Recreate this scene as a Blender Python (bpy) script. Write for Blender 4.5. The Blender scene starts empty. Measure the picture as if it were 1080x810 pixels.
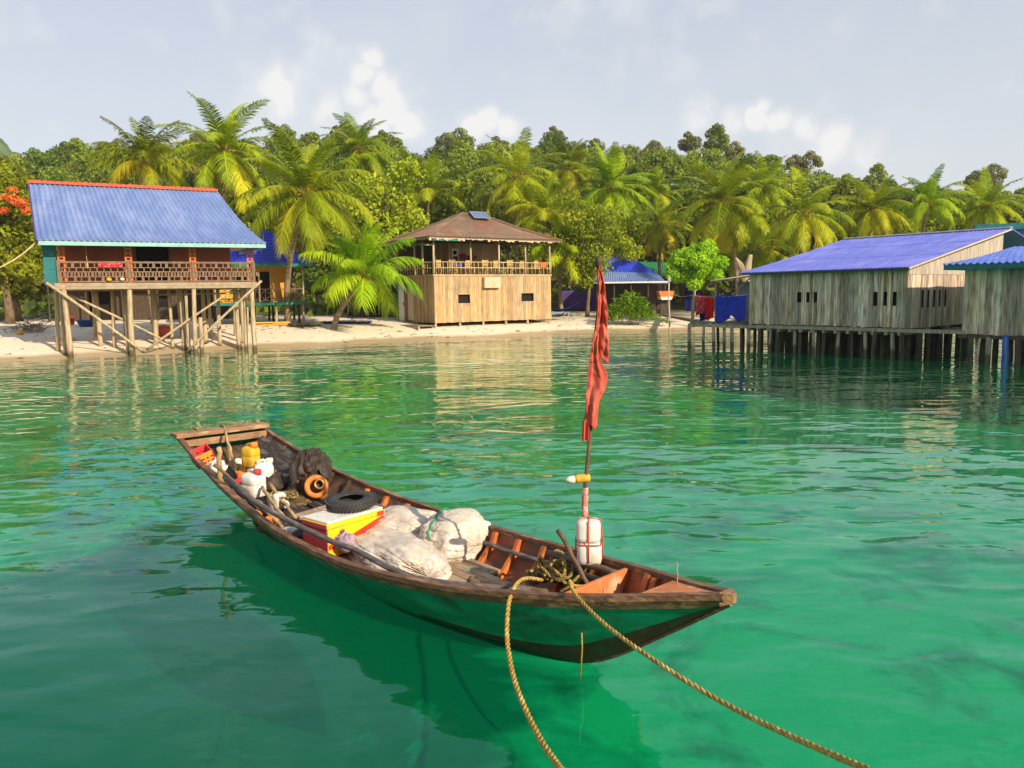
import bpy, math, random
import numpy as np
from mathutils import Matrix, Vector, Quaternion, noise as mnoise

random.seed(7)
SC = bpy.context.scene
COL = SC.collection
PI = math.pi
R = math.radians

# ---------------------------------------------------------------- camera model (used to place things at real distances)
FPX, CAMH = 850.0, 2.8
PITCH, ROLL = math.atan(97 / 850), R(0.8)
cf = np.array([0, math.cos(PITCH), -math.sin(PITCH)])
cu0 = np.array([0, math.sin(PITCH), math.cos(PITCH)])
cr0 = np.array([1.0, 0, 0])
cr = math.cos(ROLL) * cr0 - math.sin(ROLL) * cu0
cu = math.cos(ROLL) * cu0 + math.sin(ROLL) * cr0
CAMC = np.array([0, 0, CAMH])


def unp(px, py, z=None, Y=None):
    d = cf + cr * (px - 540) / FPX - cu * (py - 405) / FPX
    t = (z - CAMH) / d[2] if Y is None else Y / d[1]
    return Vector(CAMC + d * t)


def ray(px, py):
    d = cf + cr * (px - 540) / FPX - cu * (py - 405) / FPX
    return Vector(d / np.linalg.norm(d))


# ---------------------------------------------------------------- objects
def link(o):
    COL.objects.link(o)
    return o


def tag(o, label=None, cat=None, group=None, kind=None):
    if label: o['label'] = label
    if cat: o['category'] = cat
    if group: o['group'] = group
    if kind: o['kind'] = kind
    return o


def thing(name, label, cat, loc=(0, 0, 0), rz=0.0, group=None):
    o = link(bpy.data.objects.new(name, None))
    o.location = loc
    o.rotation_euler = (0, 0, rz)
    o.empty_display_size = 0.2
    return tag(o, label, cat, group)


def copy_tree(o, parent=None):
    c = o.copy()
    COL.objects.link(c)
    c.parent = parent
    for ch in list(o.children):
        copy_tree(ch, c)
    return c


class MB:
    """collects shapes for ONE mesh object"""

    def __init__(self):
        self.v, self.f, self.m, self.uv = [], [], [], None

    def add(self, verts, faces, mi=0):
        n = len(self.v)
        self.v.extend([tuple(p) for p in verts])
        self.f.extend([tuple(i + n for i in f) for f in faces])
        self.m.extend([mi] * len(faces))

    def box(self, c, s, rz=0.0, mi=0, M=None, taper=1.0):
        x, y, z = s[0] / 2, s[1] / 2, s[2] / 2
        P = [Vector((a * x * (taper if e > 0 else 1), b * y * (taper if e > 0 else 1), e * z)) for e in (-1, 1) for a, b in ((-1, -1), (1, -1), (1, 1), (-1, 1))]
        if M is None:
            M = Matrix.Rotation(rz, 3, 'Z')
        P = [M @ p + Vector(c) for p in P]
        self.add(P, [(3, 2, 1, 0), (4, 5, 6, 7), (0, 1, 5, 4), (1, 2, 6, 5), (2, 3, 7, 6), (3, 0, 4, 7)], mi)

    def boxx(self, x0, x1, y0, y1, z0, z1, mi=0):
        self.box(((x0 + x1) / 2, (y0 + y1) / 2, (z0 + z1) / 2), (abs(x1 - x0), abs(y1 - y0), abs(z1 - z0)), mi=mi)

    def bar(self, p0, p1, w, h=None, mi=0, up=(0, 0, 1)):
        p0, p1 = Vector(p0), Vector(p1)
        d = (p1 - p0)
        L = d.length
        if L < 1e-6: return
        d /= L
        upv = Vector(up)
        if abs(d.dot(upv)) > .98: upv = Vector((0, 1, 0)) if abs(d.y) < .9 else Vector((1, 0, 0))
        a = d.cross(upv).normalized()
        b = a.cross(d)
        M = Matrix((a, d, b)).transposed()
        self.box((p0 + p1) / 2, (w, L, h or w), M=M, mi=mi)

    def tube(self, pts, r, n=8, mi=0, cap=True, jit=0.0, rng=random):
        pts = [Vector(p) for p in pts]
        k = len(pts)
        rr = r if isinstance(r, (list, tuple)) else [r] * k
        V, Fc = [], []
        prev = None
        for i, p in enumerate(pts):
            t = (pts[min(i + 1, k - 1)] - pts[max(i - 1, 0)])
            t = t.normalized() if t.length > 1e-9 else Vector((0, 0, 1))
            if prev is None:
                a = t.orthogonal().normalized()
            else:
                a = (prev - t * prev.dot(t))
                a = a.normalized() if a.length > 1e-6 else t.orthogonal().normalized()
            prev = a
            b = t.cross(a)
            for j in range(n):
                an = 2 * PI * j / n
                q = rr[i] * (1 + (rng.uniform(-jit, jit) if jit else 0))
                V.append(p + (a * math.cos(an) + b * math.sin(an)) * q)
        for i in range(k - 1):
            for j in range(n):
                Fc.append((i * n + j, i * n + (j + 1) % n, (i + 1) * n + (j + 1) % n, (i + 1) * n + j))
        if cap:
            Fc.append(tuple(reversed(range(n))))
            Fc.append(tuple(range((k - 1) * n, k * n)))
        self.add(V, Fc, mi)

    def lathe(self, prof, n=16, M=None, mi=0, sx=1, sy=1, rib=0, ribd=0, cap=True):
        V, Fc = [], []
        for r, z in prof:
            for j in range(n):
                an = 2 * PI * j / n
                q = r * (1 + ribd * (1 if rib and (j // max(1, n // rib // 2)) % 2 else 0))
                V.append(Vector((q * math.cos(an) * sx, q * math.sin(an) * sy, z)))
        if M is not None:
            V = [M @ p for p in V]
        k = len(prof)
        for i in range(k - 1):
            for j in range(n):
                Fc.append((i * n + j, i * n + (j + 1) % n, (i + 1) * n + (j + 1) % n, (i + 1) * n + j))
        if cap and prof[0][0] > 1e-5: Fc.append(tuple(reversed(range(n))))
        if cap and prof[-1][0] > 1e-5: Fc.append(tuple(range((k - 1) * n, k * n)))
        self.add(V, Fc, mi)

    def grid(self, fn, nx, ny, mi=0, closed=False):
        V = [fn(i / nx, j / ny) for j in range(ny + 1) for i in range(nx + 1)]
        Fc = [(j * (nx + 1) + i, j * (nx + 1) + i + 1, (j + 1) * (nx + 1) + i + 1, (j + 1) * (nx + 1) + i) for j in range(ny) for i in range(nx)]
        self.add(V, Fc, mi)

    def build(self, name, mats, parent=None, smooth=False, loc=None, rz=None, bevel=0, solid=0, sub=0):
        me = bpy.data.meshes.new(name)
        vv = self.v
        if loc is not None and parent is None and rz is None:
            L = Vector(loc)
            vv = [Vector(p) - L for p in vv]
        me.from_pydata([tuple(p) for p in vv], [], self.f)
        if not isinstance(mats, (list, tuple)): mats = [mats]
        for m in mats: me.materials.append(m)
        if len(mats) > 1: me.polygons.foreach_set('material_index', self.m)
        if smooth: me.polygons.foreach_set('use_smooth', [True] * len(me.polygons))
        me.update()
        o = link(bpy.data.objects.new(name, me))
        if loc is not None: o.location = loc
        if rz is not None: o.rotation_euler = (0, 0, rz)
        if parent is not None: o.parent = parent
        if solid:
            md = o.modifiers.new('solid', 'SOLIDIFY'); md.thickness = solid; md.offset = 0
        if bevel:
            md = o.modifiers.new('bevel', 'BEVEL'); md.width = bevel; md.segments = 2; md.limit_method = 'ANGLE'
        if sub:
            md = o.modifiers.new('sub', 'SUBSURF'); md.levels = sub; md.render_levels = sub
        return o


def np_mesh(name, V, Q, mat, tint=None, smooth=False):
    me = bpy.data.meshes.new(name)
    V = np.asarray(V, np.float32); Q = np.asarray(Q, np.int32)
    n = Q.shape[1]
    me.vertices.add(len(V)); me.vertices.foreach_set('co', V.ravel())
    me.loops.add(Q.size); me.loops.foreach_set('vertex_index', Q.ravel())
    me.polygons.add(len(Q))
    me.polygons.foreach_set('loop_start', np.arange(0, Q.size, n, dtype=np.int32))
    me.polygons.foreach_set('loop_total', np.full(len(Q), n, np.int32))
    if smooth: me.polygons.foreach_set('use_smooth', [True] * len(Q))
    me.update(calc_edges=True)
    for m in (mat if isinstance(mat, (list, tuple)) else [mat]): me.materials.append(m)
    if tint is not None:
        at = me.attributes.new('tint', 'FLOAT', 'POINT')
        at.data.foreach_set('value', np.asarray(tint, np.float32))
    return me


def fbm(p, oct=4, s=1.0):
    return mnoise.fractal(Vector(p) * s, 1.0, 2.0, oct)
# ---------------------------------------------------------------- materials
def newmat(name):
    m = bpy.data.materials.new(name)
    m.use_nodes = True
    nt = m.node_tree
    nt.nodes.clear()
    return m, nt, nt.nodes, nt.links


def N(nt, t, **kw):
    n = nt.nodes.new(t)
    for k, v in kw.items():
        if k.startswith('i_'):
            n.inputs[k[2:].replace('_', ' ')].default_value = v
        else:
            setattr(n, k, v)
    return n


def rgba(c): return (c[0], c[1], c[2], 1)


def mixc(nt, fac, a, b, mode='MIX'):
    n = nt.nodes.new('ShaderNodeMix'); n.data_type = 'RGBA'; n.blend_type = mode
    for s, v in ((n.inputs[0], fac), (n.inputs[6], a), (n.inputs[7], b)):
        if hasattr(v, 'is_output') or isinstance(v, bpy.types.NodeSocket): nt.links.new(v, s)
        elif isinstance(v, (int, float)): s.default_value = v
        else: s.default_value = rgba(v)
    return n.outputs[2]


def ramp(nt, fac, stops):
    n = nt.nodes.new('ShaderNodeValToRGB')
    e = n.color_ramp.elements
    while len(e) < len(stops): e.new(0.5)
    for i, (p, c) in enumerate(stops):
        e[i].position = p; e[i].color = rgba(c) if not isinstance(c, (int, float)) else (c, c, c, 1)
    nt.links.new(fac, n.inputs[0])
    return n.outputs[0]


def noise_tex(nt, scale=5, detail=4, stretch=(1, 1, 1), coord='Object', rough=.55, dist=0.0):
    tc = nt.nodes.new('ShaderNodeTexCoord'); mp = nt.nodes.new('ShaderNodeMapping')
    mp.inputs['Scale'].default_value = stretch
    nt.links.new(tc.outputs[coord], mp.inputs[0])
    n = N(nt, 'ShaderNodeTexNoise', i_Scale=scale, i_Detail=detail, i_Roughness=rough, i_Distortion=dist)
    nt.links.new(mp.outputs[0], n.inputs['Vector'])
    return n.outputs['Fac']


def pmat(name, c1, c2=None, c3=None, scale=4, stretch=(1, 1, 1), rough=.75, spec=.25, metal=0, island=0.0, bump=0.0, bscale=None, bstretch=None,
         stain=None, stain_amt=0.0, stain_scale=1.2, lo=.35, hi=.65, trans=0.0, ridged=0.0, tide=0.0):
    m, nt, nd, lk = newmat(name)
    out = nd.new('ShaderNodeOutputMaterial'); bs = nd.new('ShaderNodeBsdfPrincipled')
    lk.new(bs.outputs[0], out.inputs[0])
    bs.inputs['Roughness'].default_value = rough
    bs.inputs['Metallic'].default_value = metal
    bs.inputs['Specular IOR Level'].default_value = spec
    c2 = c2 or tuple(x * .75 for x in c1)
    fac = noise_tex(nt, scale, 5, stretch)
    st = [(lo, c1), (hi, c2)] if c3 is None else [(lo, c1), ((lo + hi) / 2, c2), (hi, c3)]
    col = ramp(nt, fac, st)
    if stain is not None:
        f2 = noise_tex(nt, stain_scale, 6, (1, 1, .7), rough=.65)
        f2r = ramp(nt, f2, [(.5, 0.0), (.66, 1.0)])
        mm = N(nt, 'ShaderNodeMath', operation='MULTIPLY'); lk.new(f2r, mm.inputs[0]); mm.inputs[1].default_value = stain_amt
        col = mixc(nt, mm.outputs[0], col, stain)
    if island:
        g = nd.new('ShaderNodeNewGeometry')
        mr = N(nt, 'ShaderNodeMapRange'); lk.new(g.outputs['Random Per Island'], mr.inputs[0])
        mr.inputs[3].default_value = 1 - island; mr.inputs[4].default_value = 1 + island * .6
        hs = nd.new('ShaderNodeHueSaturation'); lk.new(mr.outputs[0], hs.inputs['Value']); lk.new(col, hs.inputs['Color'])
        mr2 = N(nt, 'ShaderNodeMapRange'); 
        m7 = N(nt, 'ShaderNodeMath', operation='MULTIPLY'); lk.new(g.outputs['Random Per Island'], m7.inputs[0]); m7.inputs[1].default_value = 7.31
        fr = N(nt, 'ShaderNodeMath', operation='FRACT'); lk.new(m7.outputs[0], fr.inputs[0]); lk.new(fr.outputs[0], mr2.inputs[0])
        mr2.inputs[3].default_value = 1 - island * .5; mr2.inputs[4].default_value = 1 + island * .5
        lk.new(mr2.outputs[0], hs.inputs['Saturation'])
        col = hs.outputs[0]
    if tide:                                    # weed and slime up to the high-water mark
        g = nd.new('ShaderNodeNewGeometry'); sp = nd.new('ShaderNodeSeparateXYZ'); lk.new(g.outputs['Position'], sp.inputs[0])
        ad = N(nt, 'ShaderNodeMath', operation='MULTIPLY_ADD'); lk.new(noise_tex(nt, 5, 3), ad.inputs[0]); ad.inputs[1].default_value = .3; lk.new(sp.outputs[2], ad.inputs[2])
        mr = N(nt, 'ShaderNodeMapRange', i_From_Min=tide, i_From_Max=tide + .16, i_To_Min=.85, i_To_Max=0); lk.new(ad.outputs[0], mr.inputs[0])
        col = mixc(nt, mr.outputs[0], col, (.06, .055, .022))
    lk.new(col, bs.inputs['Base Color'])
    if trans: 
        bs.inputs['Transmission Weight'].default_value = trans
    if bump:
        f3 = noise_tex(nt, bscale or scale * 3, 4, bstretch or stretch)
        b = N(nt, 'ShaderNodeBump', i_Strength=bump, i_Distance=.02)
        lk.new(f3, b.inputs['Height']); lk.new(b.outputs[0], bs.inputs['Normal'])
        if ridged:
            f4 = noise_tex(nt, ridged, 6, (1, 1.6, 1)); f4.node.noise_type = 'RIDGED_MULTIFRACTAL'; f4.node.inputs['Lacunarity'].default_value = 2.1
            b.inputs['Distance'].default_value = .012
            b2 = N(nt, 'ShaderNodeBump', i_Strength=.8, i_Distance=.03); lk.new(f4, b2.inputs['Height']); lk.new(b.outputs[0], b2.inputs['Normal']); lk.new(b2.outputs[0], bs.inputs['Normal'])
    return m


def leafmat(name, dark, light, old=None, transl=.35, rough=.5, nscale=None):
    """leaf colour runs dark -> light (-> old) over the per-leaf 'tint'"""
    m, nt, nd, lk = newmat(name)
    out = nd.new('ShaderNodeOutputMaterial')
    at = nd.new('ShaderNodeAttribute'); at.attribute_name = 'tint'
    stops = [(.0, dark), (.75, light)] if old is None else [(0, dark), (.55, light), (1.0, old)]
    col = ramp(nt, at.outputs['Fac'], stops)
    oi = nd.new('ShaderNodeObjectInfo')
    hs = nd.new('ShaderNodeHueSaturation'); lk.new(col, hs.inputs['Color'])
    mr = N(nt, 'ShaderNodeMapRange'); lk.new(oi.outputs['Random'], mr.inputs[0]); mr.inputs[3].default_value = .72; mr.inputs[4].default_value = 1.3
    lk.new(mr.outputs[0], hs.inputs['Value'])
    m7 = N(nt, 'ShaderNodeMath', operation='MULTIPLY'); lk.new(oi.outputs['Random'], m7.inputs[0]); m7.inputs[1].default_value = 9.7
    fr = N(nt, 'ShaderNodeMath', operation='FRACT'); lk.new(m7.outputs[0], fr.inputs[0])
    mr2 = N(nt, 'ShaderNodeMapRange'); lk.new(fr.outputs[0], mr2.inputs[0]); mr2.inputs[3].default_value = .478; mr2.inputs[4].default_value = .515
    lk.new(mr2.outputs[0], hs.inputs['Hue'])
    col = hs.outputs[0]
    bs = nd.new('ShaderNodeBsdfPrincipled'); lk.new(col, bs.inputs['Base Color'])
    bs.inputs['Roughness'].default_value = rough; bs.inputs['Specular IOR Level'].default_value = .16
    tr = nd.new('ShaderNodeBsdfTranslucent')
    tcol = mixc(nt, 1.0, col, (1.25, 1.2, .5), 'MULTIPLY'); lk.new(tcol, tr.inputs[0])
    mx = nd.new('ShaderNodeMixShader'); mx.inputs[0].default_value = transl
    lk.new(bs.outputs[0], mx.inputs[1]); lk.new(tr.outputs[0], mx.inputs[2]); lk.new(mx.outputs[0], out.inputs[0])
    return m


M = {}
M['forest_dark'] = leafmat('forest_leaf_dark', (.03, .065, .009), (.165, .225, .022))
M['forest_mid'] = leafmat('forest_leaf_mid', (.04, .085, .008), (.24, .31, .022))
M['forest_yellow'] = leafmat('forest_leaf_yellow', (.07, .115, .01), (.37, .38, .028))
M['forest_grey'] = leafmat('forest_leaf_grey', (.07, .09, .03), (.25, .27, .07))
M['palm'] = leafmat('palm_leaf', (.045, .11, .005), (.32, .42, .012), (.6, .5, .025), transl=.3, rough=.42)
M['palm_bright'] = leafmat('palm_leaf_bright', (.06, .16, .006), (.32, .44, .012), (.5, .48, .02), transl=.32, rough=.38)
M['lime_leaf'] = leafmat('lime_leaf', (.09, .24, .012), (.32, .55, .02), transl=.4)
M['yellow_leaf'] = leafmat('feathery_leaf', (.09, .14, .01), (.44, .46, .025), transl=.4)
M['flame'] = leafmat('flame_blossom', (.55, .12, .02), (.8, .26, .04), transl=.2)
M['bark'] = pmat('bark', (.22, .15, .09), (.09, .06, .04), scale=6, stretch=(1, 1, .4), bump=.6, rough=.9)
M['palm_bark'] = pmat('palm_bark', (.36, .27, .17), (.16, .11, .07), scale=3, stretch=(.6, .6, 5), bump=.7, rough=.9)
M['husk'] = pmat('palm_husk', (.42, .24, .07), (.2, .1, .03), scale=9, rough=.9)
M['pale_bark'] = pmat('pale_bark', (.5, .4, .27), (.28, .2, .13), scale=5, stretch=(1, 1, .3), bump=.5, rough=.9)
M['post'] = pmat('weathered_post', (.55, .42, .26), (.3, .22, .13), scale=5, stretch=(2, 2, .35), bump=.4, rough=.85, tide=.32)
M['post_dark'] = pmat('dark_shade_post', (.1, .075, .05), (.035, .028, .022), scale=4, stretch=(2, 2, .4), bump=.5, rough=.8)  # near-black posts; under-floor shade is put into the rear ones' colour
M['post_grey'] = pmat('grey_post', (.42, .35, .25), (.2, .165, .12), scale=5, stretch=(2, 2, .35), bump=.4, rough=.85, tide=.4)
M['plank_warm'] = pmat('warm_planks', (.56, .38, .19), (.44, .29, .14), (.34, .24, .14), scale=5, stretch=(3, 3, .3), island=.26, bump=.3, stain=(.22, .18, .13), stain_amt=.6)
M['plank_grey'] = pmat('silvered_planks', (.72, .56, .4), (.5, .385, .28), (.24, .185, .135), scale=5, stretch=(3, 3, .28), island=.55, bump=.35, stain=(.5, .47, .4), stain_amt=.45)
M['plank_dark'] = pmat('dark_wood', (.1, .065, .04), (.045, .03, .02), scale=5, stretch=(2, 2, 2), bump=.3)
M['deck_wood'] = pmat('deck_wood', (.32, .26, .19), (.16, .12, .09), scale=5, stretch=(1, 1, 1), island=.3, bump=.3)
M['bamboo'] = pmat('bamboo', (.62, .46, .2), (.42, .28, .1), scale=6, rough=.55, island=.2)
M['roof_blue'] = pmat('blue_roof_tile', (.175, .25, .47), (.145, .21, .42), (.21, .29, .5), scale=1.2, stretch=(1, .35, .35), rough=.42, spec=.35, stain=(.32, .38, .58), stain_amt=.35, stain_scale=.7)
M['roof_near'] = pmat('bright_blue_tile', (.1, .16, .5), (.08, .13, .43), (.13, .2, .53), scale=1.4, stretch=(1, .35, .35), rough=.6, spec=.2, stain=(.2, .25, .5), stain_amt=.4)
M['roof_deep'] = pmat('deep_blue_roof', (.04, .075, .62), (.03, .05, .5), scale=1.5, rough=.45, spec=.4)
M['roof_violet'] = pmat('violet_blue_roof', (.13, .155, .54), (.095, .115, .45), (.16, .185, .53), scale=1.6, stretch=(2.5, .3, .3), rough=.5, spec=.35, stain=(.22, .23, .56), stain_amt=.6, stain_scale=.5)
M['roof_rust'] = pmat('rusted_roof', (.2, .12, .08), (.17, .115, .08), (.23, .16, .1), scale=1.3, rough=.8, stain=(.24, .07, .05), stain_amt=.8, stain_scale=.45)
M['ridge_red'] = pmat('red_ridge', (.62, .1, .05), (.5, .08, .04), rough=.6)
M['mint'] = pmat('mint_fascia', (.3, .52, .47), (.22, .42, .4), rough=.55)
M['teal'] = pmat('teal_paint', (.02, .17, .17), (.015, .11, .12), rough=.6)
M['teal_green'] = pmat('teal_green_paint', (.015, .2, .13), (.01, .13, .1), rough=.6)
M['violet_board'] = pmat('violet_bargeboard', (.09, .05, .2), rough=.6)
M['wall_red'] = pmat('red_brown_wall', (.5, .13, .07), (.42, .11, .06), scale=1.5, rough=.75, stain=(.36, .1, .07), stain_amt=.5)
M['orange_paint'] = pmat('orange_paint', (.78, .17, .03), (.6, .12, .03), rough=.6)
M['wall_orange'] = pmat('ochre_wall', (.82, .42, .06), (.68, .34, .05), scale=2, rough=.7, island=.15)
M['rail_brown'] = pmat('brown_rail', (.24, .145, .085), (.16, .095, .06), scale=6, rough=.75)
M['concrete_slab'] = pmat('slab_edge', (.4, .3, .2), (.3, .22, .14), scale=5, rough=.85)
M['dark_void'] = pmat('dark_interior', (.018, .013, .01), (.012, .009, .008), rough=.9)  # near-black, puts unlit-room shade into the colour behind openings; also small dark trim
M['grey_sheet'] = pmat('grey_sheet_metal', (.42, .41, .42), (.34, .33, .34), scale=2, rough=.5, stain=(.3, .22, .16), stain_amt=.4)
M['tan_board'] = pmat('tan_board', (.56, .45, .3), (.46, .36, .23), scale=3, rough=.8)
M['gable_board'] = pmat('weathered_gable', (.5, .43, .34), (.38, .32, .25), (.3, .25, .2), scale=3, stretch=(3, 3, .4), rough=.8)
M['white_paint'] = pmat('white_paint', (.78, .76, .7), (.68, .65, .58), scale=3, rough=.6)
M['red_paint'] = pmat('red_paint', (.5, .04, .03), (.4, .03, .02), rough=.6)
M['green_roof'] = pmat('green_roof', (.03, .22, .1), (.025, .16, .08), rough=.5)
M['solar'] = pmat('solar_cells', (.12, .17, .3), (.09, .13, .24), rough=.15, spec=.6)
M['alu'] = pmat('aluminium', (.6, .6, .6), (.5, .5, .5), rough=.35, metal=.7)
M['rock'] = pmat('beach_rock', (.3, .26, .2), (.14, .12, .1), scale=3, rough=.9, bump=.8)
M['twig'] = pmat('driftwood', (.3, .22, .15), (.16, .11, .07), scale=8, rough=.9, island=.3)
M['blue_plastic'] = pmat('blue_plastic', (.03, .1, .34), (.025, .08, .26), rough=.5, stain=(.08, .09, .08), stain_amt=.5, stain_scale=4)
M['red_plastic'] = pmat('red_plastic', (.68, .04, .05), (.55, .03, .035), scale=9, rough=.45, stain=(.3, .08, .06), stain_amt=.5, stain_scale=10)
M['yellow_plastic'] = pmat('yellow_plastic', (.66, .4, .02), (.56, .32, .02), scale=8, rough=.45, stain=(.25, .16, .06), stain_amt=.5, stain_scale=9)
M['white_plastic'] = pmat('white_plastic', (.72, .69, .61), (.62, .58, .5), scale=6, rough=.45, stain=(.4, .33, .24), stain_amt=.5, stain_scale=8)
M['cloth_blue'] = pmat('blue_cloth', (.025, .05, .42), (.02, .035, .34), rough=.9, spec=.05)
M['cloth_navy'] = pmat('navy_cloth', (.012, .016, .12), rough=.9, spec=.05)
M['cloth_red'] = pmat('red_cloth', (.62, .012, .02), (.5, .01, .02), rough=.9, spec=.05)
M['cloth_pattern'] = pmat('patterned_red_cloth', (.62, .03, .05), (.4, .02, .03), (.7, .22, .2), scale=9, rough=.9, spec=.05)
M['cloth_purple'] = pmat('purple_cloth', (.1, .06, .22), rough=.9, spec=.05)
M['cyan'] = pmat('cyan_tarp', (.1, .45, .6), rough=.6)
M['orange_white'] = pmat('orange_hull_paint', (.85, .2, .03), (.75, .17, .03), rough=.5)
# ---------------------------------------------------------------- shoreline, ground, hills
SHORE = np.array([(-160, -40), (-90, 8), (-48, 27), (-30, 33.5), (-22.6, 36.2), (-20.8, 38.0), (-18.6, 39.4), (-15.1, 42.6), (-10.0, 45.2), (-5.2, 48.4), (-1.1, 50.4), (3.3, 53.6),
                  (7.8, 55.2), (12, 55.8), (20, 57), (34, 58), (60, 64), (110, 72), (260, 80)], float)
SKY_PX = np.array([-500, -200, 0, 50, 100, 200, 300, 400, 450, 500, 580, 650, 700, 745, 800, 850, 900, 950, 1000, 1045, 1080, 1300, 1600], float)
SKY_PY = np.array([152, 156, 160, 160, 158, 152, 148, 148, 157, 152, 150, 158, 162, 162, 170, 180, 188, 194, 202, 200, 208, 220, 225], float)
RIDGE_Y = 185.0


def shore_d(x, y):
    """signed distance to the waterline, positive inland"""
    x = np.asarray(x, float); y = np.asarray(y, float)
    best = np.full(x.shape, 1e9); sg = np.ones(x.shape)
    for (ax, ay), (bx, by) in zip(SHORE[:-1], SHORE[1:]):
        vx, vy = bx - ax, by - ay
        t = np.clip(((x - ax) * vx + (y - ay) * vy) / (vx * vx + vy * vy), 0, 1)
        dx, dy = x - ax - t * vx, y - ay - t * vy
        d = np.hypot(dx, dy)
        s = np.sign(vx * (y - ay) - vy * (x - ax))
        u = d < best
        best = np.where(u, d, best); sg = np.where(u, s, sg)
    return best * sg


def ridge_z(x, y):
    px = 540 + FPX * np.asarray(x) / np.maximum(np.asarray(y), 30)
    hor = 308 - (px - 540) * .014
    tan = (hor - np.interp(px, SKY_PX, SKY_PY)) / FPX
    return CAMH + RIDGE_Y * tan - 10.0


def ground_z(x, y):
    x = np.asarray(x, float); y = np.asarray(y, float)
    d = shore_d(x, y)
    beach = 1.25 * (1 - np.exp(-np.maximum(d, 0) / 7.5))
    dd = -np.minimum(d, 0)
    sea = -(2.1 * (1 - np.exp(-dd / 9.0))) - .25 * (1 - np.exp(-dd / 30))
    z = np.where(d > 0, beach, sea)
    t = np.clip((y - 74) / (RIDGE_Y - 74), 0, 1.35)
    s = np.where(t < 1, t * t * (3 - 2 * t) * .55 + t * .45, 1 - (t - 1) * .6)
    z = z + np.where(d > 6, np.clip((d - 6) / 12, 0, 1), 0) * s * (ridge_z(x, y) - 1.2)
    return z


def gz(x, y): return float(ground_z(np.array([x]), np.array([y]))[0])


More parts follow.
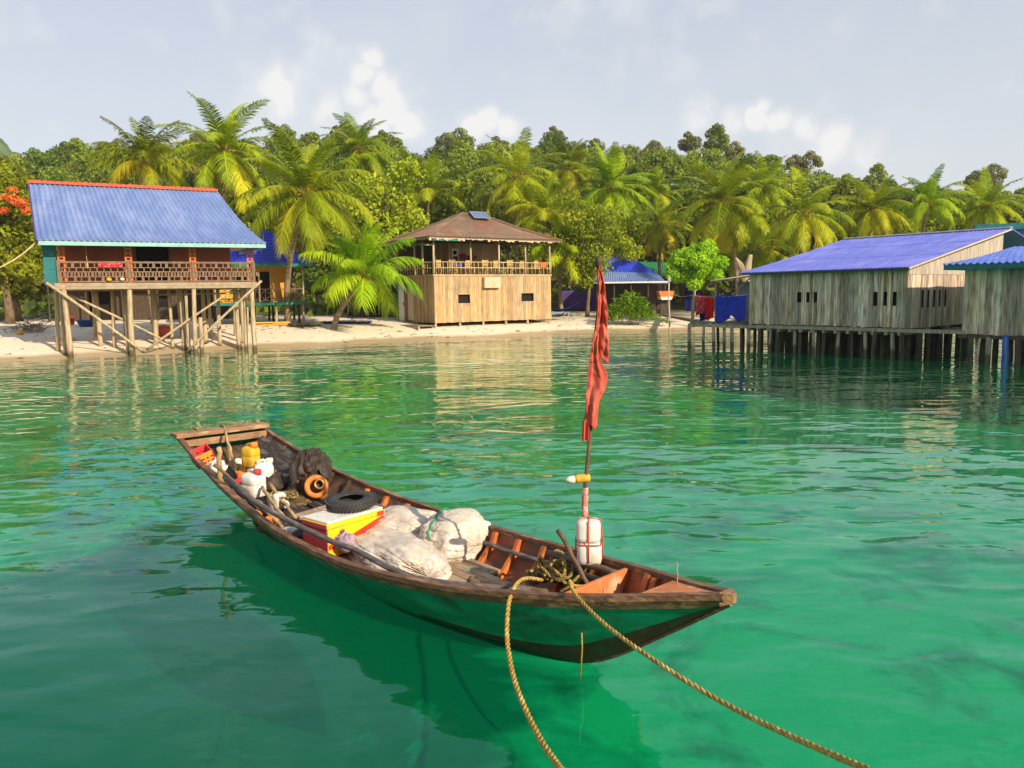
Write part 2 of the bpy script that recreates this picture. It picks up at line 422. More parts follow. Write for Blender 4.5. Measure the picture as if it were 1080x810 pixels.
def build_ground():
    xs = np.concatenate([np.linspace(-420, -70, 24)[:-1], np.linspace(-70, 70, 176), np.linspace(70, 420, 24)[1:]])
    ys = np.concatenate([np.linspace(-90, 0, 20)[:-1], np.linspace(0, 30, 41)[:-1], np.linspace(30, 62, 90)[:-1], np.linspace(62, 100, 24)[:-1], np.linspace(100, 250, 30)[:-1], np.linspace(250, 420, 6)])
    X, Y = np.meshgrid(xs, ys)
    Z = ground_z(X, Y)
    d = shore_d(X, Y)
    rng = np.random.default_rng(3)
    bump = np.array([mnoise.noise(Vector((x * .8, y * .8, 0))) * .5 + mnoise.noise(Vector((x * .21, y * .21, 5))) for x, y in zip(X.ravel(), Y.ravel())]).reshape(X.shape)
    amp = np.where(d > 1, .05, np.where(d < -3, .13, .012))
    Z = Z + bump * amp
    V = np.stack([X, Y, Z], -1).reshape(-1, 3)
    nx, ny = len(xs), len(ys)
    i = np.arange((ny - 1) * (nx - 1)); r, c = i // (nx - 1), i % (nx - 1)
    a = r * nx + c
    Q = np.stack([a, a + 1, a + nx + 1, a + nx], 1)
    m, nt, nd, lk = newmat('ground_sand')
    out = nd.new('ShaderNodeOutputMaterial'); bs = nd.new('ShaderNodeBsdfPrincipled'); lk.new(bs.outputs[0], out.inputs[0])
    bs.inputs['Specular IOR Level'].default_value = .15
    g = nd.new('ShaderNodeNewGeometry'); sp = nd.new('ShaderNodeSeparateXYZ'); lk.new(g.outputs['Position'], sp.inputs[0])
    fine = noise_tex(nt, 3.5, 7, rough=.7); big = noise_tex(nt, .35, 4)
    sand = mixc(nt, ramp(nt, fine, [(.35, 0.0), (.7, 1.0)]), (.7, .58, .42), (.8, .7, .54))
    sand = mixc(nt, ramp(nt, noise_tex(nt, 9, 3, rough=.8), [(.63, 0.0), (.72, .5)]), sand, (.3, .22, .14))
    # wet sand at the waterline
    ad = N(nt, 'ShaderNodeMath', operation='MULTIPLY_ADD'); lk.new(big, ad.inputs[0]); ad.inputs[1].default_value = -.22; lk.new(sp.outputs[2], ad.inputs[2])
    wet = ramp(nt, N(nt, 'ShaderNodeMapRange', i_From_Min=-.1, i_From_Max=.25).outputs[0], [(0, 1.0), (1, 0.0)])
    mr = wet.node.inputs[0].links[0].from_node; lk.new(ad.outputs[0], mr.inputs[0])
    wet.node.color_ramp.elements[0].position = .25; wet.node.color_ramp.elements[1].position = .6
    sand2 = mixc(nt, wet, sand, (.42, .31, .17))
    # inland soil and leaf litter
    soilf = ramp(nt, N(nt, 'ShaderNodeMapRange', i_From_Min=58, i_From_Max=80).outputs[0], [(.3, 0.0), (.8, 1.0)])
    sm = soilf.node.inputs[0].links[0].from_node
    a2 = N(nt, 'ShaderNodeMath', operation='MULTIPLY_ADD'); lk.new(big, a2.inputs[0]); a2.inputs[1].default_value = 12; lk.new(sp.outputs[1], a2.inputs[2]); lk.new(a2.outputs[0], sm.inputs[0])
    land = mixc(nt, soilf, sand2, (.1, .085, .04))
    # seabed: pale sand with weedy patches, and a dark oval painted in by the boat
    weed_shade = ramp(nt, noise_tex(nt, .5, 7, rough=.62, dist=.8), [(.48, 0.0), (.7, .88)])
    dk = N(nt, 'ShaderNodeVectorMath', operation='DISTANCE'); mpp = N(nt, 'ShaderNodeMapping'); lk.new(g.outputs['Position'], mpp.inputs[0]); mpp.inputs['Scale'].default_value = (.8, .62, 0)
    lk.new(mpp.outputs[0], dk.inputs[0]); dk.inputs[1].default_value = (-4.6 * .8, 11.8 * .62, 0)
    dkr = N(nt, 'ShaderNodeMapRange', interpolation_type='SMOOTHSTEP', i_From_Min=1.6, i_From_Max=5.2, i_To_Min=.5, i_To_Max=0); lk.new(dk.outputs['Value'], dkr.inputs[0])  # oval darkens the bed to swallow the hull's shadow and dim its reflection
    wn = N(nt, 'ShaderNodeMath', operation='ADD'); lk.new(weed_shade.node.inputs[0].links[0].from_socket, wn.inputs[0]); lk.new(dkr.outputs[0], wn.inputs[1]); lk.new(wn.outputs[0], weed_shade.node.inputs[0])
    bed = mixc(nt, weed_shade, (.86, .8, .58), (.035, .055, .07))
    bedf = ramp(nt, N(nt, 'ShaderNodeMapRange', i_From_Min=-.9, i_From_Max=-.3).outputs[0], [(0, 1.0), (1, 0.0)])
    lk.new(sp.outputs[2], bedf.node.inputs[0].links[0].from_node.inputs[0])
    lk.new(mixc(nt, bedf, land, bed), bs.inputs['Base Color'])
    rr = N(nt, 'ShaderNodeMapRange'); lk.new(wet, rr.inputs[0]); rr.inputs[3].default_value = .95; rr.inputs[4].default_value = .35; lk.new(rr.outputs[0], bs.inputs['Roughness'])
    b = N(nt, 'ShaderNodeBump', i_Strength=.55, i_Distance=.06); lk.new(noise_tex(nt, 2.2, 6, rough=.65), b.inputs['Height']); lk.new(b.outputs[0], bs.inputs['Normal'])
    me = np_mesh('ground', V, Q, m, smooth=True)
    tag(link(bpy.data.objects.new('ground', me)), 'pale sand beach running down into shallow water below wooded hill', None, None, 'structure')


def build_water():
    xs = np.concatenate([np.linspace(-420, -60, 10)[:-1], np.linspace(-60, 60, 61), np.linspace(60, 420, 10)[1:]])
    ys = np.concatenate([np.linspace(-90, 0, 6)[:-1], np.linspace(0, 90, 91)])
    X, Y = np.meshgrid(xs, ys)
    dep = np.maximum(0, -ground_z(X, Y))
    V = np.stack([X, Y, np.zeros_like(X)], -1).reshape(-1, 3)
    nx, ny = len(xs), len(ys)
    i = np.arange((ny - 1) * (nx - 1)); r, c = i // (nx - 1), i % (nx - 1); a = r * nx + c
    keep = dep.ravel()
    Q = np.stack([a, a + 1, a + nx + 1, a + nx], 1)
    wet = (keep[Q].max(1) > 0)
    Q = Q[wet]
    m, nt, nd, lk = newmat('sea_water')
    out = nd.new('ShaderNodeOutputMaterial')
    at = nd.new('ShaderNodeAttribute'); at.attribute_name = 'tint'
    # ripples
    geo = nd.new('ShaderNodeNewGeometry')
    n1 = noise_tex(nt, 1.75, 1.6, (.8, 1.25, 1), rough=.35, dist=.25)
    n2 = noise_tex(nt, 4.2, 2, (.7, 1.3, 1), rough=.5)
    n3 = noise_tex(nt, .33, 1, (.8, 1.2, 1), rough=.4)
    patch = ramp(nt, noise_tex(nt, .085, 2, (1, 1.4, 1)), [(.36, .3), (.62, 1.0)])
    s1 = N(nt, 'ShaderNodeMath', operation='MULTIPLY_ADD'); lk.new(n2, s1.inputs[0]); s1.inputs[1].default_value = .09; lk.new(n1, s1.inputs[2])
    s2 = N(nt, 'ShaderNodeMath', operation='MULTIPLY'); lk.new(s1.outputs[0], s2.inputs[0]); lk.new(patch, s2.inputs[1])
    s3 = N(nt, 'ShaderNodeMath', operation='MULTIPLY_ADD'); lk.new(n3, s3.inputs[0]); s3.inputs[1].default_value = 1.6; lk.new(s2.outputs[0], s3.inputs[2])
    bp = N(nt, 'ShaderNodeBump', i_Strength=1.0, i_Distance=WAVE); lk.new(s3.outputs[0], bp.inputs['Height'])
    dt = N(nt, 'ShaderNodeVectorMath', operation='DOT_PRODUCT'); lk.new(geo.outputs['Incoming'], dt.inputs[0]); lk.new(bp.outputs[0], dt.inputs[1])
    ab = N(nt, 'ShaderNodeMath', operation='ABSOLUTE'); lk.new(dt.outputs['Value'], ab.inputs[0])
    om1 = N(nt, 'ShaderNodeMath', operation='SUBTRACT', use_clamp=True); om1.inputs[0].default_value = 1; lk.new(ab.outputs[0], om1.inputs[1])
    p5 = N(nt, 'ShaderNodeMath', operation='POWER'); lk.new(om1.outputs[0], p5.inputs[0]); p5.inputs[1].default_value = 5
    fr = N(nt, 'ShaderNodeMath', operation='MULTIPLY_ADD', use_clamp=True); lk.new(p5.outputs[0], fr.inputs[0]); fr.inputs[1].default_value = .97; fr.inputs[2].default_value = .036   # Schlick's Fresnel
    gl = N(nt, 'ShaderNodeBsdfGlossy', i_Roughness=.015); lk.new(bp.outputs[0], gl.inputs['Normal']); lk.new(ramp(nt, fr.outputs[0], [(.06, (.5, .95, 1.0)), (.42, (1.0, 1.0, .97))]), gl.inputs['Color'])
    murk = ramp(nt, noise_tex(nt, .09, 3, rough=.55), [(.35, (0.0, .32, .11)), (.65, (0.0, .4, .15))])
    df = nd.new('ShaderNodeBsdfDiffuse'); lk.new(murk, df.inputs[0])
    tp = nd.new('ShaderNodeBsdfTransparent')
    dm = N(nt, 'ShaderNodeMath', operation='MULTIPLY'); lk.new(at.outputs['Fac'], dm.inputs[0]); dm.inputs[1].default_value = -1.25
    ex = N(nt, 'ShaderNodeMath', operation='EXPONENT'); lk.new(dm.outputs[0], ex.inputs[0])
    om = N(nt, 'ShaderNodeMath', operation='SUBTRACT'); om.inputs[0].default_value = 1; lk.new(ex.outputs[0], om.inputs[1])
    lk.new(mixc(nt, om.outputs[0], (1, 1, 1), (.004, .56, .35)), tp.inputs[0])
    bf = N(nt, 'ShaderNodeMath', operation='MULTIPLY'); lk.new(om.outputs[0], bf.inputs[0]); bf.inputs[1].default_value = .14
    body = nd.new('ShaderNodeMixShader'); lk.new(bf.outputs[0], body.inputs[0]); lk.new(tp.outputs[0], body.inputs[1]); lk.new(df.outputs[0], body.inputs[2])
    mx = nd.new('ShaderNodeMixShader'); lk.new(fr.outputs[0], mx.inputs[0]); lk.new(body.outputs[0], mx.inputs[1]); lk.new(gl.outputs[0], mx.inputs[2])
    lk.new(mx.outputs[0], out.inputs[0])
    me = np_mesh('water', V, Q, m, tint=keep, smooth=True)
    tag(link(bpy.data.objects.new('water', me)), 'clear emerald sea water with small ripples', None, None, 'structure')


WAVE = .056
build_ground()
build_water()

# distant wooded hill beyond the ridge, far left
def far_hill():
    rng = np.random.default_rng(5)
    nx, ny = 150, 70
    V = []
    for j in range(ny + 1):
        for i in range(nx + 1):
            a, b = i / nx, j / ny
            x = -420 + 300 * a; y = 300 + 200 * b
            e = math.exp(-((x + 330) / 105) ** 2 - ((y - 430) / 75) ** 2)
            z = 128 * e + 6 * e ** .5 * (mnoise.noise(Vector((x * .13, y * .13, 1))) + .7 * mnoise.noise(Vector((x * .36, y * .36, 2)))) - 4
            V.append((x, y, z))
    r = np.arange(nx * ny); a = (r // nx) * (nx + 1) + r % nx
    Q = np.stack([a, a + 1, a + nx + 2, a + nx + 1], 1)
    m = pmat('far_forest', (.05, .1, .035), (.11, .16, .06), scale=.12, rough=.95, bump=1.0, bscale=.3, spec=.05)
    me = np_mesh('distant_hill', V, Q, m)
    tag(link(bpy.data.objects.new('distant_hill', me)), 'faded wooded hill far behind the left ridge', None, None, 'structure')


far_hill()

# ---------------------------------------------------------------- sun, sky
SUN = Vector((.68, -.73, 0)).normalized() * math.cos(R(29)) + Vector((0, 0, math.sin(R(29))))
sl = bpy.data.lights.new('sun', 'SUN'); sl.energy = 4.6; sl.angle = R(.5); sl.color = (1.0, .86, .66)
so = link(bpy.data.objects.new('sun', sl)); so.rotation_euler = SUN.to_track_quat('Z', 'Y').to_euler(); so.location = (20, -20, 40)
W = bpy.data.worlds.new('World'); SC.world = W; W.use_nodes = True
nt = W.node_tree; nt.nodes.clear(); nd, lk = nt.nodes, nt.links
out = nd.new('ShaderNodeOutputWorld'); bg = nd.new('ShaderNodeBackground'); lk.new(bg.outputs[0], out.inputs[0])
bg.inputs[1].default_value = .12
sky = nd.new('ShaderNodeTexSky'); sky.sky_type = 'NISHITA'; sky.sun_disc = False
sky.sun_elevation = R(29); sky.sun_rotation = math.atan2(SUN.x, SUN.y); sky.dust_density = 2.5; sky.air_density = 1.0; sky.ozone_density = 1.0
tc = nd.new('ShaderNodeTexCoord')
D = tc.outputs['Generated']
sep = nd.new('ShaderNodeSeparateXYZ'); lk.new(D, sep.inputs[0])
# pale humid air, whiter low down
hz = ramp(nt, sep.outputs[2], [(0.0, (4.7, 4.75, 4.75)), (.16, (4.1, 4.3, 4.6)), (.4, (3.3, 3.65, 4.3)), (1.0, (1.6, 2.2, 3.6))])
base = mixc(nt, .8, sky.outputs[0], hz)
# cumulus: clusters round fixed bearings, broken up by noise
dens = None
for (px, py, rad, amp) in [(300, 100, .09, .8), (335, 55, .06, .6), (392, 62, .028, 1.0), (384, 80, .034, 1.15), (402, 92, .036, 1.2), (378, 104, .036, 1.1), (412, 116, .042, 1.2), (392, 128, .05, 1.2), (428, 132, .04, 1.0), (345, 120, .05, .9), (515, 126, .03, 1.0), (500, 134, .03, .9), (535, 134, .03, .9), (275, 20, .07, .35), (806, 112, .024, 1.05), (798, 124, .03, 1.1), (822, 126, .034, 1.1), (848, 136, .04, 1.05), (880, 148, .045, .95), (770, 130, .04, .85), (740, 122, .05, .7), (915, 160, .05, .75), (840, 150, .09, .7), (5, 5, .06, .4), (640, -120, .25, .8), (200, -260, .3, .8), (1000, -300, .3, .7), (-300, 60, .2, .7), (1500, 40, .25, .8)]:
    v = ray(px, py)
    ds = N(nt, 'ShaderNodeVectorMath', operation='DISTANCE'); lk.new(D, ds.inputs[0]); ds.inputs[1].default_value = v
    mr = N(nt, 'ShaderNodeMapRange', interpolation_type='SMOOTHSTEP'); lk.new(ds.outputs['Value'], mr.inputs[0])
    mr.inputs[1].default_value = 0; mr.inputs[2].default_value = rad; mr.inputs[3].default_value = amp; mr.inputs[4].default_value = 0
    if dens is None: dens = mr.outputs[0]
    else:
        mm = N(nt, 'ShaderNodeMath', operation='MAXIMUM'); lk.new(dens, mm.inputs[0]); lk.new(mr.outputs[0], mm.inputs[1]); dens = mm.outputs[0]
cn = N(nt, 'ShaderNodeTexNoise', i_Scale=22, i_Detail=7, i_Roughness=.5, i_Distortion=.25); lk.new(D, cn.inputs['Vector'])
ca = N(nt, 'ShaderNodeMath', operation='MULTIPLY_ADD'); lk.new(dens, ca.inputs[0]); ca.inputs[1].default_value = .55; cnm = N(nt, 'ShaderNodeMath', operation='MULTIPLY'); lk.new(cn.outputs['Fac'], cnm.inputs[0]); cnm.inputs[1].default_value = 1.0; lk.new(cnm.outputs[0], ca.inputs[2])
cm = ramp(nt, ca.outputs[0], [(.62, 0.0), (.84, .28), (1.12, .8)])
cn2 = N(nt, 'ShaderNodeTexNoise', i_Scale=5, i_Detail=3); lk.new(D, cn2.inputs['Vector'])
thin = ramp(nt, cn2.outputs['Fac'], [(.45, 0.0), (.75, .35)])
col = mixc(nt, thin, base, (4.7, 4.8, 5.0))
col = mixc(nt, cm, col, (5.55, 5.45, 5.3))
lk.new(col, bg.inputs[0])

# ---------------------------------------------------------------- camera
cd = bpy.data.cameras.new('camera'); cd.sensor_width = 36; cd.lens = 36 * FPX / 1080; cd.clip_start = .1; cd.clip_end = 3000
co = link(bpy.data.objects.new('camera', cd))
m3 = Matrix((tuple(cr), tuple(cu), tuple(-cf))).transposed()
co.matrix_world = Matrix.Translation(CAMC) @ m3.to_4x4()
SC.camera = co
SC.view_settings.view_transform = 'Standard'; SC.view_settings.look = 'None'; SC.view_settings.gamma = 1; SC.view_settings.exposure = .55
SC.view_settings.use_curve_mapping = False
SC.render.engine = 'CYCLES'
SC.cycles.max_bounces = 6; SC.cycles.transparent_max_bounces = 12; SC.cycles.caustics_reflective = False; SC.cycles.caustics_refractive = False
SC.cycles.use_denoising = True; SC.cycles.sample_clamp_indirect = 6
# ---------------------------------------------------------------- foliage generators
def leaf_cloud(seed, blobs, n, size, aspect=.55, shell=.55, up=.35):
    """many small leaf-shaped faces spread through ellipsoid clumps (cx,cy,cz,rx,ry,rz)"""
    rng = np.random.default_rng(seed)
    B = np.array(blobs, float)
    w = (B[:, 3] * B[:, 4]) ** .9; w /= w.sum()
    k = rng.choice(len(B), n, p=w)
    d = rng.normal(size=(n, 3)); d /= np.linalg.norm(d, axis=1)[:, None]
    rad = shell + (1 - shell) * rng.random(n) ** .5 * 1.12
    ctr = B[k, :3] + d * B[k, 3:6] * rad[:, None]
    nr = d * .9 + rng.normal(size=(n, 3)) * .55 + np.array([0, 0, up]); nr /= np.linalg.norm(nr, axis=1)[:, None]
    t = rng.normal(size=(n, 3)); t -= nr * (t * nr).sum(1)[:, None]; t /= np.linalg.norm(t, axis=1)[:, None]
    t[:, 2] -= .35; t /= np.linalg.norm(t, axis=1)[:, None]
    b = np.cross(nr, t); b /= np.linalg.norm(b, axis=1)[:, None]
    s = size * (.6 + .8 * rng.random(n))[:, None]
    V = np.stack([ctr - t * s * .5, ctr + b * s * .5 * aspect + nr * s * .08, ctr + t * s * .5, ctr - b * s * .5 * aspect + nr * s * .08], 1).reshape(-1, 3)
    Q = np.arange(4 * n).reshape(n, 4)
    bt = rng.random(len(B)) * .45
    tint = np.clip(bt[k] + rng.random(n) * .55, 0, 1)
    return V, Q, np.repeat(tint, 4)


def crown_blobs(seed, r, h, n, zc, flat=.75, low=-.55):
    rng = random.Random(seed)
    out = []
    for i in range(n):
        u = rng.uniform(low, 1); a = rng.uniform(0, 2 * PI); q = math.sqrt(max(0, 1 - u * u)) * rng.uniform(.45, 1.0)
        br = r * rng.uniform(.22, .42)
        out.append((r * q * math.cos(a) * .85, r * q * math.sin(a) * .85, zc + u * h * .8, br, br, br * flat))
    out.append((0, 0, zc, r * .5, r * .5, h * .6))
    return out


def limb_trunk(seed, height, r0, limbs=5, spread=2.2, top=None, lean=(0, 0)):
    rng = random.Random(seed)
    mb = MB()
    pts, rr = [], []
    top = top or height * .6
    for i in range(7):
        t = i / 6
        pts.append((lean[0] * t + rng.uniform(-.1, .1) * t * 2, lean[1] * t + rng.uniform(-.1, .1) * t * 2, t * top - .25 * (i == 0)))
        rr.append(r0 * (1.25 - .75 * t) * (1.25 if i == 0 else 1))
    mb.tube(pts, rr, 9, jit=.08, rng=rng)
    for k in range(limbs):
        a = 2 * PI * k / limbs + rng.uniform(-.4, .4)
        b = rng.uniform(.55, .98)
        p0 = Vector(pts[0]).lerp(Vector(pts[-1]), b)
        L = rng.uniform(.7, 1.1) * spread
        q = [p0 + Vector((math.cos(a) * L * s, math.sin(a) * L * s, (height - p0.z) * .75 * s ** .85 + rng.uniform(-.1, .1))) for s in (0, .35, .7, 1)]
        mb.tube(q, [r0 * .45, r0 * .34, r0 * .22, r0 * .08], 6, rng=rng)
    return mb


FOREST = []   # (name, crown mesh, trunk mesh, height, label, group)


def forest_kind(key, seed, mat, r, h, n, zc, nl, size, label, group, flat=.75, low=-.55):
    V, Q, t = leaf_cloud(seed, crown_blobs(seed, r, h, n, zc, flat, low), nl, size)
    cm = np_mesh(key + '_crown', V, Q, mat, t)
    tb = limb_trunk(seed, zc, .22, 5, r * .6, zc * .8)
    tm = bpy.data.meshes.new(key + '_trunk'); tm.from_pydata(tb.v, [], tb.f); tm.materials.append(M['pale_bark'] if 'tall' in key else M['bark'])
    FOREST.append((key, cm, tm, label, group))


forest_kind('jungle_tree', 11, M['forest_mid'], 4.2, 3.6, 26, 6.4, 2500, .62, 'mid green round-headed jungle tree packed among others on the wooded hill', 'round-headed jungle trees on the hill')
forest_kind('jungle_tree', 12, M['forest_dark'], 4.6, 3.4, 28, 6.8, 2600, .62, 'dark green broad jungle tree packed among others on the wooded hill', 'dark broad jungle trees on the hill')
forest_kind('jungle_tree', 13, M['forest_yellow'], 3.6, 3.2, 22, 5.8, 2300, .55, 'yellow-green jungle tree with sunlit crown on the wooded hill', 'yellow-green jungle trees on the hill')
forest_kind('tall_jungle_tree', 14, M['forest_grey'], 3.7, 3.0, 20, 9.4, 2100, .55, 'tall jungle tree with open olive crown standing up from the wooded hill', 'tall open jungle trees on the hill', .6, -.3)
forest_kind('jungle_tree', 15, M['forest_mid'], 3.4, 4.4, 24, 6.6, 2400, .58, 'narrow upright jungle tree with mid green crown on the wooded hill', 'narrow upright jungle trees on the hill')


def put_tree(kind, x, y, s, rz, zs=None, label=None, group=None, dz=0):
    key, cm, tm, lb, gp = FOREST[kind]
    e = thing(key, label or lb, 'tree', (x, y, gz(x, y) - .2 + dz), rz, group or gp)
    e.scale = (s, s, zs or s)
    for nm, me in (('trunk', tm), ('crown', cm)):
        o = link(bpy.data.objects.new(nm, me)); o.parent = e
    return e


def plant_forest():
    rng = random.Random(21)
    rows = [(186, 4.3), (180, 4.7), (173, 5.2), (165, 5.6), (156, 6.0), (146, 6.2), (135, 6.4), (124, 6.4), (113, 6.4), (102, 6.4), (92, 6.4), (84, 6.6)]
    cand = []
    for ri, (y, sp) in enumerate(rows):
        half = y * .67 + 6
        x = -half + rng.uniform(0, sp)
        while x < half:
            cand.append((x + rng.uniform(-1.4, 1.4), y + rng.uniform(-3.2, 3.2), ri)); x += sp * rng.uniform(.85, 1.2)
    # the skyline and the nearer slope stand as single trees; the packed middle of the slope reads as one mass
    order = sorted(cand, key=lambda c: {0: 0, 1: 1, 11: 2, 10: 3, 9: 4, 8: 5, 7: 6, 2: 7}.get(c[2], 8 + c[2]))
    singles, rest = order[:284], order[284:]
    for x, y, ri in singles:
        r = rng.random()
        k = 0 if r < .32 else 1 if r < .54 else 2 if r < .76 else 3 if r < .84 else 4
        s = rng.uniform(.62, .95)
        put_tree(k, x, y, s, rng.uniform(0, 6.28), s * rng.uniform(.9, 1.2))
    # emergent trees that break the skyline
    for px, top, s in ((728, 140, 1.05), (756, 136, 1.1), (775, 150, .8), (838, 164, .85), (855, 160, .9), (585, 134, .9), (405, 138, .9), (1030, 180, .85), (1048, 173, .95), (690, 148, .8), (926, 176, .8), (470, 141, .8), (300, 132, .8), (125, 146, .8), (210, 139, .7)):
        Y = 182; t = unp(px, top, Y=Y); k = (3, 0, 4, 3, 2)[px % 5]; s *= .75; e = put_tree(k, t.x, Y, s, px * .7, s * 1.25)
        e.location.z = t.z - (12.1, 9.3, 9.5)[0 if k == 3 else 1 if k != 4 else 2] * s * 1.25
    return rest


REST = plant_forest()


def mass():
    rng = np.random.default_rng(8)
    VV, TT = [], []
    base = [leaf_cloud(60 + k, crown_blobs(60 + k, 4.0, 3.6, 24, 6.0), 1300, .66) for k in range(4)]
    for i, (x, y, ri) in enumerate(REST):
        V, Q, t = base[i % 4]
        a = rng.random() * 6.28; s = .62 + .36 * rng.random()
        c, sn = math.cos(a) * s, math.sin(a) * s
        VV.append(np.stack([V[:, 0] * c - V[:, 1] * sn + x, V[:, 0] * sn + V[:, 1] * c + y, V[:, 2] * s * 1.1 + gz(x, y) - .4], 1)); TT.append(np.clip(t * .75 + rng.random() * .45 - .15, 0, 1))
    me = np_mesh('wooded_slope', np.concatenate(VV), np.arange(sum(len(v) for v in VV)).reshape(-1, 4), M['forest_mid'], np.concatenate(TT))
    tag(link(bpy.data.objects.new('wooded_slope', me)), 'packed tree crowns covering the middle of the hill slope', 'forest', None, 'stuff')
    VV, TT = [], []
    # low growth filling the ground between the trunks
    n = 26000
    yy = 62 + 128 * rng.random(n) ** .8; xx = (rng.random(n) * 2 - 1) * (yy * .70 + 6)
    ok = ~((yy < 72) & (xx > -8) & (xx < 40)) & (shore_d(xx, yy) > 13)
    xx, yy = xx[ok], yy[ok]; n = len(xx)
    zz = ground_z(xx, yy) + rng.random(n) ** 1.6 * np.clip((yy - 60) * .12, .6, 2.4)
    d = rng.normal(size=(n, 3)); d[:, 2] = np.abs(d[:, 2]) + .3; d /= np.linalg.norm(d, axis=1)[:, None]
    t = rng.normal(size=(n, 3)); t -= d * (t * d).sum(1)[:, None]; t /= np.linalg.norm(t, axis=1)[:, None]
    b = np.cross(d, t); s = (.4 + .5 * rng.random(n))[:, None]; C = np.stack([xx, yy, zz], 1)
    VV.append(np.stack([C - t * s, C + b * s * .55, C + t * s, C - b * s * .55], 1).reshape(-1, 3)); TT.append(np.repeat(rng.random(n) * .8, 4))
    V = np.concatenate(VV); T = np.concatenate(TT)
    me = np_mesh('undergrowth', V, np.arange(len(V)).reshape(-1, 4), M['forest_dark'], T)
    tag(link(bpy.data.objects.new('undergrowth', me)), 'dense green undergrowth filling the foot of the wooded hill', 'undergrowth', None, 'stuff')


mass()


# ---------------------------------------------------------------- coconut palms
def frond_geo(rng, L, az, el0, droop, nl, ll, hang, VV, QQ, TT, tint, wid=.075, twist=0.0):
    """one frond: curved midrib with two rows of drooping leaflets"""
    n = 12
    pts = []; p = Vector((0, 0, 0)); el = el0
    h = Vector((math.cos(az), math.sin(az), 0))
    side = Vector((-math.sin(az), math.cos(az), 0))
    bend = rng.uniform(-.25, .25)
    dirs = []
    for i in range(n + 1):
        pts.append(p.copy())
        s = i / n
        e = el0 - droop * (s ** 1.25)
        d = h * math.cos(e) + Vector((0, 0, math.sin(e))) + side * bend * s * .6
        d.normalize(); dirs.append(d)
        p = p + d * (L / n)

    def at(s):
        f = s * n; i = min(int(f), n - 1); u = f - i
        return pts[i].lerp(pts[i + 1], u), dirs[i].lerp(dirs[min(i + 1, n)], u).normalized()

    # midrib as a thin 3-sided strip
    for i in range(n):
        w0 = .045 * (1 - i / n) + .008; w1 = .045 * (1 - (i + 1) / n) + .008
        d = dirs[i]; u = d.cross(side).normalized()
        a, b = pts[i], pts[i + 1]; k = len(VV)
        VV += [a - side * w0, a + u * w0, a + side * w0, b - side * w1, b + u * w1, b + side * w1]
        QQ += [(k, k + 1, k + 4, k + 3), (k + 1, k + 2, k + 5, k + 4)]
        TT += [min(1, tint + .35)] * 6
    for i in range(nl):
        s = .13 + .87 * (i + rng.random() * .6) / nl
        q, d = at(min(s, .999))
        prof = math.sin(PI * (.16 + .80 * s)) ** .7
        length = ll * prof * rng.uniform(.85, 1.1)
        for sg in (-1, 1):
            sd = d.cross(Vector((0, 0, 1)))
            sd = (sd.normalized() if sd.length > .05 else side.copy()) * sg
            up = sd.cross(d) * sg
            if up.z < 0: up = -up
            out = (sd * 1.0 + d * (.55 + .5 * s) + up * (.25 + twist) ).normalized()
            hg = hang * rng.uniform(.5, 1.6)
            m = q + out * length * .5 + Vector((0, 0, -hg * length * .16))
            e = q + out * length * .92 + Vector((0, 0, -hg * length * .62))
            wv = d * wid * (.8 + .5 * prof) * .5
            k = len(VV)
            VV += [q - wv * .6, q + wv * .6, m + wv, m - wv, e + wv * .15, e - wv * .15]
            QQ += [(k, k + 1, k + 2, k + 3), (k + 3, k + 2, k + 4, k + 5)]
            tt = min(1, max(0, tint + rng.uniform(-.16, .18)))
            TT += [tt, tt, tt, tt, min(1, tt + .12), min(1, tt + .12)]


def palm_crown(name, seed, L, nf, mat, old=.35, nl=42, ll=.8, upright=1.35, lowest=-.55, hang=.75, wid=.075, steep=.85):
    rng = random.Random(seed)
    VV, QQ, TT = [], [], []
    for i in range(nf):
        a = i * 2.39996 + rng.uniform(-.2, .2)
        t = i / (nf - 1)                                   # 0 youngest .. 1 oldest
        el = upright + (lowest - upright) * t ** steep + rng.uniform(-.1, .1)
        LL = L * (.72 + .28 * math.sin(PI * (.25 + .6 * t))) * rng.uniform(.9, 1.08)
        dr = (.75 + .75 * t ** .6) * rng.uniform(.85, 1.2)
        tint = .12 + .42 * rng.random() + (old * max(0, (t - .55) / .45) * rng.uniform(.3, 1.3))
        frond_geo(rng, LL, a, el, dr, nl, ll * rng.uniform(.9, 1.1), hang * (.6 + .8 * t), VV, QQ, TT, tint, wid)
    return np_mesh(name, np.array([tuple(v) for v in VV]), np.array(QQ), mat, TT)


PALM_KIND = {   # length, fronds, old-leaf tint, lowest frond angle, youngest frond angle, leaflets, leaflet length
    'a': (4.2, 30, .45, -.55, 1.35, 54, .92), 'b': (4.2, 28, .6, -.75, 1.3, 54, .92), 'c': (4.2, 34, .4, -.85, 1.4, 56, .92), 'd': (4.2, 24, .5, -.25, 1.45, 54, .9),
    'big': (4.9, 32, .5, -.38, 1.4, 70, 1.05), 'young': (3.6, 22, .3, -.05, 1.45, 66, .9)}
PALM_N = [0]


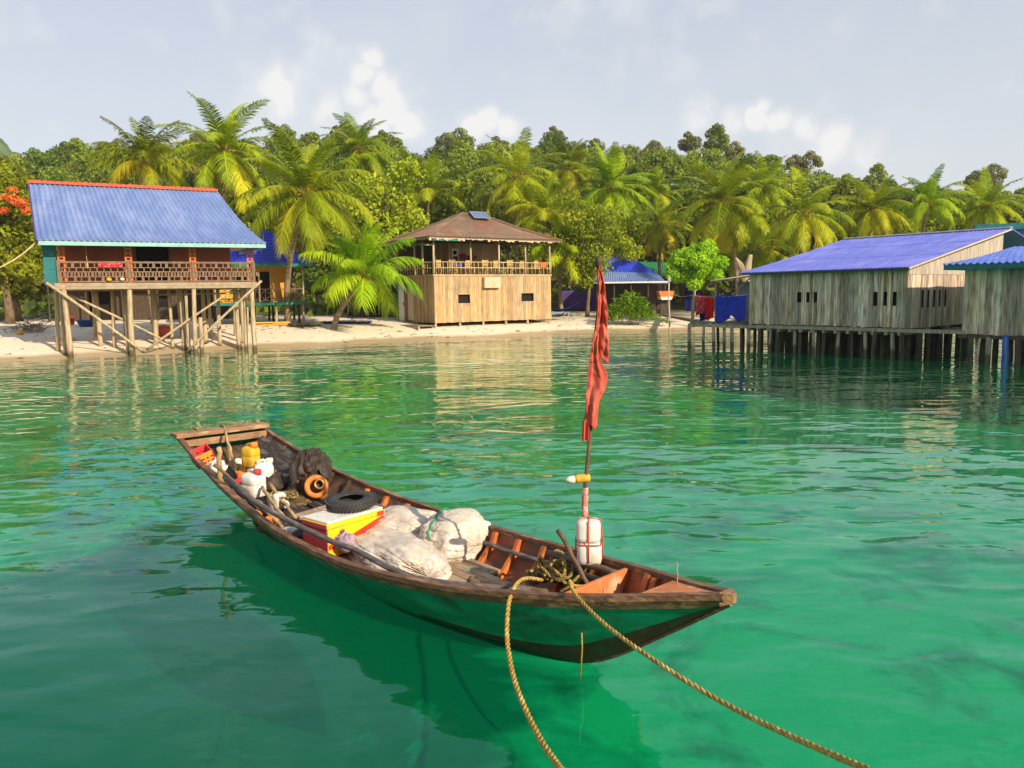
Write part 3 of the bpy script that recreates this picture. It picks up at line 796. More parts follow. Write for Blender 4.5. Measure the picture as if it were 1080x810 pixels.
def palm(label, cpx, cpy, Y, rpx, kind, base=None, rz=0.0, bend=0.0, nuts=False, skirt=False, tr=.15, group=None):
    """crown centre given by its pixel at depth Y; rpx is the crown radius in pixels; trunk runs to the ground"""
    top = unp(cpx, cpy, Y=Y)
    b = base if base is not None else Vector((top.x + bend, Y, 0))
    b = Vector((b.x, b.y, gz(b.x, b.y)))
    e = thing('palm_tree', label, 'palm', b, 0, group)
    L0, nf, old, low, up, nl, ll = PALM_KIND[kind]; PALM_N[0] += 1; rg = random.Random(PALM_N[0] * 13)
    me = palm_crown('palm_crown_mesh', 100 + PALM_N[0], L0, nf + rg.randint(-4, 4), M['palm_bright'] if kind == 'young' else M['palm'], old * rg.uniform(.6, 1.2), nl, ll * rg.uniform(.9, 1.1), up, low + rg.uniform(-.12, .15), .75 * rg.uniform(.7, 1.4), .058, 1.5 if kind == 'young' and rpx > 60 else .85)
    s = rpx / FPX * Y / (L0 * .86)
    d = top - b
    mb = MB(); rng = random.Random(int(cpx * 7 + cpy))
    n = 15
    pts, rr = [], []
    for i in range(n):
        t = i / (n - 1)
        off = math.sin(PI * t) * .06 * d.length
        pts.append(Vector((d.x * t ** 1.4 + off * (1 if d.x < 0 else -1) * .4, d.y * t, d.z * t - (.3 if i == 0 else 0))))
        rr.append(tr * (1.7 if i == 0 else 1.2 - .35 * t) * (1 + .06 * (i % 2)))
    mb.tube(pts, rr, 10, jit=.04, rng=rng)
    mb.build('trunk', M['palm_bark'], e, smooth=True)
    c = link(bpy.data.objects.new('crown', me)); c.parent = e; c.location = d; c.scale = (s, s, s); c.rotation_euler = (rng.uniform(-.16, .16), rng.uniform(-.16, .16), rz)
    hb = MB()   # fibrous sheath at the crown's base
    for k in range(16):
        a = k * 2.4; z0 = -rng.uniform(.0, .5) * s
        hb.tube([d + Vector((math.cos(a) * .08, math.sin(a) * .08, z0 - .2 * s)), d + Vector((math.cos(a) * .22, math.sin(a) * .22, z0 + .15)) , d + Vector((math.cos(a) * .5 * s, math.sin(a) * .5 * s, z0 + .45 * s))], [.09, .07, .03], 5)
    if skirt:
        for k in range(26):
            a = k * 2.4; l = rng.uniform(.8, 2.2)
            hb.tube([d + Vector((math.cos(a) * .2, math.sin(a) * .2, -.1)), d + Vector((math.cos(a) * .5, math.sin(a) * .5, -.35 - l * .3)), d + Vector((math.cos(a) * rng.uniform(.2, .55), math.sin(a) * .45, -.4 - l))], [.05, .06, .02], 4)
    hb.build('leaf_sheath', M['husk'], e)
    if nuts:
        for k in range(5):
            a = k * 2.1; q = .36 + .1 * (k % 3); nb = MB()
            nb.lathe([(0, -.16), (.1, -.11), (.14, 0), (.1, .12), (0, .17)], 8, Matrix.Translation(d + Vector((math.cos(a) * q, math.sin(a) * q, -.25 - .13 * (k % 3)))))
            nb.build('coconut', M['husk'], e, smooth=True)
    return e


palm('palm with yellowing fronds rising behind the left end of the red walled stilt house', 152, 172, 54, 52, 'd', rz=.4, nuts=True)
palm('tallest palm on the left, its head against the sky behind the blue roof', 236, 160, 60, 66, 'c', rz=1.2, nuts=True, skirt=True)
palm('very large palm with brown dead skirt beside the small ochre house', 323, 206, 50.5, 78, 'big', base=unp(304, 330, Y=53.5), rz=2.2, tr=.17, nuts=True, skirt=True)
palm('short bright green palm with leaning trunk on the open sand', 385, 294, 50.5, 63, 'young', base=unp(352, 346, Y=50.5), rz=.9, tr=.15)
palm('palm head half hidden behind the large skirted palm', 378, 158, 72, 44, 'a', rz=2)
palm('dark palm directly behind the rusty roof, left of its peak', 452, 206, 72, 46, 'd', rz=.3)
palm('palm with drooping golden fronds behind the solar panel roof', 547, 187, 70, 50, 'b', rz=2.9, nuts=True)
palm('lower palm crowding the right slope of the rusty roof', 575, 226, 66, 46, 'd', rz=1.0)
palm('small palm head between two taller ones behind the rusty roof', 600, 180, 84, 38, 'a', rz=.8)
palm('palm with arching fronds above the feathery tree', 643, 200, 72, 48, 'c', rz=2.5)
palm('shaded palm with hanging fronds above the green roof', 698, 238, 74, 40, 'a', rz=1.7)
palm('tall palm standing over the round lime green tree', 763, 215, 66, 58, 'c', base=unp(778, 300, Y=66), rz=.5, nuts=True)
palm('wide palm with golden lower fronds behind the low end of the violet roof', 848, 226, 64, 52, 'b', rz=1.9, nuts=True, skirt=True)
palm('palm behind the middle of the violet roof', 920, 222, 66, 42, 'a', rz=2.8)
palm('palm with dead yellow fronds behind the high part of the violet roof', 977, 216, 66, 40, 'd', rz=.2, nuts=True)
palm('palm with short golden head at the right edge behind the sheds', 1040, 218, 66, 42, 'b', rz=1.1)
palm('low palm half buried in leaves right of the timber cafe', 592, 268, 64, 42, 'young', rz=3.9)
palm('young palm beside the foot of the feathery tree', 690, 205, 86, 34, 'd', rz=5)
palm('small pale palm far behind the lean-to roof', 805, 200, 80, 40, 'a', rz=4)
palm('shaded palm between the lime tree and the wide golden palm', 800, 262, 70, 44, 'c', rz=5.5)


# ---------------------------------------------------------------- single broadleaf trees round the village
def broadleaf(name, label, px, Y, crown, mat, nl, size, trunk_r=.16, bark='bark', seed=1, basepx=None, extra=None, cat='tree', shell=.55, top=None):
    """crown: list of (px, py, radius_px [, dy]) clumps at depth Y"""
    b = unp(basepx or px, 330, Y=Y); b = Vector((b.x, Y, gz(b.x, Y)))
    e = thing(name, label, cat, b)
    rng = random.Random(seed)
    blobs = []
    for c in crown:
        p = unp(c[0], c[1], Y=Y) - b; r = c[2] / FPX * Y
        for k in range(7):
            d = Vector((rng.gauss(0, 1), rng.gauss(0, 1), rng.gauss(0, 1))).normalized() * r * .62
            q = r * rng.uniform(.34, .5)
            blobs.append((p.x + d.x, p.y + d.y, max(.4, p.z + d.z), q, q, q * .8))
        blobs.append((p.x, p.y, max(.4, p.z), r * .6, r * .6, r * .6))
    V, Q, t = leaf_cloud(seed, blobs, nl, size, shell=shell)
    o = link(bpy.data.objects.new('crown', np_mesh(name + '_crown', V, Q, mat, t))); o.parent = e
    zt = max(bl[2] for bl in blobs)
    cx = sum(bl[0] for bl in blobs) / len(blobs)
    limb_trunk(seed, zt, trunk_r, 5, (max(bl[0] for bl in blobs) - min(bl[0] for bl in blobs)) * .28, top or zt * .65, (cx, 0)).build('trunk', M[bark], e, smooth=True)
    if extra:
        V, Q, t = leaf_cloud(seed + 5, [(*(unp(a, c, Y=Y - 2.2) - b), r / FPX * Y, r / FPX * Y, r / FPX * Y * .5) for a, c, r in extra], 420, .22, shell=.2)
        o = link(bpy.data.objects.new('blossom', np_mesh(name + '_blossom', V, Q, M['flame'], t))); o.parent = e
    return e


broadleaf('flame_tree', 'leafy tree with orange blossom at the left edge beside the stilt house', 10, 54, [(-20, 215, 42), (15, 200, 36), (30, 245, 34), (5, 270, 40), (-30, 270, 40), (28, 285, 26)], M['yellow_leaf'], 7500, .34, .22, seed=31,
          extra=[(10, 208, 7), (22, 214, 9), (4, 222, 6), (28, 222, 6), (13, 200, 5)])
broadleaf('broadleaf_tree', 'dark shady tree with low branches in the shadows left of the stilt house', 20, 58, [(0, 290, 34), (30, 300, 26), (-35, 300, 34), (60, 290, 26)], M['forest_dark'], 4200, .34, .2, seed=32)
broadleaf('broadleaf_tree', 'big yellow-green tree filling the gap between the skirted palm and the rusty roof', 400, 66, [(395, 205, 34), (420, 190, 30), (370, 225, 30), (425, 235, 28), (400, 245, 34)], M['yellow_leaf'], 6500, .34, .2, seed=33)
broadleaf('feathery_tree', 'feathery yellow-green tree on thin dark trunk between the cafe and the blue roofed hut', 622, 63, [(612, 225, 30), (640, 240, 30), (598, 262, 28), (630, 275, 28), (660, 262, 18), (612, 290, 20)], M['yellow_leaf'], 9000, .24, .13, seed=34, basepx=619, shell=.35)
broadleaf('lime_tree', 'small rounded lime green tree with dense crown beside the lean-to', 731, 57, [(733, 274, 22), (715, 284, 16), (752, 284, 18), (733, 291, 18), (742, 265, 15), (722, 271, 17)], M['lime_leaf'], 13000, .2, .11, seed=35, shell=.45)
broadleaf('broadleaf_tree', 'dense green tree standing between the skirted palm and the blue stilt house roof', 265, 62, [(268, 215, 28), (290, 235, 26), (255, 240, 26), (285, 205, 22)], M['forest_mid'], 4500, .32, .18, seed=36)
broadleaf('broadleaf_tree', 'green tree whose crown fills the space below the palms left of the feathery tree', 520, 74, [(500, 215, 30), (530, 230, 28), (475, 232, 26), (555, 260, 26)], M['forest_mid'], 5000, .36, .18, seed=37)
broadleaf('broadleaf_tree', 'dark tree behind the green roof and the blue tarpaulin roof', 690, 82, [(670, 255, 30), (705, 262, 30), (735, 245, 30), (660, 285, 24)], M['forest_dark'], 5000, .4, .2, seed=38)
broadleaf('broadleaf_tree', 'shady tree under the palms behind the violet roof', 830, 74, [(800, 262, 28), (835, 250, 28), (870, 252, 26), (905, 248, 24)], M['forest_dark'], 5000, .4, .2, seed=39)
broadleaf('broadleaf_tree', 'mid green tree behind the right end of the violet roof', 990, 76, [(950, 238, 26), (990, 235, 26), (1030, 230, 26), (1070, 225, 26)], M['forest_mid'], 5000, .4, .2, seed=40)
broadleaf('broadleaf_tree', 'dark tree in the shade behind the posts of the stilt house', 150, 66, [(80, 290, 30), (120, 280, 30), (165, 285, 30), (205, 290, 28), (120, 310, 24)], M['forest_dark'], 5000, .42, .2, seed=41)
broadleaf('broadleaf_tree', 'dark green tree in the shade behind the leaning palm', 380, 64, [(345, 285, 26), (372, 270, 26), (405, 280, 26), (330, 300, 20)], M['forest_dark'], 4500, .36, .2, seed=42)


def shrub():
    b = unp(665, 326, Y=57.5); b.z = gz(b.x, b.y)
    e = thing('leafy_shrub', 'low leafy shrub with upright bright leaves on the sand before the blue roofed hut', 'shrub', b)
    rng = random.Random(4); VV, QQ, TT = [], [], []
    for k in range(170):
        x = rng.gauss(0, .95); y = rng.gauss(0, .5); h = 2.3 * math.exp(-(x / 2.0) ** 2) * rng.uniform(.5, 1.05)
        for j in range(7):
            a = rng.uniform(0, 6.28); z = h * (.35 + .65 * j / 6); l = rng.uniform(.35, .6)
            d = Vector((math.cos(a) * .8, math.sin(a) * .8, rng.uniform(.2, 1.0))).normalized(); s = d.cross(Vector((0, 0, 1))).normalized() * .07
            p = Vector((x, y, z)); k0 = len(VV)
            VV += [p, p + d * l * .5 + s, p + d * l - Vector((0, 0, .1)), p + d * l * .5 - s]; QQ.append((k0, k0 + 1, k0 + 2, k0 + 3)); TT += [rng.random() * .9] * 4
    o = link(bpy.data.objects.new('foliage', np_mesh('shrub_foliage', np.array([tuple(v) for v in VV]), np.array(QQ), M['lime_leaf'], TT))); o.parent = e
    mb = MB()
    for k in range(14):
        x = rng.gauss(0, .6); mb.tube([(x * .5, 0, -.1), (x, rng.gauss(0, .2), 1.0 * math.exp(-(x / 1.5) ** 2))], [.03, .015], 5)
    mb.build('stem', M['bark'], e)


shrub()


def stub_tree():
    b = unp(786, 300, Y=60); b.z = gz(b.x, b.y)
    e = thing('dead_tree', 'pale bare broken tree trunk behind the lean-to roof', 'tree', b)
    mb = MB(); h = unp(786, 272, Y=60).z - b.z
    mb.tube([(0, 0, -.2), (.05, 0, h * .5), (.1, 0, h * .75), (.35, 0, h * 1.05)], [.42, .36, .33, .16], 9, jit=.1)
    mb.tube([(.05, 0, h * .7), (-.35, .1, h * .9), (-.75, .1, h * 1.0)], [.26, .2, .1], 8, jit=.1)
    mb.build('trunk', M['pale_bark'], e)


stub_tree()
# ---------------------------------------------------------------- building helpers
def sheet_roof(e0, e1, r0, r1, waves, amp, sag=0.0, rows=0, step=0.0, thick=.04, per=6, ny=None):
    """a corrugated slope between eave e0-e1 and ridge r0-r1, hollowed by sag, tiles laid in rows; closed, with real thickness"""
    e0, e1, r0, r1 = map(Vector, (e0, e1, r0, r1))
    nx = max(2, waves * per); ny = ny or (rows * 2 if rows else 8)
    nrm = (e1 - e0).cross(r0 - e0).normalized()
    if nrm.z < 0: nrm = -nrm

    def pt(a, t, off):
        p = e0.lerp(e1, a).lerp(r0.lerp(r1, a), t)
        p.z -= sag * 4 * t * (1 - t) * (1 - .3 * t)
        q = amp * math.cos(2 * PI * waves * a) + off
        if rows: q += step * (1 - ((t * rows) % 1.0)) if t < 1 else 0
        return p + nrm * q
    V, F = [], []
    ts = []
    if rows:
        for k in range(rows): ts += [k / rows + 1e-4, (k + 1) / rows - 1e-4]
        ts[-1] = 1.0 - 1e-6
    else: ts = [j / ny for j in range(ny + 1)]
    for off in (0, -thick):
        for t in ts:
            for i in range(nx + 1): V.append(pt(i / nx, t, off))
    m, w = len(ts), nx + 1
    for j in range(m - 1):
        for i in range(nx):
            a = j * w + i
            F.append((a, a + 1, a + w + 1, a + w)); b = a + m * w; F.append((b, b + w, b + w + 1, b + 1))
    for i in range(nx):
        F.append((i, i + m * w, i + 1 + m * w, i + 1)); a = (m - 1) * w + i; F.append((a, a + 1, a + 1 + m * w, a + m * w))
    for j in range(m - 1):
        a = j * w; F.append((a, a + w, a + w + m * w, a + m * w)); a = j * w + nx; F.append((a, a + m * w, a + w + m * w, a + w))
    return V, F


def plank_wall(mb, x0, x1, z0, z1, pw, rng, M4=None, holes=(), th=.025, jz=.03, ztop=None, y=0.0):
    """upright boards side by side along x; ztop(x) may give a sloping head; holes are (x0,x1,z0,z1)"""
    x = x0
    while x < x1 - .01:
        w = min(pw * rng.uniform(.8, 1.2), x1 - x)
        if x1 - x - w < pw * .3: w = x1 - x
        for h in holes:
            for q in h[:2]:
                if x + .012 < q < x + w - .012: w = q - x
        zt = (ztop(x + w / 2) if ztop else z1)
        segs = [(z0 - rng.uniform(0, jz), zt)]
        for hx0, hx1, hz0, hz1 in holes:
            if x + w > hx0 + .01 and x < hx1 - .01:
                ns = []
                for a, b in segs:
                    if hz0 > a: ns.append((a, min(hz0, b)))
                    if hz1 < b: ns.append((max(hz1, a), b))
                segs = ns
        yy = y + rng.uniform(-.008, .008)
        for a, b in segs:
            if b - a > .01:
                P = [Vector((cx, cy, cz)) for cz in (a, b) for cx, cy in ((x + .004, yy - th / 2), (x + w - .004, yy - th / 2), (x + w - .004, yy + th / 2), (x + .004, yy + th / 2))]
                if ztop:
                    for q in (4, 7): P[q].z = ztop(x) if b == zt else b
                    for q in (5, 6): P[q].z = ztop(x + w) if b == zt else b
                if M4 is not None: P = [M4 @ p for p in P]
                mb.add(P, [(3, 2, 1, 0), (4, 5, 6, 7), (0, 1, 5, 4), (1, 2, 6, 5), (2, 3, 7, 6), (3, 0, 4, 7)])
        x += w


def frame4(ox, oy, rz, oz=0): return Matrix.Translation((ox, oy, oz)) @ Matrix.Rotation(rz, 4, 'Z')


def pole_part(e, Mw, x, y, ztop, r, mat, name='stilt', rng=random, lean=.05, zb=None, n=9):
    """post from the ground (or a little below it) up to ztop, in the thing's local frame"""
    w = Mw @ Vector((x, y, 0))
    z0 = (gz(w.x, w.y) if zb is None else zb) - .35
    mb = MB(); dx, dy = rng.uniform(-lean, lean), rng.uniform(-lean, lean)
    pts = []
    for i in range(6):
        t = i / 5
        pts.append((x + dx * (1 - t) + rng.uniform(-.012, .012), y + dy * (1 - t) + rng.uniform(-.012, .012), z0 + (ztop - z0) * t))
    mb.tube(pts, [r * (1.1 - .2 * i / 5) * rng.uniform(.95, 1.05) for i in range(6)], n, jit=.05, rng=rng)
    return mb.build(name, mat, e, smooth=True)


# ================================================================ A: red walled stilt house with pale blue roof
def stilt_house():
    rng = random.Random(2)
    yaw = R(28); ox, oy = -21.0, 37.9
    L, Dp = 8.75, 5.6; zf = 3.5
    Mw = frame4(ox, oy, yaw)
    e = thing('stilt_house', 'red walled house on tall pale stilts with light blue tiled roof at the water', 'house', (ox, oy, 0), yaw)
    mb = MB(); mb.boxx(-.25, L + .15, -.12, Dp, zf - .16, zf); mb.boxx(-.25, L + .15, -.16, .0, zf - .3, zf - .163)
    for k in range(5): mb.boxx(-.2, L + .1, .7 + k * 1.15, .85 + k * 1.15, zf - .32, zf - .165)
    mb.build('floor', M['concrete_slab'], e, bevel=.012)
    # walls: front wall set back behind a porch, doorway left open
    w = MB(); yw = 2.2; top = 6.1; dl, dr = 3.38, 5.0
    w.boxx(.12, dl, yw, yw + .1, zf, top); w.boxx(dr, L - .75, yw, yw + .1, zf, top); w.boxx(dl, dr, yw, yw + .1, zf + 2.05, top)
    w.boxx(.02, .12, yw, Dp, zf, top); w.boxx(L - .85, L - .75, yw + .103, Dp, zf, top); w.boxx(.125, L - .855, Dp - .1, Dp, zf, top)
    for k in range(14): w.boxx(.2 + k * .24, .215 + k * .24, yw - .008, yw, zf, top - .4)
    w.build('wall', M['wall_red'], e)
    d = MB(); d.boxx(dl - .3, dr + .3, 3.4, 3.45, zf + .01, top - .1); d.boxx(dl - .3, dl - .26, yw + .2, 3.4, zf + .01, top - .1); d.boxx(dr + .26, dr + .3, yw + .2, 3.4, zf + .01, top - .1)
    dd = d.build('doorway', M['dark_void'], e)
    d = MB()
    for a in (dl - .0, dr + .0): d.boxx(a - .045, a + .045, yw - .03, yw - .002, zf, zf + 2.08)
    d.boxx(dl - .045, dr + .045, yw - .03, yw - .002, zf + 2.083, zf + 2.16)
    d.build('door_frame', M['rail_brown'], dd)
    # ladder-like orange porch posts
    for i, px in enumerate((.12, 2.95, 5.85, L - .14)):
        p = MB()
        for s in (-.12, .12): p.boxx(px + s - .035, px + s + .035, -.04, .05, zf, 5.45)
        for k in range(6): p.boxx(px - .084, px + .084, -.03, .04, zf + 1.0 + k * .19, zf + 1.09 + k * .19)
        p.build('porch_post', M['orange_paint'], e)
    # breeze-block style balustrade
    r = MB(); z = zf
    for zz, h in ((.03, .07), (.27, .04), (.5, .05), (.7, .04), (.93, .09)): r.boxx(-.06, L + .04, -.09, -.02, z + zz, z + zz + h)
    x = 0.0
    k = 0
    while x < L:
        r.boxx(x, x + .045, -.085, -.028, z + .1, z + .27); r.boxx(x + .16, x + .26, -.085, -.028, z + .31, z + .5); r.boxx(x + .02, x + .09, -.083, -.03, z + .31, z + .5)
        r.boxx(x + .1, x + .15, -.085, -.028, z + .55, z + .7); r.boxx(x, x + .05, -.085, -.028, z + .74, z + .93)
        if k % 2 == 0: r.boxx(x - .08, x, -.083, -.03, z + .74, z + .93); r.boxx(x + .045, x + .12, -.083, -.03, z + .1, z + .27)
        x += .29; k += 1
    for px in (-.02, 2.95, 5.85, L): r.boxx(px - .07, px + .07, -.12, .0, z, z + 1.06)
    for yy in range(5): r.boxx(L + .0, L + .04, .1 + yy * .3, .14 + yy * .3, z + .1, z + .93)
    r.boxx(L - .01, L + .05, 0, 1.5, z + .93, z + 1.0)
    r.build('balustrade', M['rail_brown'], e)
    # teal shutters on the left end
    s = MB()
    for k, (c, z0, z1) in enumerate(((0, zf - .1, zf + .62), (1, zf + .64, zf + 1.3), (0, zf + 1.32, zf + 1.98))): s.boxx(-.62, -.12, -.02 + .03 * c, .03 + .03 * c, z0, z1)
    s.boxx(-.14, -.09, .0, 1.5, zf - .1, zf + 1.98)
    s.build('shutter', M['teal'], e)
    # roof
    e0, e1, r0, r1 = (-.75, -.9, 5.41), (L + .55, -.9, 5.41), (-1.05, 3.3, 8.42), (L - 1.1, 3.3, 8.42)
    V, F = sheet_roof(e0, e1, r0, r1, 40, .042, .34, 17, .014, per=6)
    rb = MB(); rb.add(V, F)
    V, F = sheet_roof((L + .55, 6.6, 5.5), (-.75, 6.6, 5.5), (L - 1.1, 3.3, 8.42), (-1.05, 3.3, 8.42), 42, .03, .3, 12, .03, per=4)
    rb.add(V, F)
    V, F = sheet_roof((L + .55, -.62, 5.46), (L + .55, 6.6, 5.5), (L - 1.1, 3.25, 8.40), (L - 1.1, 3.35, 8.40), 30, .03, .3, 12, .03, per=4)
    rb.add(V, F)
    roof = rb.build('roof', M['roof_blue'], e)
    rc = MB(); rc.bar((-1.1, 3.3, 8.48), (L - 1.05, 3.3, 8.46), .26, .12)
    for k in range(30): rc.box((-.95 + k * .29, 3.3, 8.53), (.2, .2, .08))
    rc.build('ridge_cap', M['ridge_red'], roof)
    f = MB(); f.boxx(-.72, L + .52, -.88, -.83, 5.2, 5.38); f.boxx(L + .46, L + .51, -.825, 6.5, 5.22, 5.37)
    f.build('fascia', M['mint'], roof)
    b = MB(); b.bar((-.8, -.86, 5.34), (-1.08, 3.3, 8.32), .06, .24); b.bar((-1.08, 3.3, 8.32), (-.8, 6.6, 5.4), .06, .24)
    b.build('bargeboard', M['violet_board'], roof)
    gw = MB(); gw.add([(-.68, .2, 5.6), (-.68, 6.0, 5.6), (-.9, 3.3, 8.05), (-.6, .2, 5.6), (-.6, 6.0, 5.6), (-.82, 3.3, 8.05)], [(0, 2, 1), (3, 4, 5), (0, 1, 4, 3), (1, 2, 5, 4), (2, 0, 3, 5)])
    gw.build('gable', M['teal'], roof)
    pt = MB(); p0 = Vector((2.6, 1.92, 7.2)); pt.box((2.75, 2.35, 7.47), (.42, .34, .02), M=Matrix.Rotation(R(36), 3, 'X'))
    pt.build('roof_patch', M['white_paint'], roof)
    c = MB(); c.boxx(-.7, L + .4, -.8, 6.3, 5.42, 5.45); c.build('ceiling', M['plank_warm'], roof)
    # stilts
    for (x, y, zt, rr) in [(.12, -.05, zf - .1, .12), (-.02, .55, zf - .1, .11), (-.22, 1.5, zf, .1), (2.9, .0, zf - .1, .13), (2.72, .35, 2.0, .09), (5.82, -.02, zf - .08, .11), (6.05, -.1, 1.75, .1), (8.62, .02, zf - .1, .12),
                           (.0, 2.9, zf - .1, .11), (1.5, 2.7, zf - .2, .1), (2.2, 2.2, zf - .2, .09), (2.75, 2.5, zf - .2, .1), (4.2, 2.7, zf - .2, .12), (4.8, 1.6, zf - .2, .08), (5.3, 1.1, zf - .2, .11), (5.5, .55, zf - .2, .08),
                           (6.6, 2.9, zf - .2, .11), (7.3, 2.4, zf - .2, .1), (8.0, 1.2, zf - .2, .11), (8.4, .7, zf - .2, .1), (.1, 5.3, zf - .1, .11), (2.9, 5.2, zf - .1, .11), (5.6, 5.2, zf - .1, .11), (8.6, 5.2, zf - .1, .11), (8.6, 2.8, zf - .1, .11), (1.4, 4.6, zf - .2, .09), (4.2, 4.6, zf - .2, .09), (7.1, 4.6, zf - .2, .09)]:
        pole_part(e, Mw, x, y, zt, rr, M['post'], 'stilt', rng, .1)
    for p0, p1, rr in [((-.55, -.3, zf + .02), (3.35, -.3, .12), .075), ((-.3, .75, zf - .2), (4.6, .7, .5), .065), ((3.5, .35, .2), (8.0, .3, zf - .25), .065), ((5.3, -.25, .05), (9.1, -.25, zf + .05), .07)]:
        m = MB(); P0, P1 = Vector(p0), Vector(p1)
        m.tube([P0.lerp(P1, t) + Vector((0, 0, .05 * math.sin(PI * t))) for t in (0, .25, .5, .75, 1)], [rr, rr * .95, rr * .9, rr * .9, rr * .85], 8, jit=.05)
        m.build('brace', M['post'], e, smooth=True)
    m = MB(); m.bar((3.0, 3.1, 2.9), (8.8, 3.1, 2.95), .09); m.build('tie_beam', M['post'], e)
    return Mw, zf


HA, HAZ = stilt_house()


# ================================================================ B: small ochre house with deep blue roof
def ochre_house():
    rng = random.Random(3)
    yaw = R(22); ox, oy = -18.6, 51.0; L = 5.5; zf = 2.35
    Mw = frame4(ox, oy, yaw)
    e = thing('ochre_house', 'small ochre house with deep blue roof and crossed railing tucked behind the stilt house', 'house', (ox, oy, 0), yaw)
    m = MB(); m.boxx(-.1, L + .1, -.1, 4.8, zf - .12, zf); m.build('floor', M['plank_dark'], e)
    m = MB(); m.boxx(-.12, L + .12, -.16, -.103, zf - .16, zf + .02); m.build('floor_edge', M['teal_green'], e)
    w = MB(); plank_wall(w, .1, L - 1.0, zf, 5.1, .32, rng, holes=[(2.6, 3.45, zf - 1, zf + 2.0), (1.3, 2.0, zf + .7, zf + 1.7)], y=1.0)
    w.boxx(L - 1.04, L - .98, 1.02, 4.7, zf, 5.1); w.boxx(.06, .12, 1.02, 4.7, zf, 5.1); w.boxx(.12, L - 1.04, 4.64, 4.7, zf, 5.1)
    w.build('wall', M['wall_orange'], e)
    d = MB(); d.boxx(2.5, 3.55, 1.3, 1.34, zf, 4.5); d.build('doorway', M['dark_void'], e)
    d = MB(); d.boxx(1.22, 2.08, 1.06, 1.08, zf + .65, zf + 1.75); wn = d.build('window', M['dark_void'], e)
    d = MB(); d.boxx(1.2, 2.1, .93, .98, zf + 1.7, zf + 1.78); d.boxx(1.2, 2.1, .93, .98, zf + .62, zf + .7); d.boxx(1.2, 1.28, .93, .98, zf + .703, zf + 1.697); d.boxx(2.02, 2.1, .93, .98, zf + .703, zf + 1.697); d.build('frame', M['mint'], wn)
    for x in (.05, 2.7, L - .05):
        p = MB(); p.boxx(x - .05, x + .05, -.06, .04, zf, 4.8); p.build('porch_post', M['post'], e)
    r = MB()
    for z in (.08, .82): r.boxx(0, L, -.05, .0, zf + z, zf + z + .06)
    k = 0
    for i in range(9):
        x0 = i * L / 9; x1 = (i + 1) * L / 9
        r.bar((x0, -.02, zf + .12), (x1, -.02, zf + .82), .035); r.bar((x0, .012, zf + .82), (x1, .012, zf + .12), .035); r.boxx(x0 - .02, x0 + .02, -.045, -.005, zf + .14, zf + .82)
    r.build('railing', M['rail_brown'], e)
    rb = MB()
    V, F = sheet_roof((-.6, -.7, 4.82), (L + .75, -.7, 4.82), (.8, 2.6, 7.15), (L - 1.9, 2.6, 7.15), 26, .03, .3, 12, .03); rb.add(V, F)
    V, F = sheet_roof((L + .75, -.7, 4.82), (L + .75, 5.6, 4.82), (L - 1.9, 2.58, 7.14), (L - 1.9, 2.62, 7.14), 20, .03, .25, 10, .03, per=4); rb.add(V, F)
    V, F = sheet_roof((L + .75, 5.6, 4.82), (-.6, 5.6, 4.82), (L - 1.9, 2.6, 7.15), (.8, 2.6, 7.15), 20, .03, .25, 10, .03, per=4); rb.add(V, F)
    V, F = sheet_roof((-.6, 5.6, 4.82), (-.6, -.7, 4.82), (.8, 2.62, 7.14), (.8, 2.58, 7.14), 20, .03, .25, 10, .03, per=4); rb.add(V, F)
    roof = rb.build('roof', M['roof_deep'], e)
    f = MB(); f.boxx(-.57, L + .72, -.7, -.65, 4.62, 4.8); f.boxx(L + .67, L + .72, -.645, 5.5, 4.62, 4.8); f.build('fascia', M['teal_green'], roof)
    c = MB(); c.boxx(-.55, L + .65, -.6, 5.5, 4.84, 4.87); c.build('ceiling', M['plank_dark'], roof)
    for x in (.1, 1.9, 3.7, L - .1):
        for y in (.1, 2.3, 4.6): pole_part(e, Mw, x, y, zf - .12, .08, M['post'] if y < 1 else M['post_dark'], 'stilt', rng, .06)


ochre_house()


# ================================================================ C: two-storey timber cafe
CAFE = frame4(-4.99, 53.0, R(34.4))


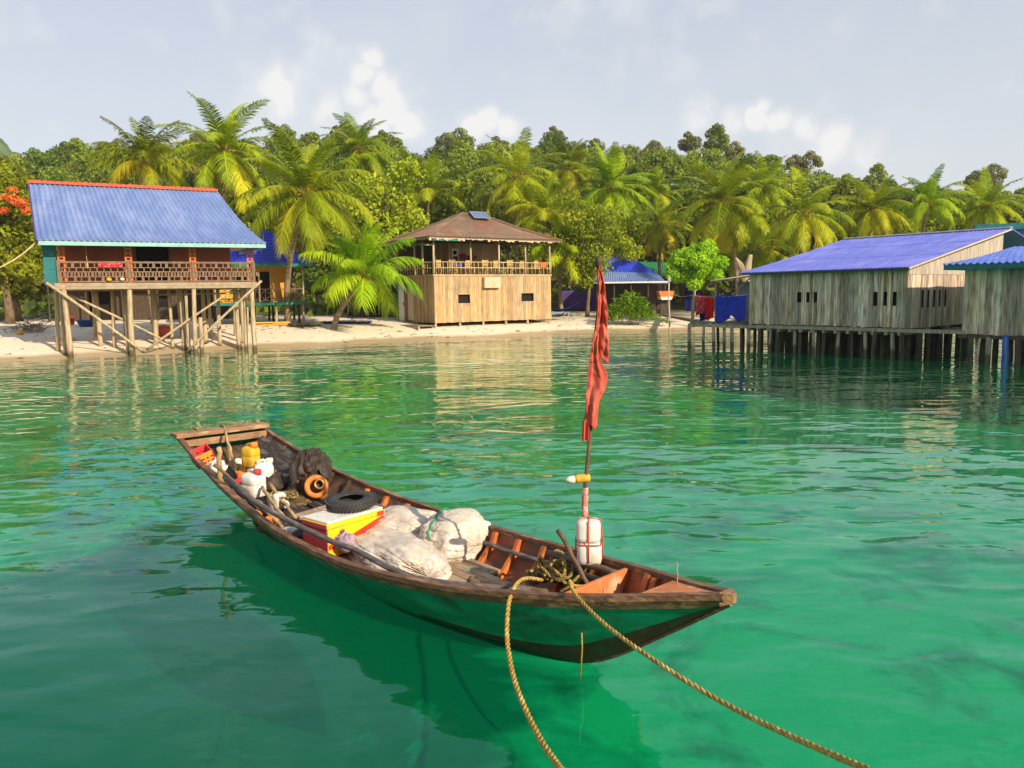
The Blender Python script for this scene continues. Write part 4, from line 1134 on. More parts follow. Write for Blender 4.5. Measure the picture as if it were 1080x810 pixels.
def cafe():
    rng = random.Random(5)
    Mw = CAFE; L, Dp = 9.55, 5.4; zb, zf = .86, 3.9
    e = thing('timber_cafe', 'two-storey timber cafe with rusty hipped roof and open bamboo-railed upper floor', 'building', (-4.99, 53.0, 0), R(34.4))
    w = MB(); H = [(1.78, 2.72, 2.1, 2.68), (6.94, 8.0, 2.14, 2.7)]
    plank_wall(w, 0, L, zb, zf, .2, rng, holes=H)
    plank_wall(w, .03, L - .03, zb, zf, .25, rng, y=Dp)
    MR = Matrix.Translation((L, 0, 0)) @ Matrix.Rotation(R(90), 4, 'Z'); plank_wall(w, .03, Dp, zb, zf, .22, rng, M4=MR)
    ML = Matrix.Translation((0, Dp, 0)) @ Matrix.Rotation(R(-90), 4, 'Z'); plank_wall(w, 2.3, Dp - .03, zb, zf - .12, .24, rng, M4=ML)
    w.boxx(-.03, .0, 0.02, Dp, zf - .12, zf - .002)
    w.build('wall', M['plank_warm'], e)
    for (a, b, z0, z1), mt in zip(H, ('dark_void', 'dark_void')):
        d = MB(); d.boxx(a - .06, b + .06, .2, .22, z0 - .06, z1 + .06); wn = d.build('window', M[mt], e)
        d = MB(); d.boxx(a - .05, b + .05, -.03, .05, z0 - .05, z0); d.boxx(a - .05, b + .05, -.03, .05, z1, z1 + .05); d.boxx(a - .05, a, -.03, .05, z0 + .002, z1 - .002); d.boxx(b, b + .05, -.03, .05, z0 + .002, z1 - .002)
        d.build('frame', M['plank_warm'], wn)
    d = MB(); d.boxx(3.72, 5.05, -.3, -.02, 3.1, 3.82); d.build('board_box', M['tan_board'], e, bevel=.01)
    # doors and panels along the left side, with a teal corner post
    d = MB(); d.boxx(-.05, .03, Dp - .28, Dp - .02, zb, zf - .13); d.build('corner_post', M['teal_green'], e)
    d = MB(); d.boxx(-.04, .0, Dp - 1.1, Dp - .3, zb + .05, zf - .2); dr = d.build('door', M['white_paint'], e)
    d = MB(); d.boxx(-.07, -.041, Dp - 1.06, Dp - 1.0, 2.0, 2.2); d.build('handle', M['dark_void'], dr)
    d = MB(); d.boxx(-.045, .0, Dp - 1.5, Dp - 1.13, zb + .02, zf - .18); d.boxx(-.06, -.0, Dp - 1.62, Dp - 1.53, zb, zf - .15); d.build('brown_panel', M['rail_brown'], e)
    d = MB(); d.boxx(-.035, .0, Dp - 2.5, Dp - 1.65, zb + .1, zf - .4); d.build('door', M['tan_board'], e)
    # floors
    f = MB(); f.boxx(-.1, L + .05, -.05, Dp + .05, zf, zf + .12); f.boxx(.05, L - .05, .05, Dp - .05, zb - .02, zb + .06); f.build('floor', M['plank_warm'], e)
    # posts of the upper floor
    zt = 6.3
    for x, y in ((.02, .0), (3.05, .35), (5.1, .0), (7.35, .05), (9.45, .0), (.0, 1.5), (.0, 2.6), (.0, Dp), (9.45, 2.7), (9.45, Dp), (4.7, Dp)):
        p = MB(); p.tube([(x, y, zf + .1), (x + rng.uniform(-.03, .03), y, 5.2), (x, y, zt)], [.075, .07, .065], 8); p.build('post', M['post'], e, smooth=True)
    # bamboo railing
    r = MB()

    def rail(a, b):
        a, b = Vector(a), Vector(b)
        n = int((b - a).length / .34)
        for z in (.8, .42): r.tube([a + Vector((0, 0, z)), a.lerp(b, .5) + Vector((0, 0, z + .015)), b + Vector((0, 0, z))], .035, 6)
        for i in range(n + 1):
            p = a.lerp(b, i / n); r.tube([p, p + Vector((0, 0, .82))], .024, 5)
    z = zf + .12
    rail((0, -.03, z), (L, -.03, z)); rail((-.03, .1, z), (-.03, Dp, z)); rail((L, .1, z), (L, Dp, z))
    r.build('railing', M['bamboo'], e, smooth=True)
    # inner partition
    p = MB(); plank_wall(p, 3.1, 7.2, zf + .12, 6.3, .26, rng, y=3.4)
    PP = Matrix.Translation((3.1, 3.4, 0)) @ Matrix.Rotation(R(90), 4, 'Z'); plank_wall(p, .02, 1.9, zf + .12, 6.3, .26, rng, M4=PP)
    p.build('partition', M['plank_warm'], e)
    b = MB(); plank_wall(b, .1, 3.0, zf + .12, 6.2, .3, rng, y=Dp - .1); b.build('back_screen', M['plank_dark'], e)
    # hipped roof of rusty sheets
    A, B, C_, D_ = (-.6, -.6, 6.38), (L + .55, -.6, 6.34), (L + .55, Dp + .6, 6.38), (-.6, Dp + .6, 6.38)
    P, Q = (3.9, Dp / 2, 8.3), (5.4, Dp / 2, 8.25)
    rb = MB()
    for q in ((A, B, P, Q), (B, C_, Q, (5.42, Dp / 2 + .03, 8.25)), (C_, D_, Q, P), (D_, A, (3.9, Dp / 2 + .03, 8.3), P)):
        V, F = sheet_roof(*q, 34, .018, .12, 4, .02, per=4); rb.add(V, F)
    roof = rb.build('roof', M['roof_rust'], e)
    c = MB()
    for a, b in ((A, P), (B, Q), (P, Q), (C_, Q), (D_, P)):
        a, b = Vector(a), Vector(b); c.tube([a + Vector((0, 0, .05)), a.lerp(b, .5) + Vector((0, 0, -.03)), b + Vector((0, 0, .06))], .07, 6)
    c.build('ridge_cap', M['roof_rust'], roof)
    fr = MB()   # ragged fringe of old thatch and tarpaulin under the eave
    for i in range(60):
        x = -.6 + i * (L + 1.2) / 60; h = rng.uniform(.06, .2); fr.boxx(x, x + (L + 1.2) / 60 - .01, -.56, -.54, 6.36 - h, 6.39)
    for i in range(36):
        y = -.6 + i * (Dp + 1.2) / 36; h = rng.uniform(.05, .16); fr.boxx(-.56, -.54, y, y + .16, 6.36 - h, 6.39)
    fr.build('eave_fringe', M['tan_board'], roof)
    g = MB(); g.boxx(-.3, 1.9, -.5, -.46, 6.16, 6.34); g.build('green_tarpaulin', M['teal_green'], roof)
    c = MB(); c.boxx(-.6, L + .6, -.6, Dp + .6, 6.42, 6.44); c.build('ceiling', M['plank_dark'], roof)
    s = MB(); RT = Matrix.Rotation(R(-4), 3, 'Z') @ Matrix.Rotation(R(34), 3, 'X'); s.box((5.0, 2.15, 8.2), (1.25, .85, .03), M=RT); sp = s.build('solar_panel', M['solar'], roof)
    s = MB()
    for a, b, c_, d_ in ((-.64, 0, .04, .9), (.64, 0, .04, .9), (0, -.44, 1.32, .04), (0, .44, 1.32, .04), (0, 0, .02, .84), (-.32, 0, .015, .84), (.32, 0, .015, .84)):
        s.box(Vector((5.0, 2.15, 8.2)) + RT @ Vector((a, b, .015)), (c_, d_, .035), M=RT)
    s.build('panel_frame', M['alu'], sp)
    for i in range(6):
        for y in (.12, 2.7, 5.2): pole_part(e, Mw, .1 + i * 1.86, y, zb, .085, M['post'], 'stilt', rng, .04)
    # things standing on the upper floor
    def put(name, label, cat, x, y, z, rz=0, group=None):
        w = Mw @ Vector((x, y, z)); return thing(name, label, cat, w, R(34.4) + rz, group)
    zz = zf + .122
    t = put('table', 'table under a purple cloth on the cafe upper floor', 'table', 2.6, 1.6, zz)
    m = MB(); m.boxx(-.75, .75, -.4, .4, .7, .74); m.build('tabletop', M['plank_warm'], t)
    m = MB(); m.boxx(-.8, .8, -.45, .45, .744, .76)
    for yy in (-.45, .44): m.boxx(-.8, .8, yy, yy + .01, .45, .743)
    m.build('cloth', M['cloth_purple'], t)
    for sx in (-.65, .65):
        for sy in (-.32, .32): m = MB(); m.boxx(sx - .03, sx + .03, sy - .03, sy + .03, 0, .7); m.build('leg', M['plank_warm'], t)
    ch = put('wooden_chair', 'wooden slat chair behind the bamboo railing of the cafe', 'chair', 1.0, .8, zz, .3, 'wooden chairs on the cafe floor')
    m = MB(); m.boxx(-.22, .22, -.22, .22, .42, .46); m.build('seat', M['bamboo'], ch)
    m = MB()
    for k in range(4): m.boxx(-.22, .22, .2, .23, .52 + k * .12, .6 + k * .12)
    m.build('backrest', M['bamboo'], ch)
    for sx in (-.2, .2):
        for sy, h in ((-.2, .42), (.21, 1.0)): m = MB(); m.boxx(sx - .02, sx + .02, sy - .02 + (.03 if h > .5 else 0), sy + .02 + (.03 if h > .5 else 0), 0, h); m.build('leg', M['bamboo'], ch)
    for x, y, r_ in ((1.9, .7, 2.2), (3.3, .8, .1), (4.3, .7, 3.0), (5.6, .9, .2), (6.4, .7, 2.9), (7.8, .8, .4), (8.7, .9, 3.3)):
        c = copy_tree(ch); c.location = Mw @ Vector((x, y, zz)); c.rotation_euler.z = R(34.4) + r_
    pt = put('potted_plant', 'red-leaved potted plant before the plank partition of the cafe', 'plant', 4.2, 2.6, zz)
    m = MB(); m.lathe([(.16, 0), (.22, .4), (.2, .4), (.18, .36)], 12); m.build('pot', M['plank_dark'], pt)
    V, Q, tt = leaf_cloud(77, [(0, 0, .95, .4, .3, .4), (.35, 0, 1.25, .4, .25, .2), (-.4, 0, 1.3, .35, .25, .2)], 180, .2)
    o = link(bpy.data.objects.new('foliage', np_mesh('pot_foliage', V, Q, leafmat('red_leaf', (.1, .02, .015), (.3, .05, .03)), tt))); o.parent = pt
    nb = put('notice_board', 'white notice sheet with dark pictures on the cafe partition', 'poster', 3.62, 3.36, zf + 1.05)
    m = MB(); m.boxx(-.26, .26, -.015, .0, 0, .95); m.build('sheet', M['white_paint'], nb)
    m = MB(); m.boxx(-.18, .18, -.022, -.017, .1, .42); m.boxx(-.18, .12, -.022, -.017, .55, .82); m.build('picture', M['dark_void'], nb)
    o = put('orange_cloth', 'orange cloth hung over the right end of the cafe railing', 'cloth', 8.6, -.08, zf + .55)
    m = MB(); m.grid(lambda a, b: Vector((a * .5, .03 * math.sin(a * 14) - .015, b * .42)), 14, 4); m.build('fabric', M['orange_paint'], o, smooth=True, solid=.01)


cafe()


def boardwalk():
    a = unp(404, 333, z=.9); Mw = CAFE
    e = thing('boardwalk', 'low plank walkway along the shaded left side of the cafe', 'walkway', Mw @ Vector((-.75, 2.2, 0)), R(34.4))
    m = MB(); rng = random.Random(4)
    for i in range(5): m.boxx(-.65 + i * .26, -.41 + i * .26, -2.5, 5.6, .66 + rng.uniform(0, .01), .72)
    m.build('deck', M['deck_wood'], e)
    for y in (-2.3, .2, 2.8, 5.2):
        for x in (-.5, .5):
            w = Mw @ Vector((-.75 + x, 2.2 + y, 0)); p = MB(); p.tube([(x, y, gz(w.x, w.y) - .2), (x, y, .66)], .07, 7); p.build('post', M['post'], e)
    m = MB(); m.bar((-.62, -2.5, .6), (-.62, 5.6, .6), .07, .11); m.bar((.62, -2.5, .6), (.62, 5.6, .6), .07, .11); m.build('bearer', M['post'], e)


boardwalk()


def beach_table():
    w = CAFE @ Vector((10.6, .6, 0)); z = gz(w.x, w.y)
    e = thing('beach_table', 'low rough plank table on the sand at the right end of the cafe', 'table', (w.x, w.y, z), R(30))
    m = MB()
    for i in range(4): m.boxx(-.85, .85, -.4 + i * .2, -.22 + i * .2, .6, .64)
    m.build('tabletop', M['deck_wood'], e)
    for x in (-.75, .75):
        for y in (-.33, .33): m = MB(); m.tube([(x * 1.08, y * 1.1, -.1), (x, y, .6)], .04, 6); m.build('leg', M['post'], e)


beach_table()


# ================================================================ D: blue roofed hut and green roof behind
def tarp_hut():
    rng = random.Random(6)
    c = unp(668, 325, Y=68); ox, oy = c.x, 68.0; z0 = gz(ox, oy)
    e = thing('tarpaulin_hut', 'dark open hut under a two-tier blue tarpaulin roof behind the leafy shrub', 'hut', (ox, oy, z0), R(-4))
    P = lambda px, py, Y=68.0: (unp(px, py, Y=Y) - Vector((ox, oy, z0)))
    a = P(628, 297, 66.0); b = P(706, 299, 66.0); t0 = P(630, 286, 68.5); t1 = P(692, 288, 68.5)
    rb = MB(); V, F = sheet_roof(a, b, t0, t1, 30, .025, .03, 3, .02, per=4); rb.add(V, F)
    lo = rb.build('porch_roof', M['roof_blue'], e)
    u0 = P(628, 289, 68.6); u1 = P(694, 290.5, 68.6); v0 = P(636, 268, 71.5); v1 = P(662, 269, 71.5)
    rb = MB(); V, F = sheet_roof(u0, u1, v0, v1, 14, .02, .1, 3, .02, per=4); rb.add(V, F)
    u2 = P(694, 290.5, 74); V, F = sheet_roof(u1, (u1.x, u1.y + 6, u1.z), v1, (v1.x, v1.y + .05, v1.z), 10, .02, .1, 3, .02, per=4); rb.add(V, F)
    rb.build('roof', M['roof_deep'], e)
    h = a.z - .1
    for x in np.linspace(a.x + .3, b.x - .2, 5):
        p = MB(); p.tube([(x, a.y + .3, -.2), (x, a.y + .3, h + .15)], .07, 7); p.build('post', M['post_dark'], e)
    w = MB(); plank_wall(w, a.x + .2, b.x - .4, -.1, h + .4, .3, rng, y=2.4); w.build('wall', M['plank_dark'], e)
    fz = MB(); fz.boxx(a.x, b.x, a.y - .02, a.y + .02, a.z - .16, a.z - .04); fz.build('fascia', M['white_paint'], e)
    # green roofed house further back
    c = unp(698, 320, Y=76); g = thing('green_roofed_house', 'house with green sheet roof half hidden behind the blue tarpaulin hut', 'house', (c.x, 76, gz(c.x, 76)), 0)
    P = lambda px, py, Y=76.0: (unp(px, py, Y=Y) - Vector((c.x, 76, gz(c.x, 76))))
    rb = MB(); V, F = sheet_roof(P(660, 291), P(745, 292), P(668, 276, 79), P(738, 277, 79), 40, .025, 0, 0, 0, per=4); rb.add(V, F); rb.build('roof', M['green_roof'], g)
    a, b = P(664, 292, 76.4), P(741, 292, 76.4)
    w = MB(); plank_wall(w, a.x, b.x, -.2, a.z + .1, .3, rng, y=.5); w.boxx(a.x, b.x, 3.0, 3.1, -.2, a.z + .2); w.build('wall', M['plank_dark'], g)


tarp_hut()


def back_hut():
    """shaded dwelling in the gap behind the leaning palm"""
    rng = random.Random(16)
    c = unp(402, 335, Y=61); z0 = gz(c.x, 61)
    e = thing('dark_hut', 'dark weathered hut in the shade between the leaning palm and the cafe', 'hut', (c.x, 61, z0), R(10))
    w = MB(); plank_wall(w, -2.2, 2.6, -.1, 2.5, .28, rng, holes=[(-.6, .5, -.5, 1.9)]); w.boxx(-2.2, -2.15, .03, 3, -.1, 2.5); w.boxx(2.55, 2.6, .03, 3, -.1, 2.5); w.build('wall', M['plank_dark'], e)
    d = MB(); d.boxx(-.7, .6, .8, .84, -.1, 2.2); d.build('doorway', M['dark_void'], e)
    rb = MB(); V, F = sheet_roof((-2.8, -.9, 2.45), (3.1, -.9, 2.45), (-2.6, 2.0, 3.4), (2.9, 2.0, 3.4), 24, .02, .05, 3, .02, per=4); rb.add(V, F)
    V, F = sheet_roof((3.1, 4.4, 2.45), (-2.8, 4.4, 2.45), (2.9, 2.0, 3.4), (-2.6, 2.0, 3.4), 24, .02, .05, 3, .02, per=4); rb.add(V, F); rb.build('roof', M['roof_rust'], e)
    for x in (-2.4, 0.9, 2.7): p = MB(); p.tube([(x, -.7, -.2), (x, -.7, 2.5)], .06, 6); p.build('post', M['post_dark'], e)


back_hut()

def shade_shed():
    """low dark dwelling in the trees behind the stilt house"""
    rng = random.Random(26)
    a = unp(62, 335, Y=57); b = unp(240, 335, Y=60); z0 = gz(a.x, 57) - .05; rz = math.atan2(b.y - a.y, b.x - a.x); L = (b - a).length
    e = thing('dark_shed', 'long low dark plank dwelling in the shade behind the stilt house', 'shed', (a.x, a.y, z0), rz)
    w = MB(); plank_wall(w, 0, L, -.1, 2.9, .26, rng, holes=[(2.0, 3.6, -.5, 2.1), (6.4, 7.4, .9, 1.9)]); w.boxx(0, .05, .03, 4, -.1, 2.9); w.boxx(L - .05, L, .03, 4, -.1, 2.9); w.boxx(.06, L - .06, 3.95, 4, -.1, 2.9); w.build('wall', M['plank_dark'], e)  # planks coloured near-black to carry the shade behind the stilt house
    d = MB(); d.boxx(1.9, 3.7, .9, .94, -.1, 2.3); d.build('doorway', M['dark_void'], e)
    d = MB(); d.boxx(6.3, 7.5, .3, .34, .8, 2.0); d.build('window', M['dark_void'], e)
    rb = MB(); V, F = sheet_roof((-.6, -1.6, 2.75), (L + .5, -1.6, 2.75), (-.5, 2.0, 3.9), (L + .4, 2.0, 3.9), 50, .02, .05, 3, .02, per=4); rb.add(V, F)
    V, F = sheet_roof((L + .5, 5, 2.8), (-.6, 5, 2.8), (L + .4, 2.0, 3.9), (-.5, 2.0, 3.9), 50, .02, .05, 3, .02, per=4); rb.add(V, F); rb.build('roof', M['roof_rust'], e)
    for x in np.linspace(-.2, L + .1, 6): p = MB(); p.tube([(x, -1.4, -.3), (x, -1.4, 2.75)], .06, 6); p.build('post', M['post_dark'], e)
    for k, (x0, mt) in enumerate(((2.0, 'red_plastic'), (2.9, 'white_paint'))):
        m = MB(); m.grid(lambda u, t: Vector((x0 + u * .9, -1.62 - .25 * (1 - t), 2.35 + .35 * t + .02 * math.sin(u * 9))), 8, 3); m.build('awning', M[mt], e, solid=.01)


shade_shed()

# ================================================================ E: long grey shed on stilts
AX, AY, BX, BY = 10.9, 37.0, 15.4, 31.5
SHY = math.atan2(BY - AY, BX - AX); SHL = math.hypot(BX - AX, BY - AY)
SHED = frame4(AX, AY, SHY)          # +x toward the viewer along the front wall, +y away to the right (land side)


def shed():
    rng = random.Random(8)
    e = thing('stilt_shed', 'long silver-grey plank shed on dark stilts with violet-blue sheet roof', 'shed', (AX, AY, 0), SHY)
    L, Dp, zb, zt = SHL, 9.2, 1.22, 3.52
    k = lambda px: (lambda q: (q * AY - AX) / (math.cos(SHY) - q * math.sin(SHY)))((px - 540) / FPX + .0)
    H = []
    for a, b in ((840.5, 845), (850, 853.5), (858, 861.5), (920.5, 925), (931, 935), (941, 945)):
        H.append((k(a), k(b), 2.18 if a < 900 else 2.05, 2.62 if a < 900 else 2.6))
    w = MB(); plank_wall(w, 0, L, zb, zt, .155, rng, holes=H, jz=.05, th=.022)
    ztop = lambda x: zt + .18 * x
    # near gable end, sloping head
    MG = Matrix.Translation((L, 0, 0)) @ Matrix.Rotation(R(90), 4, 'Z')
    HG = [(1.25 + i * .52, 1.45 + i * .52, 1.95, 2.65) for i in range(5)]
    plank_wall(w, .03, Dp, zb - .04, zt, .2, rng, M4=MG, holes=HG, ztop=lambda x: zt - .3 + .0 * x if False else min(zt + .19 * x, 9) - .02)
    plank_wall(w, .03, Dp, zb, zt, .22, rng, M4=Matrix.Translation((0, 0, 0)) @ Matrix.Rotation(R(90), 4, 'Z'), ztop=lambda x: zt + .19 * x - .02)
    w.build('wall', M['plank_grey'], e)
    g = MB(); MG2 = Matrix.Translation((L + .03, 0, 0)) @ Matrix.Rotation(R(90), 4, 'Z')
    P = [MG2 @ Vector(p) for p in ((.02, -.0, zt - .25), (Dp, 0, zt - .25), (Dp, 0, zt + .19 * Dp - .05), (.02, 0, zt - .02), (.02, .02, zt - .25), (Dp, .02, zt - .25), (Dp, .02, zt + .19 * Dp - .05), (.02, .02, zt - .02))]
    g.add(P, [(0, 1, 2, 3), (7, 6, 5, 4), (0, 4, 5, 1), (1, 5, 6, 2), (2, 6, 7, 3), (3, 7, 4, 0)]); g.build('gable_sheet', M['gable_board'], e)
    v = MB(); v.boxx(.05, L - .05, .28, .3, zb + .1, zt - .1); v.boxx(L - .32, L - .3, .35, 6, zb + .1, zt - .1); v.build('shade_backing', M['dark_void'], e)  # near-black sheets added behind the slits, standing in for the unlit interior
    rb = MB(); V, F = sheet_roof((-.25, -.35, zt + .0), (L + .2, -.35, zt + .02), (-.5, Dp, 5.32), (L + .35, Dp, 5.36), 46, .014, .05, 3, .01, per=4); rb.add(V, F)
    V, F = sheet_roof((L + .35, 2 * Dp, zt), (-.5, 2 * Dp, zt), (L + .35, Dp, 5.36), (-.5, Dp, 5.32), 46, .014, .05, 3, .01, per=4); rb.add(V, F)
    roof = rb.build('roof', M['roof_violet'], e)
    f = MB(); f.bar((L + .2, -.35, zt - .03), (L + .36, Dp, 5.31), .05, .06); f.build('rake_board', M['tan_board'], roof)
    f = MB(); f.bar((-.5, Dp, 5.37), (L + .35, Dp, 5.41), .3, .05); f.build('ridge_cap', M['alu'], roof)
    f = MB(); f.boxx(-.2, L + .15, -.33, -.29, zt - .1, zt - .025); f.build('eave_batten', M['plank_dark'], roof)
    b = MB(); b.boxx(-.3, L + 2.2, -.12, .0, zb - .2, zb - .06)
    for y in (1.8, 3.6, 5.4, 7.2, 9.0): b.boxx(-.2, L + .1, y, y + .12, zb - .2, zb - .06)
    for i in range(14): b.boxx(i * .53, i * .53 + .09, -.2, 9, zb - .32, zb - .205)
    b.build('floor_beam', M['post_grey'], e)
    b = MB(); b.boxx(0, L, .03, Dp, zb - .055, zb - .0); b.build('floor', M['plank_dark'], e)
    n = 0
    for i in range(14):
        x = .05 + i * .54 + rng.uniform(-.12, .12)
        pole_part(e, SHED, x, -.06 + rng.uniform(-.05, .1), zb - .2, rng.uniform(.06, .1), M['post_grey'] if i % 2 == 0 else M['post_dark'], 'stilt', rng, .12)
    for y in (1.0, 2.1, 3.3, 4.6, 6.2, 8.0):  # dense dark rows added to deepen the shade under the floor
        for i in range(11):
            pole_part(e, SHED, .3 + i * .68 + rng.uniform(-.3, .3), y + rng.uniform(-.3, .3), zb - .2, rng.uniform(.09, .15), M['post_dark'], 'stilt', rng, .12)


shed()


# ================================================================ F: nearer shed with teal eave at the right edge
def near_shed():
    rng = random.Random(9)
    G = SHED @ Vector((SHL + 2.1, -.05, 0)); Mw = frame4(G.x, G.y, SHY)
    e = thing('near_shed', 'grey plank shed with blue tiled roof and teal eave cut off by the right edge', 'shed', (G.x, G.y, 0), SHY)
    L, Dp, zb, zt = 6.0, 6.0, 1.04, 3.5
    w = MB(); plank_wall(w, 0, L, zb, zt, .17, rng, jz=.07); plank_wall(w, .03, Dp, zb, zt, .2, rng, M4=Matrix.Rotation(R(90), 4, 'Z')); w.boxx(.05, L, Dp, Dp + .03, zb, zt); w.build('wall', M['plank_grey'], e)
    rb = MB(); V, F = sheet_roof((-.55, -.55, zt + .08), (L + .5, -.55, zt + .08), (.6, 3.0, 4.25), (L, 3.0, 4.25), 30, .035, .08, 9, .012); rb.add(V, F)
    V, F = sheet_roof((L + .5, 6.5, zt + .08), (-.55, 6.5, zt + .08), (L, 3.0, 4.25), (.6, 3.0, 4.25), 30, .035, .08, 9, .012, per=4); rb.add(V, F)
    V, F = sheet_roof((-.55, 6.5, zt + .08), (-.55, -.55, zt + .08), (.6, 3.03, 4.25), (.6, 2.97, 4.25), 24, .035, .08, 9, .012, per=4); rb.add(V, F)
    roof = rb.build('roof', M['roof_near'], e)
    f = MB(); f.boxx(-.54, L + .5, -.53, -.48, zt - .12, zt + .06); f.boxx(-.54, -.49, -.478, 6.4, zt - .12, zt + .06); f.build('fascia', M['teal'], roof)
    f = MB(); f.boxx(-.4, L, -.4, 6, zt + .06, zt + .075); f.build('ceiling', M['plank_dark'], roof)
    b = MB(); b.boxx(-.1, L, -.1, .0, zb - .16, zb - .04); b.boxx(-.1, L, .02, Dp, zb - .06, zb - .005); b.build('floor', M['post_dark'], e)
    for i, x in enumerate((.35, .95, 1.9, 2.7, 3.4, 4.2, 5.0)):
        pole_part(e, Mw, x, -.05, zb - .1, .1, M['post_grey'] if i % 2 else M['post_dark'], 'stilt', rng, .12)
    for y in (1.2, 2.6, 4.2, 5.6):
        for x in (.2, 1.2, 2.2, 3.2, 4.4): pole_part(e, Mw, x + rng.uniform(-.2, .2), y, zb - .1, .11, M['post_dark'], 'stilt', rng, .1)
    pole_part(e, Mw, 1.55, -.2, zb - .02, .12, M['blue_plastic'], 'blue_pipe', rng, .02)
    # taller building behind, only its gable and teal ridge show
    q = unp(1085, 262, Y=41); zq = 0
    h = thing('workshop', 'building with grey corrugated gable and teal ridge rising behind the violet roof', 'building', (q.x + 2.0, 41, 0), R(-20))
    m = MB()
    for i in range(30): m.boxx(-4.0 + i * .2, -3.86 + i * .2, -.02, .02, .4, 5.55)
    m.boxx(-4.0, 2.0, .021, .06, .4, 5.6); m.boxx(-4, -3.94, .06, 5, .4, 5.6); m.build('wall', M['grey_sheet'], h)
    m = MB(); m.bar((-4.3, -.4, 5.75), (2.4, -.4, 5.75), .5, .3); m.boxx(-4.3, 2.4, -.14, 5.3, 5.68, 5.8); m.build('roof', M['teal'], h)
    for x in (-3.8, -1, 1.8):
        for y in (.1, 4.8): pole_part(h, frame4(q.x + 2, 41, R(-20)), x, y, .45, .12, M['post_dark'], 'stilt', rng, .03)


near_shed()


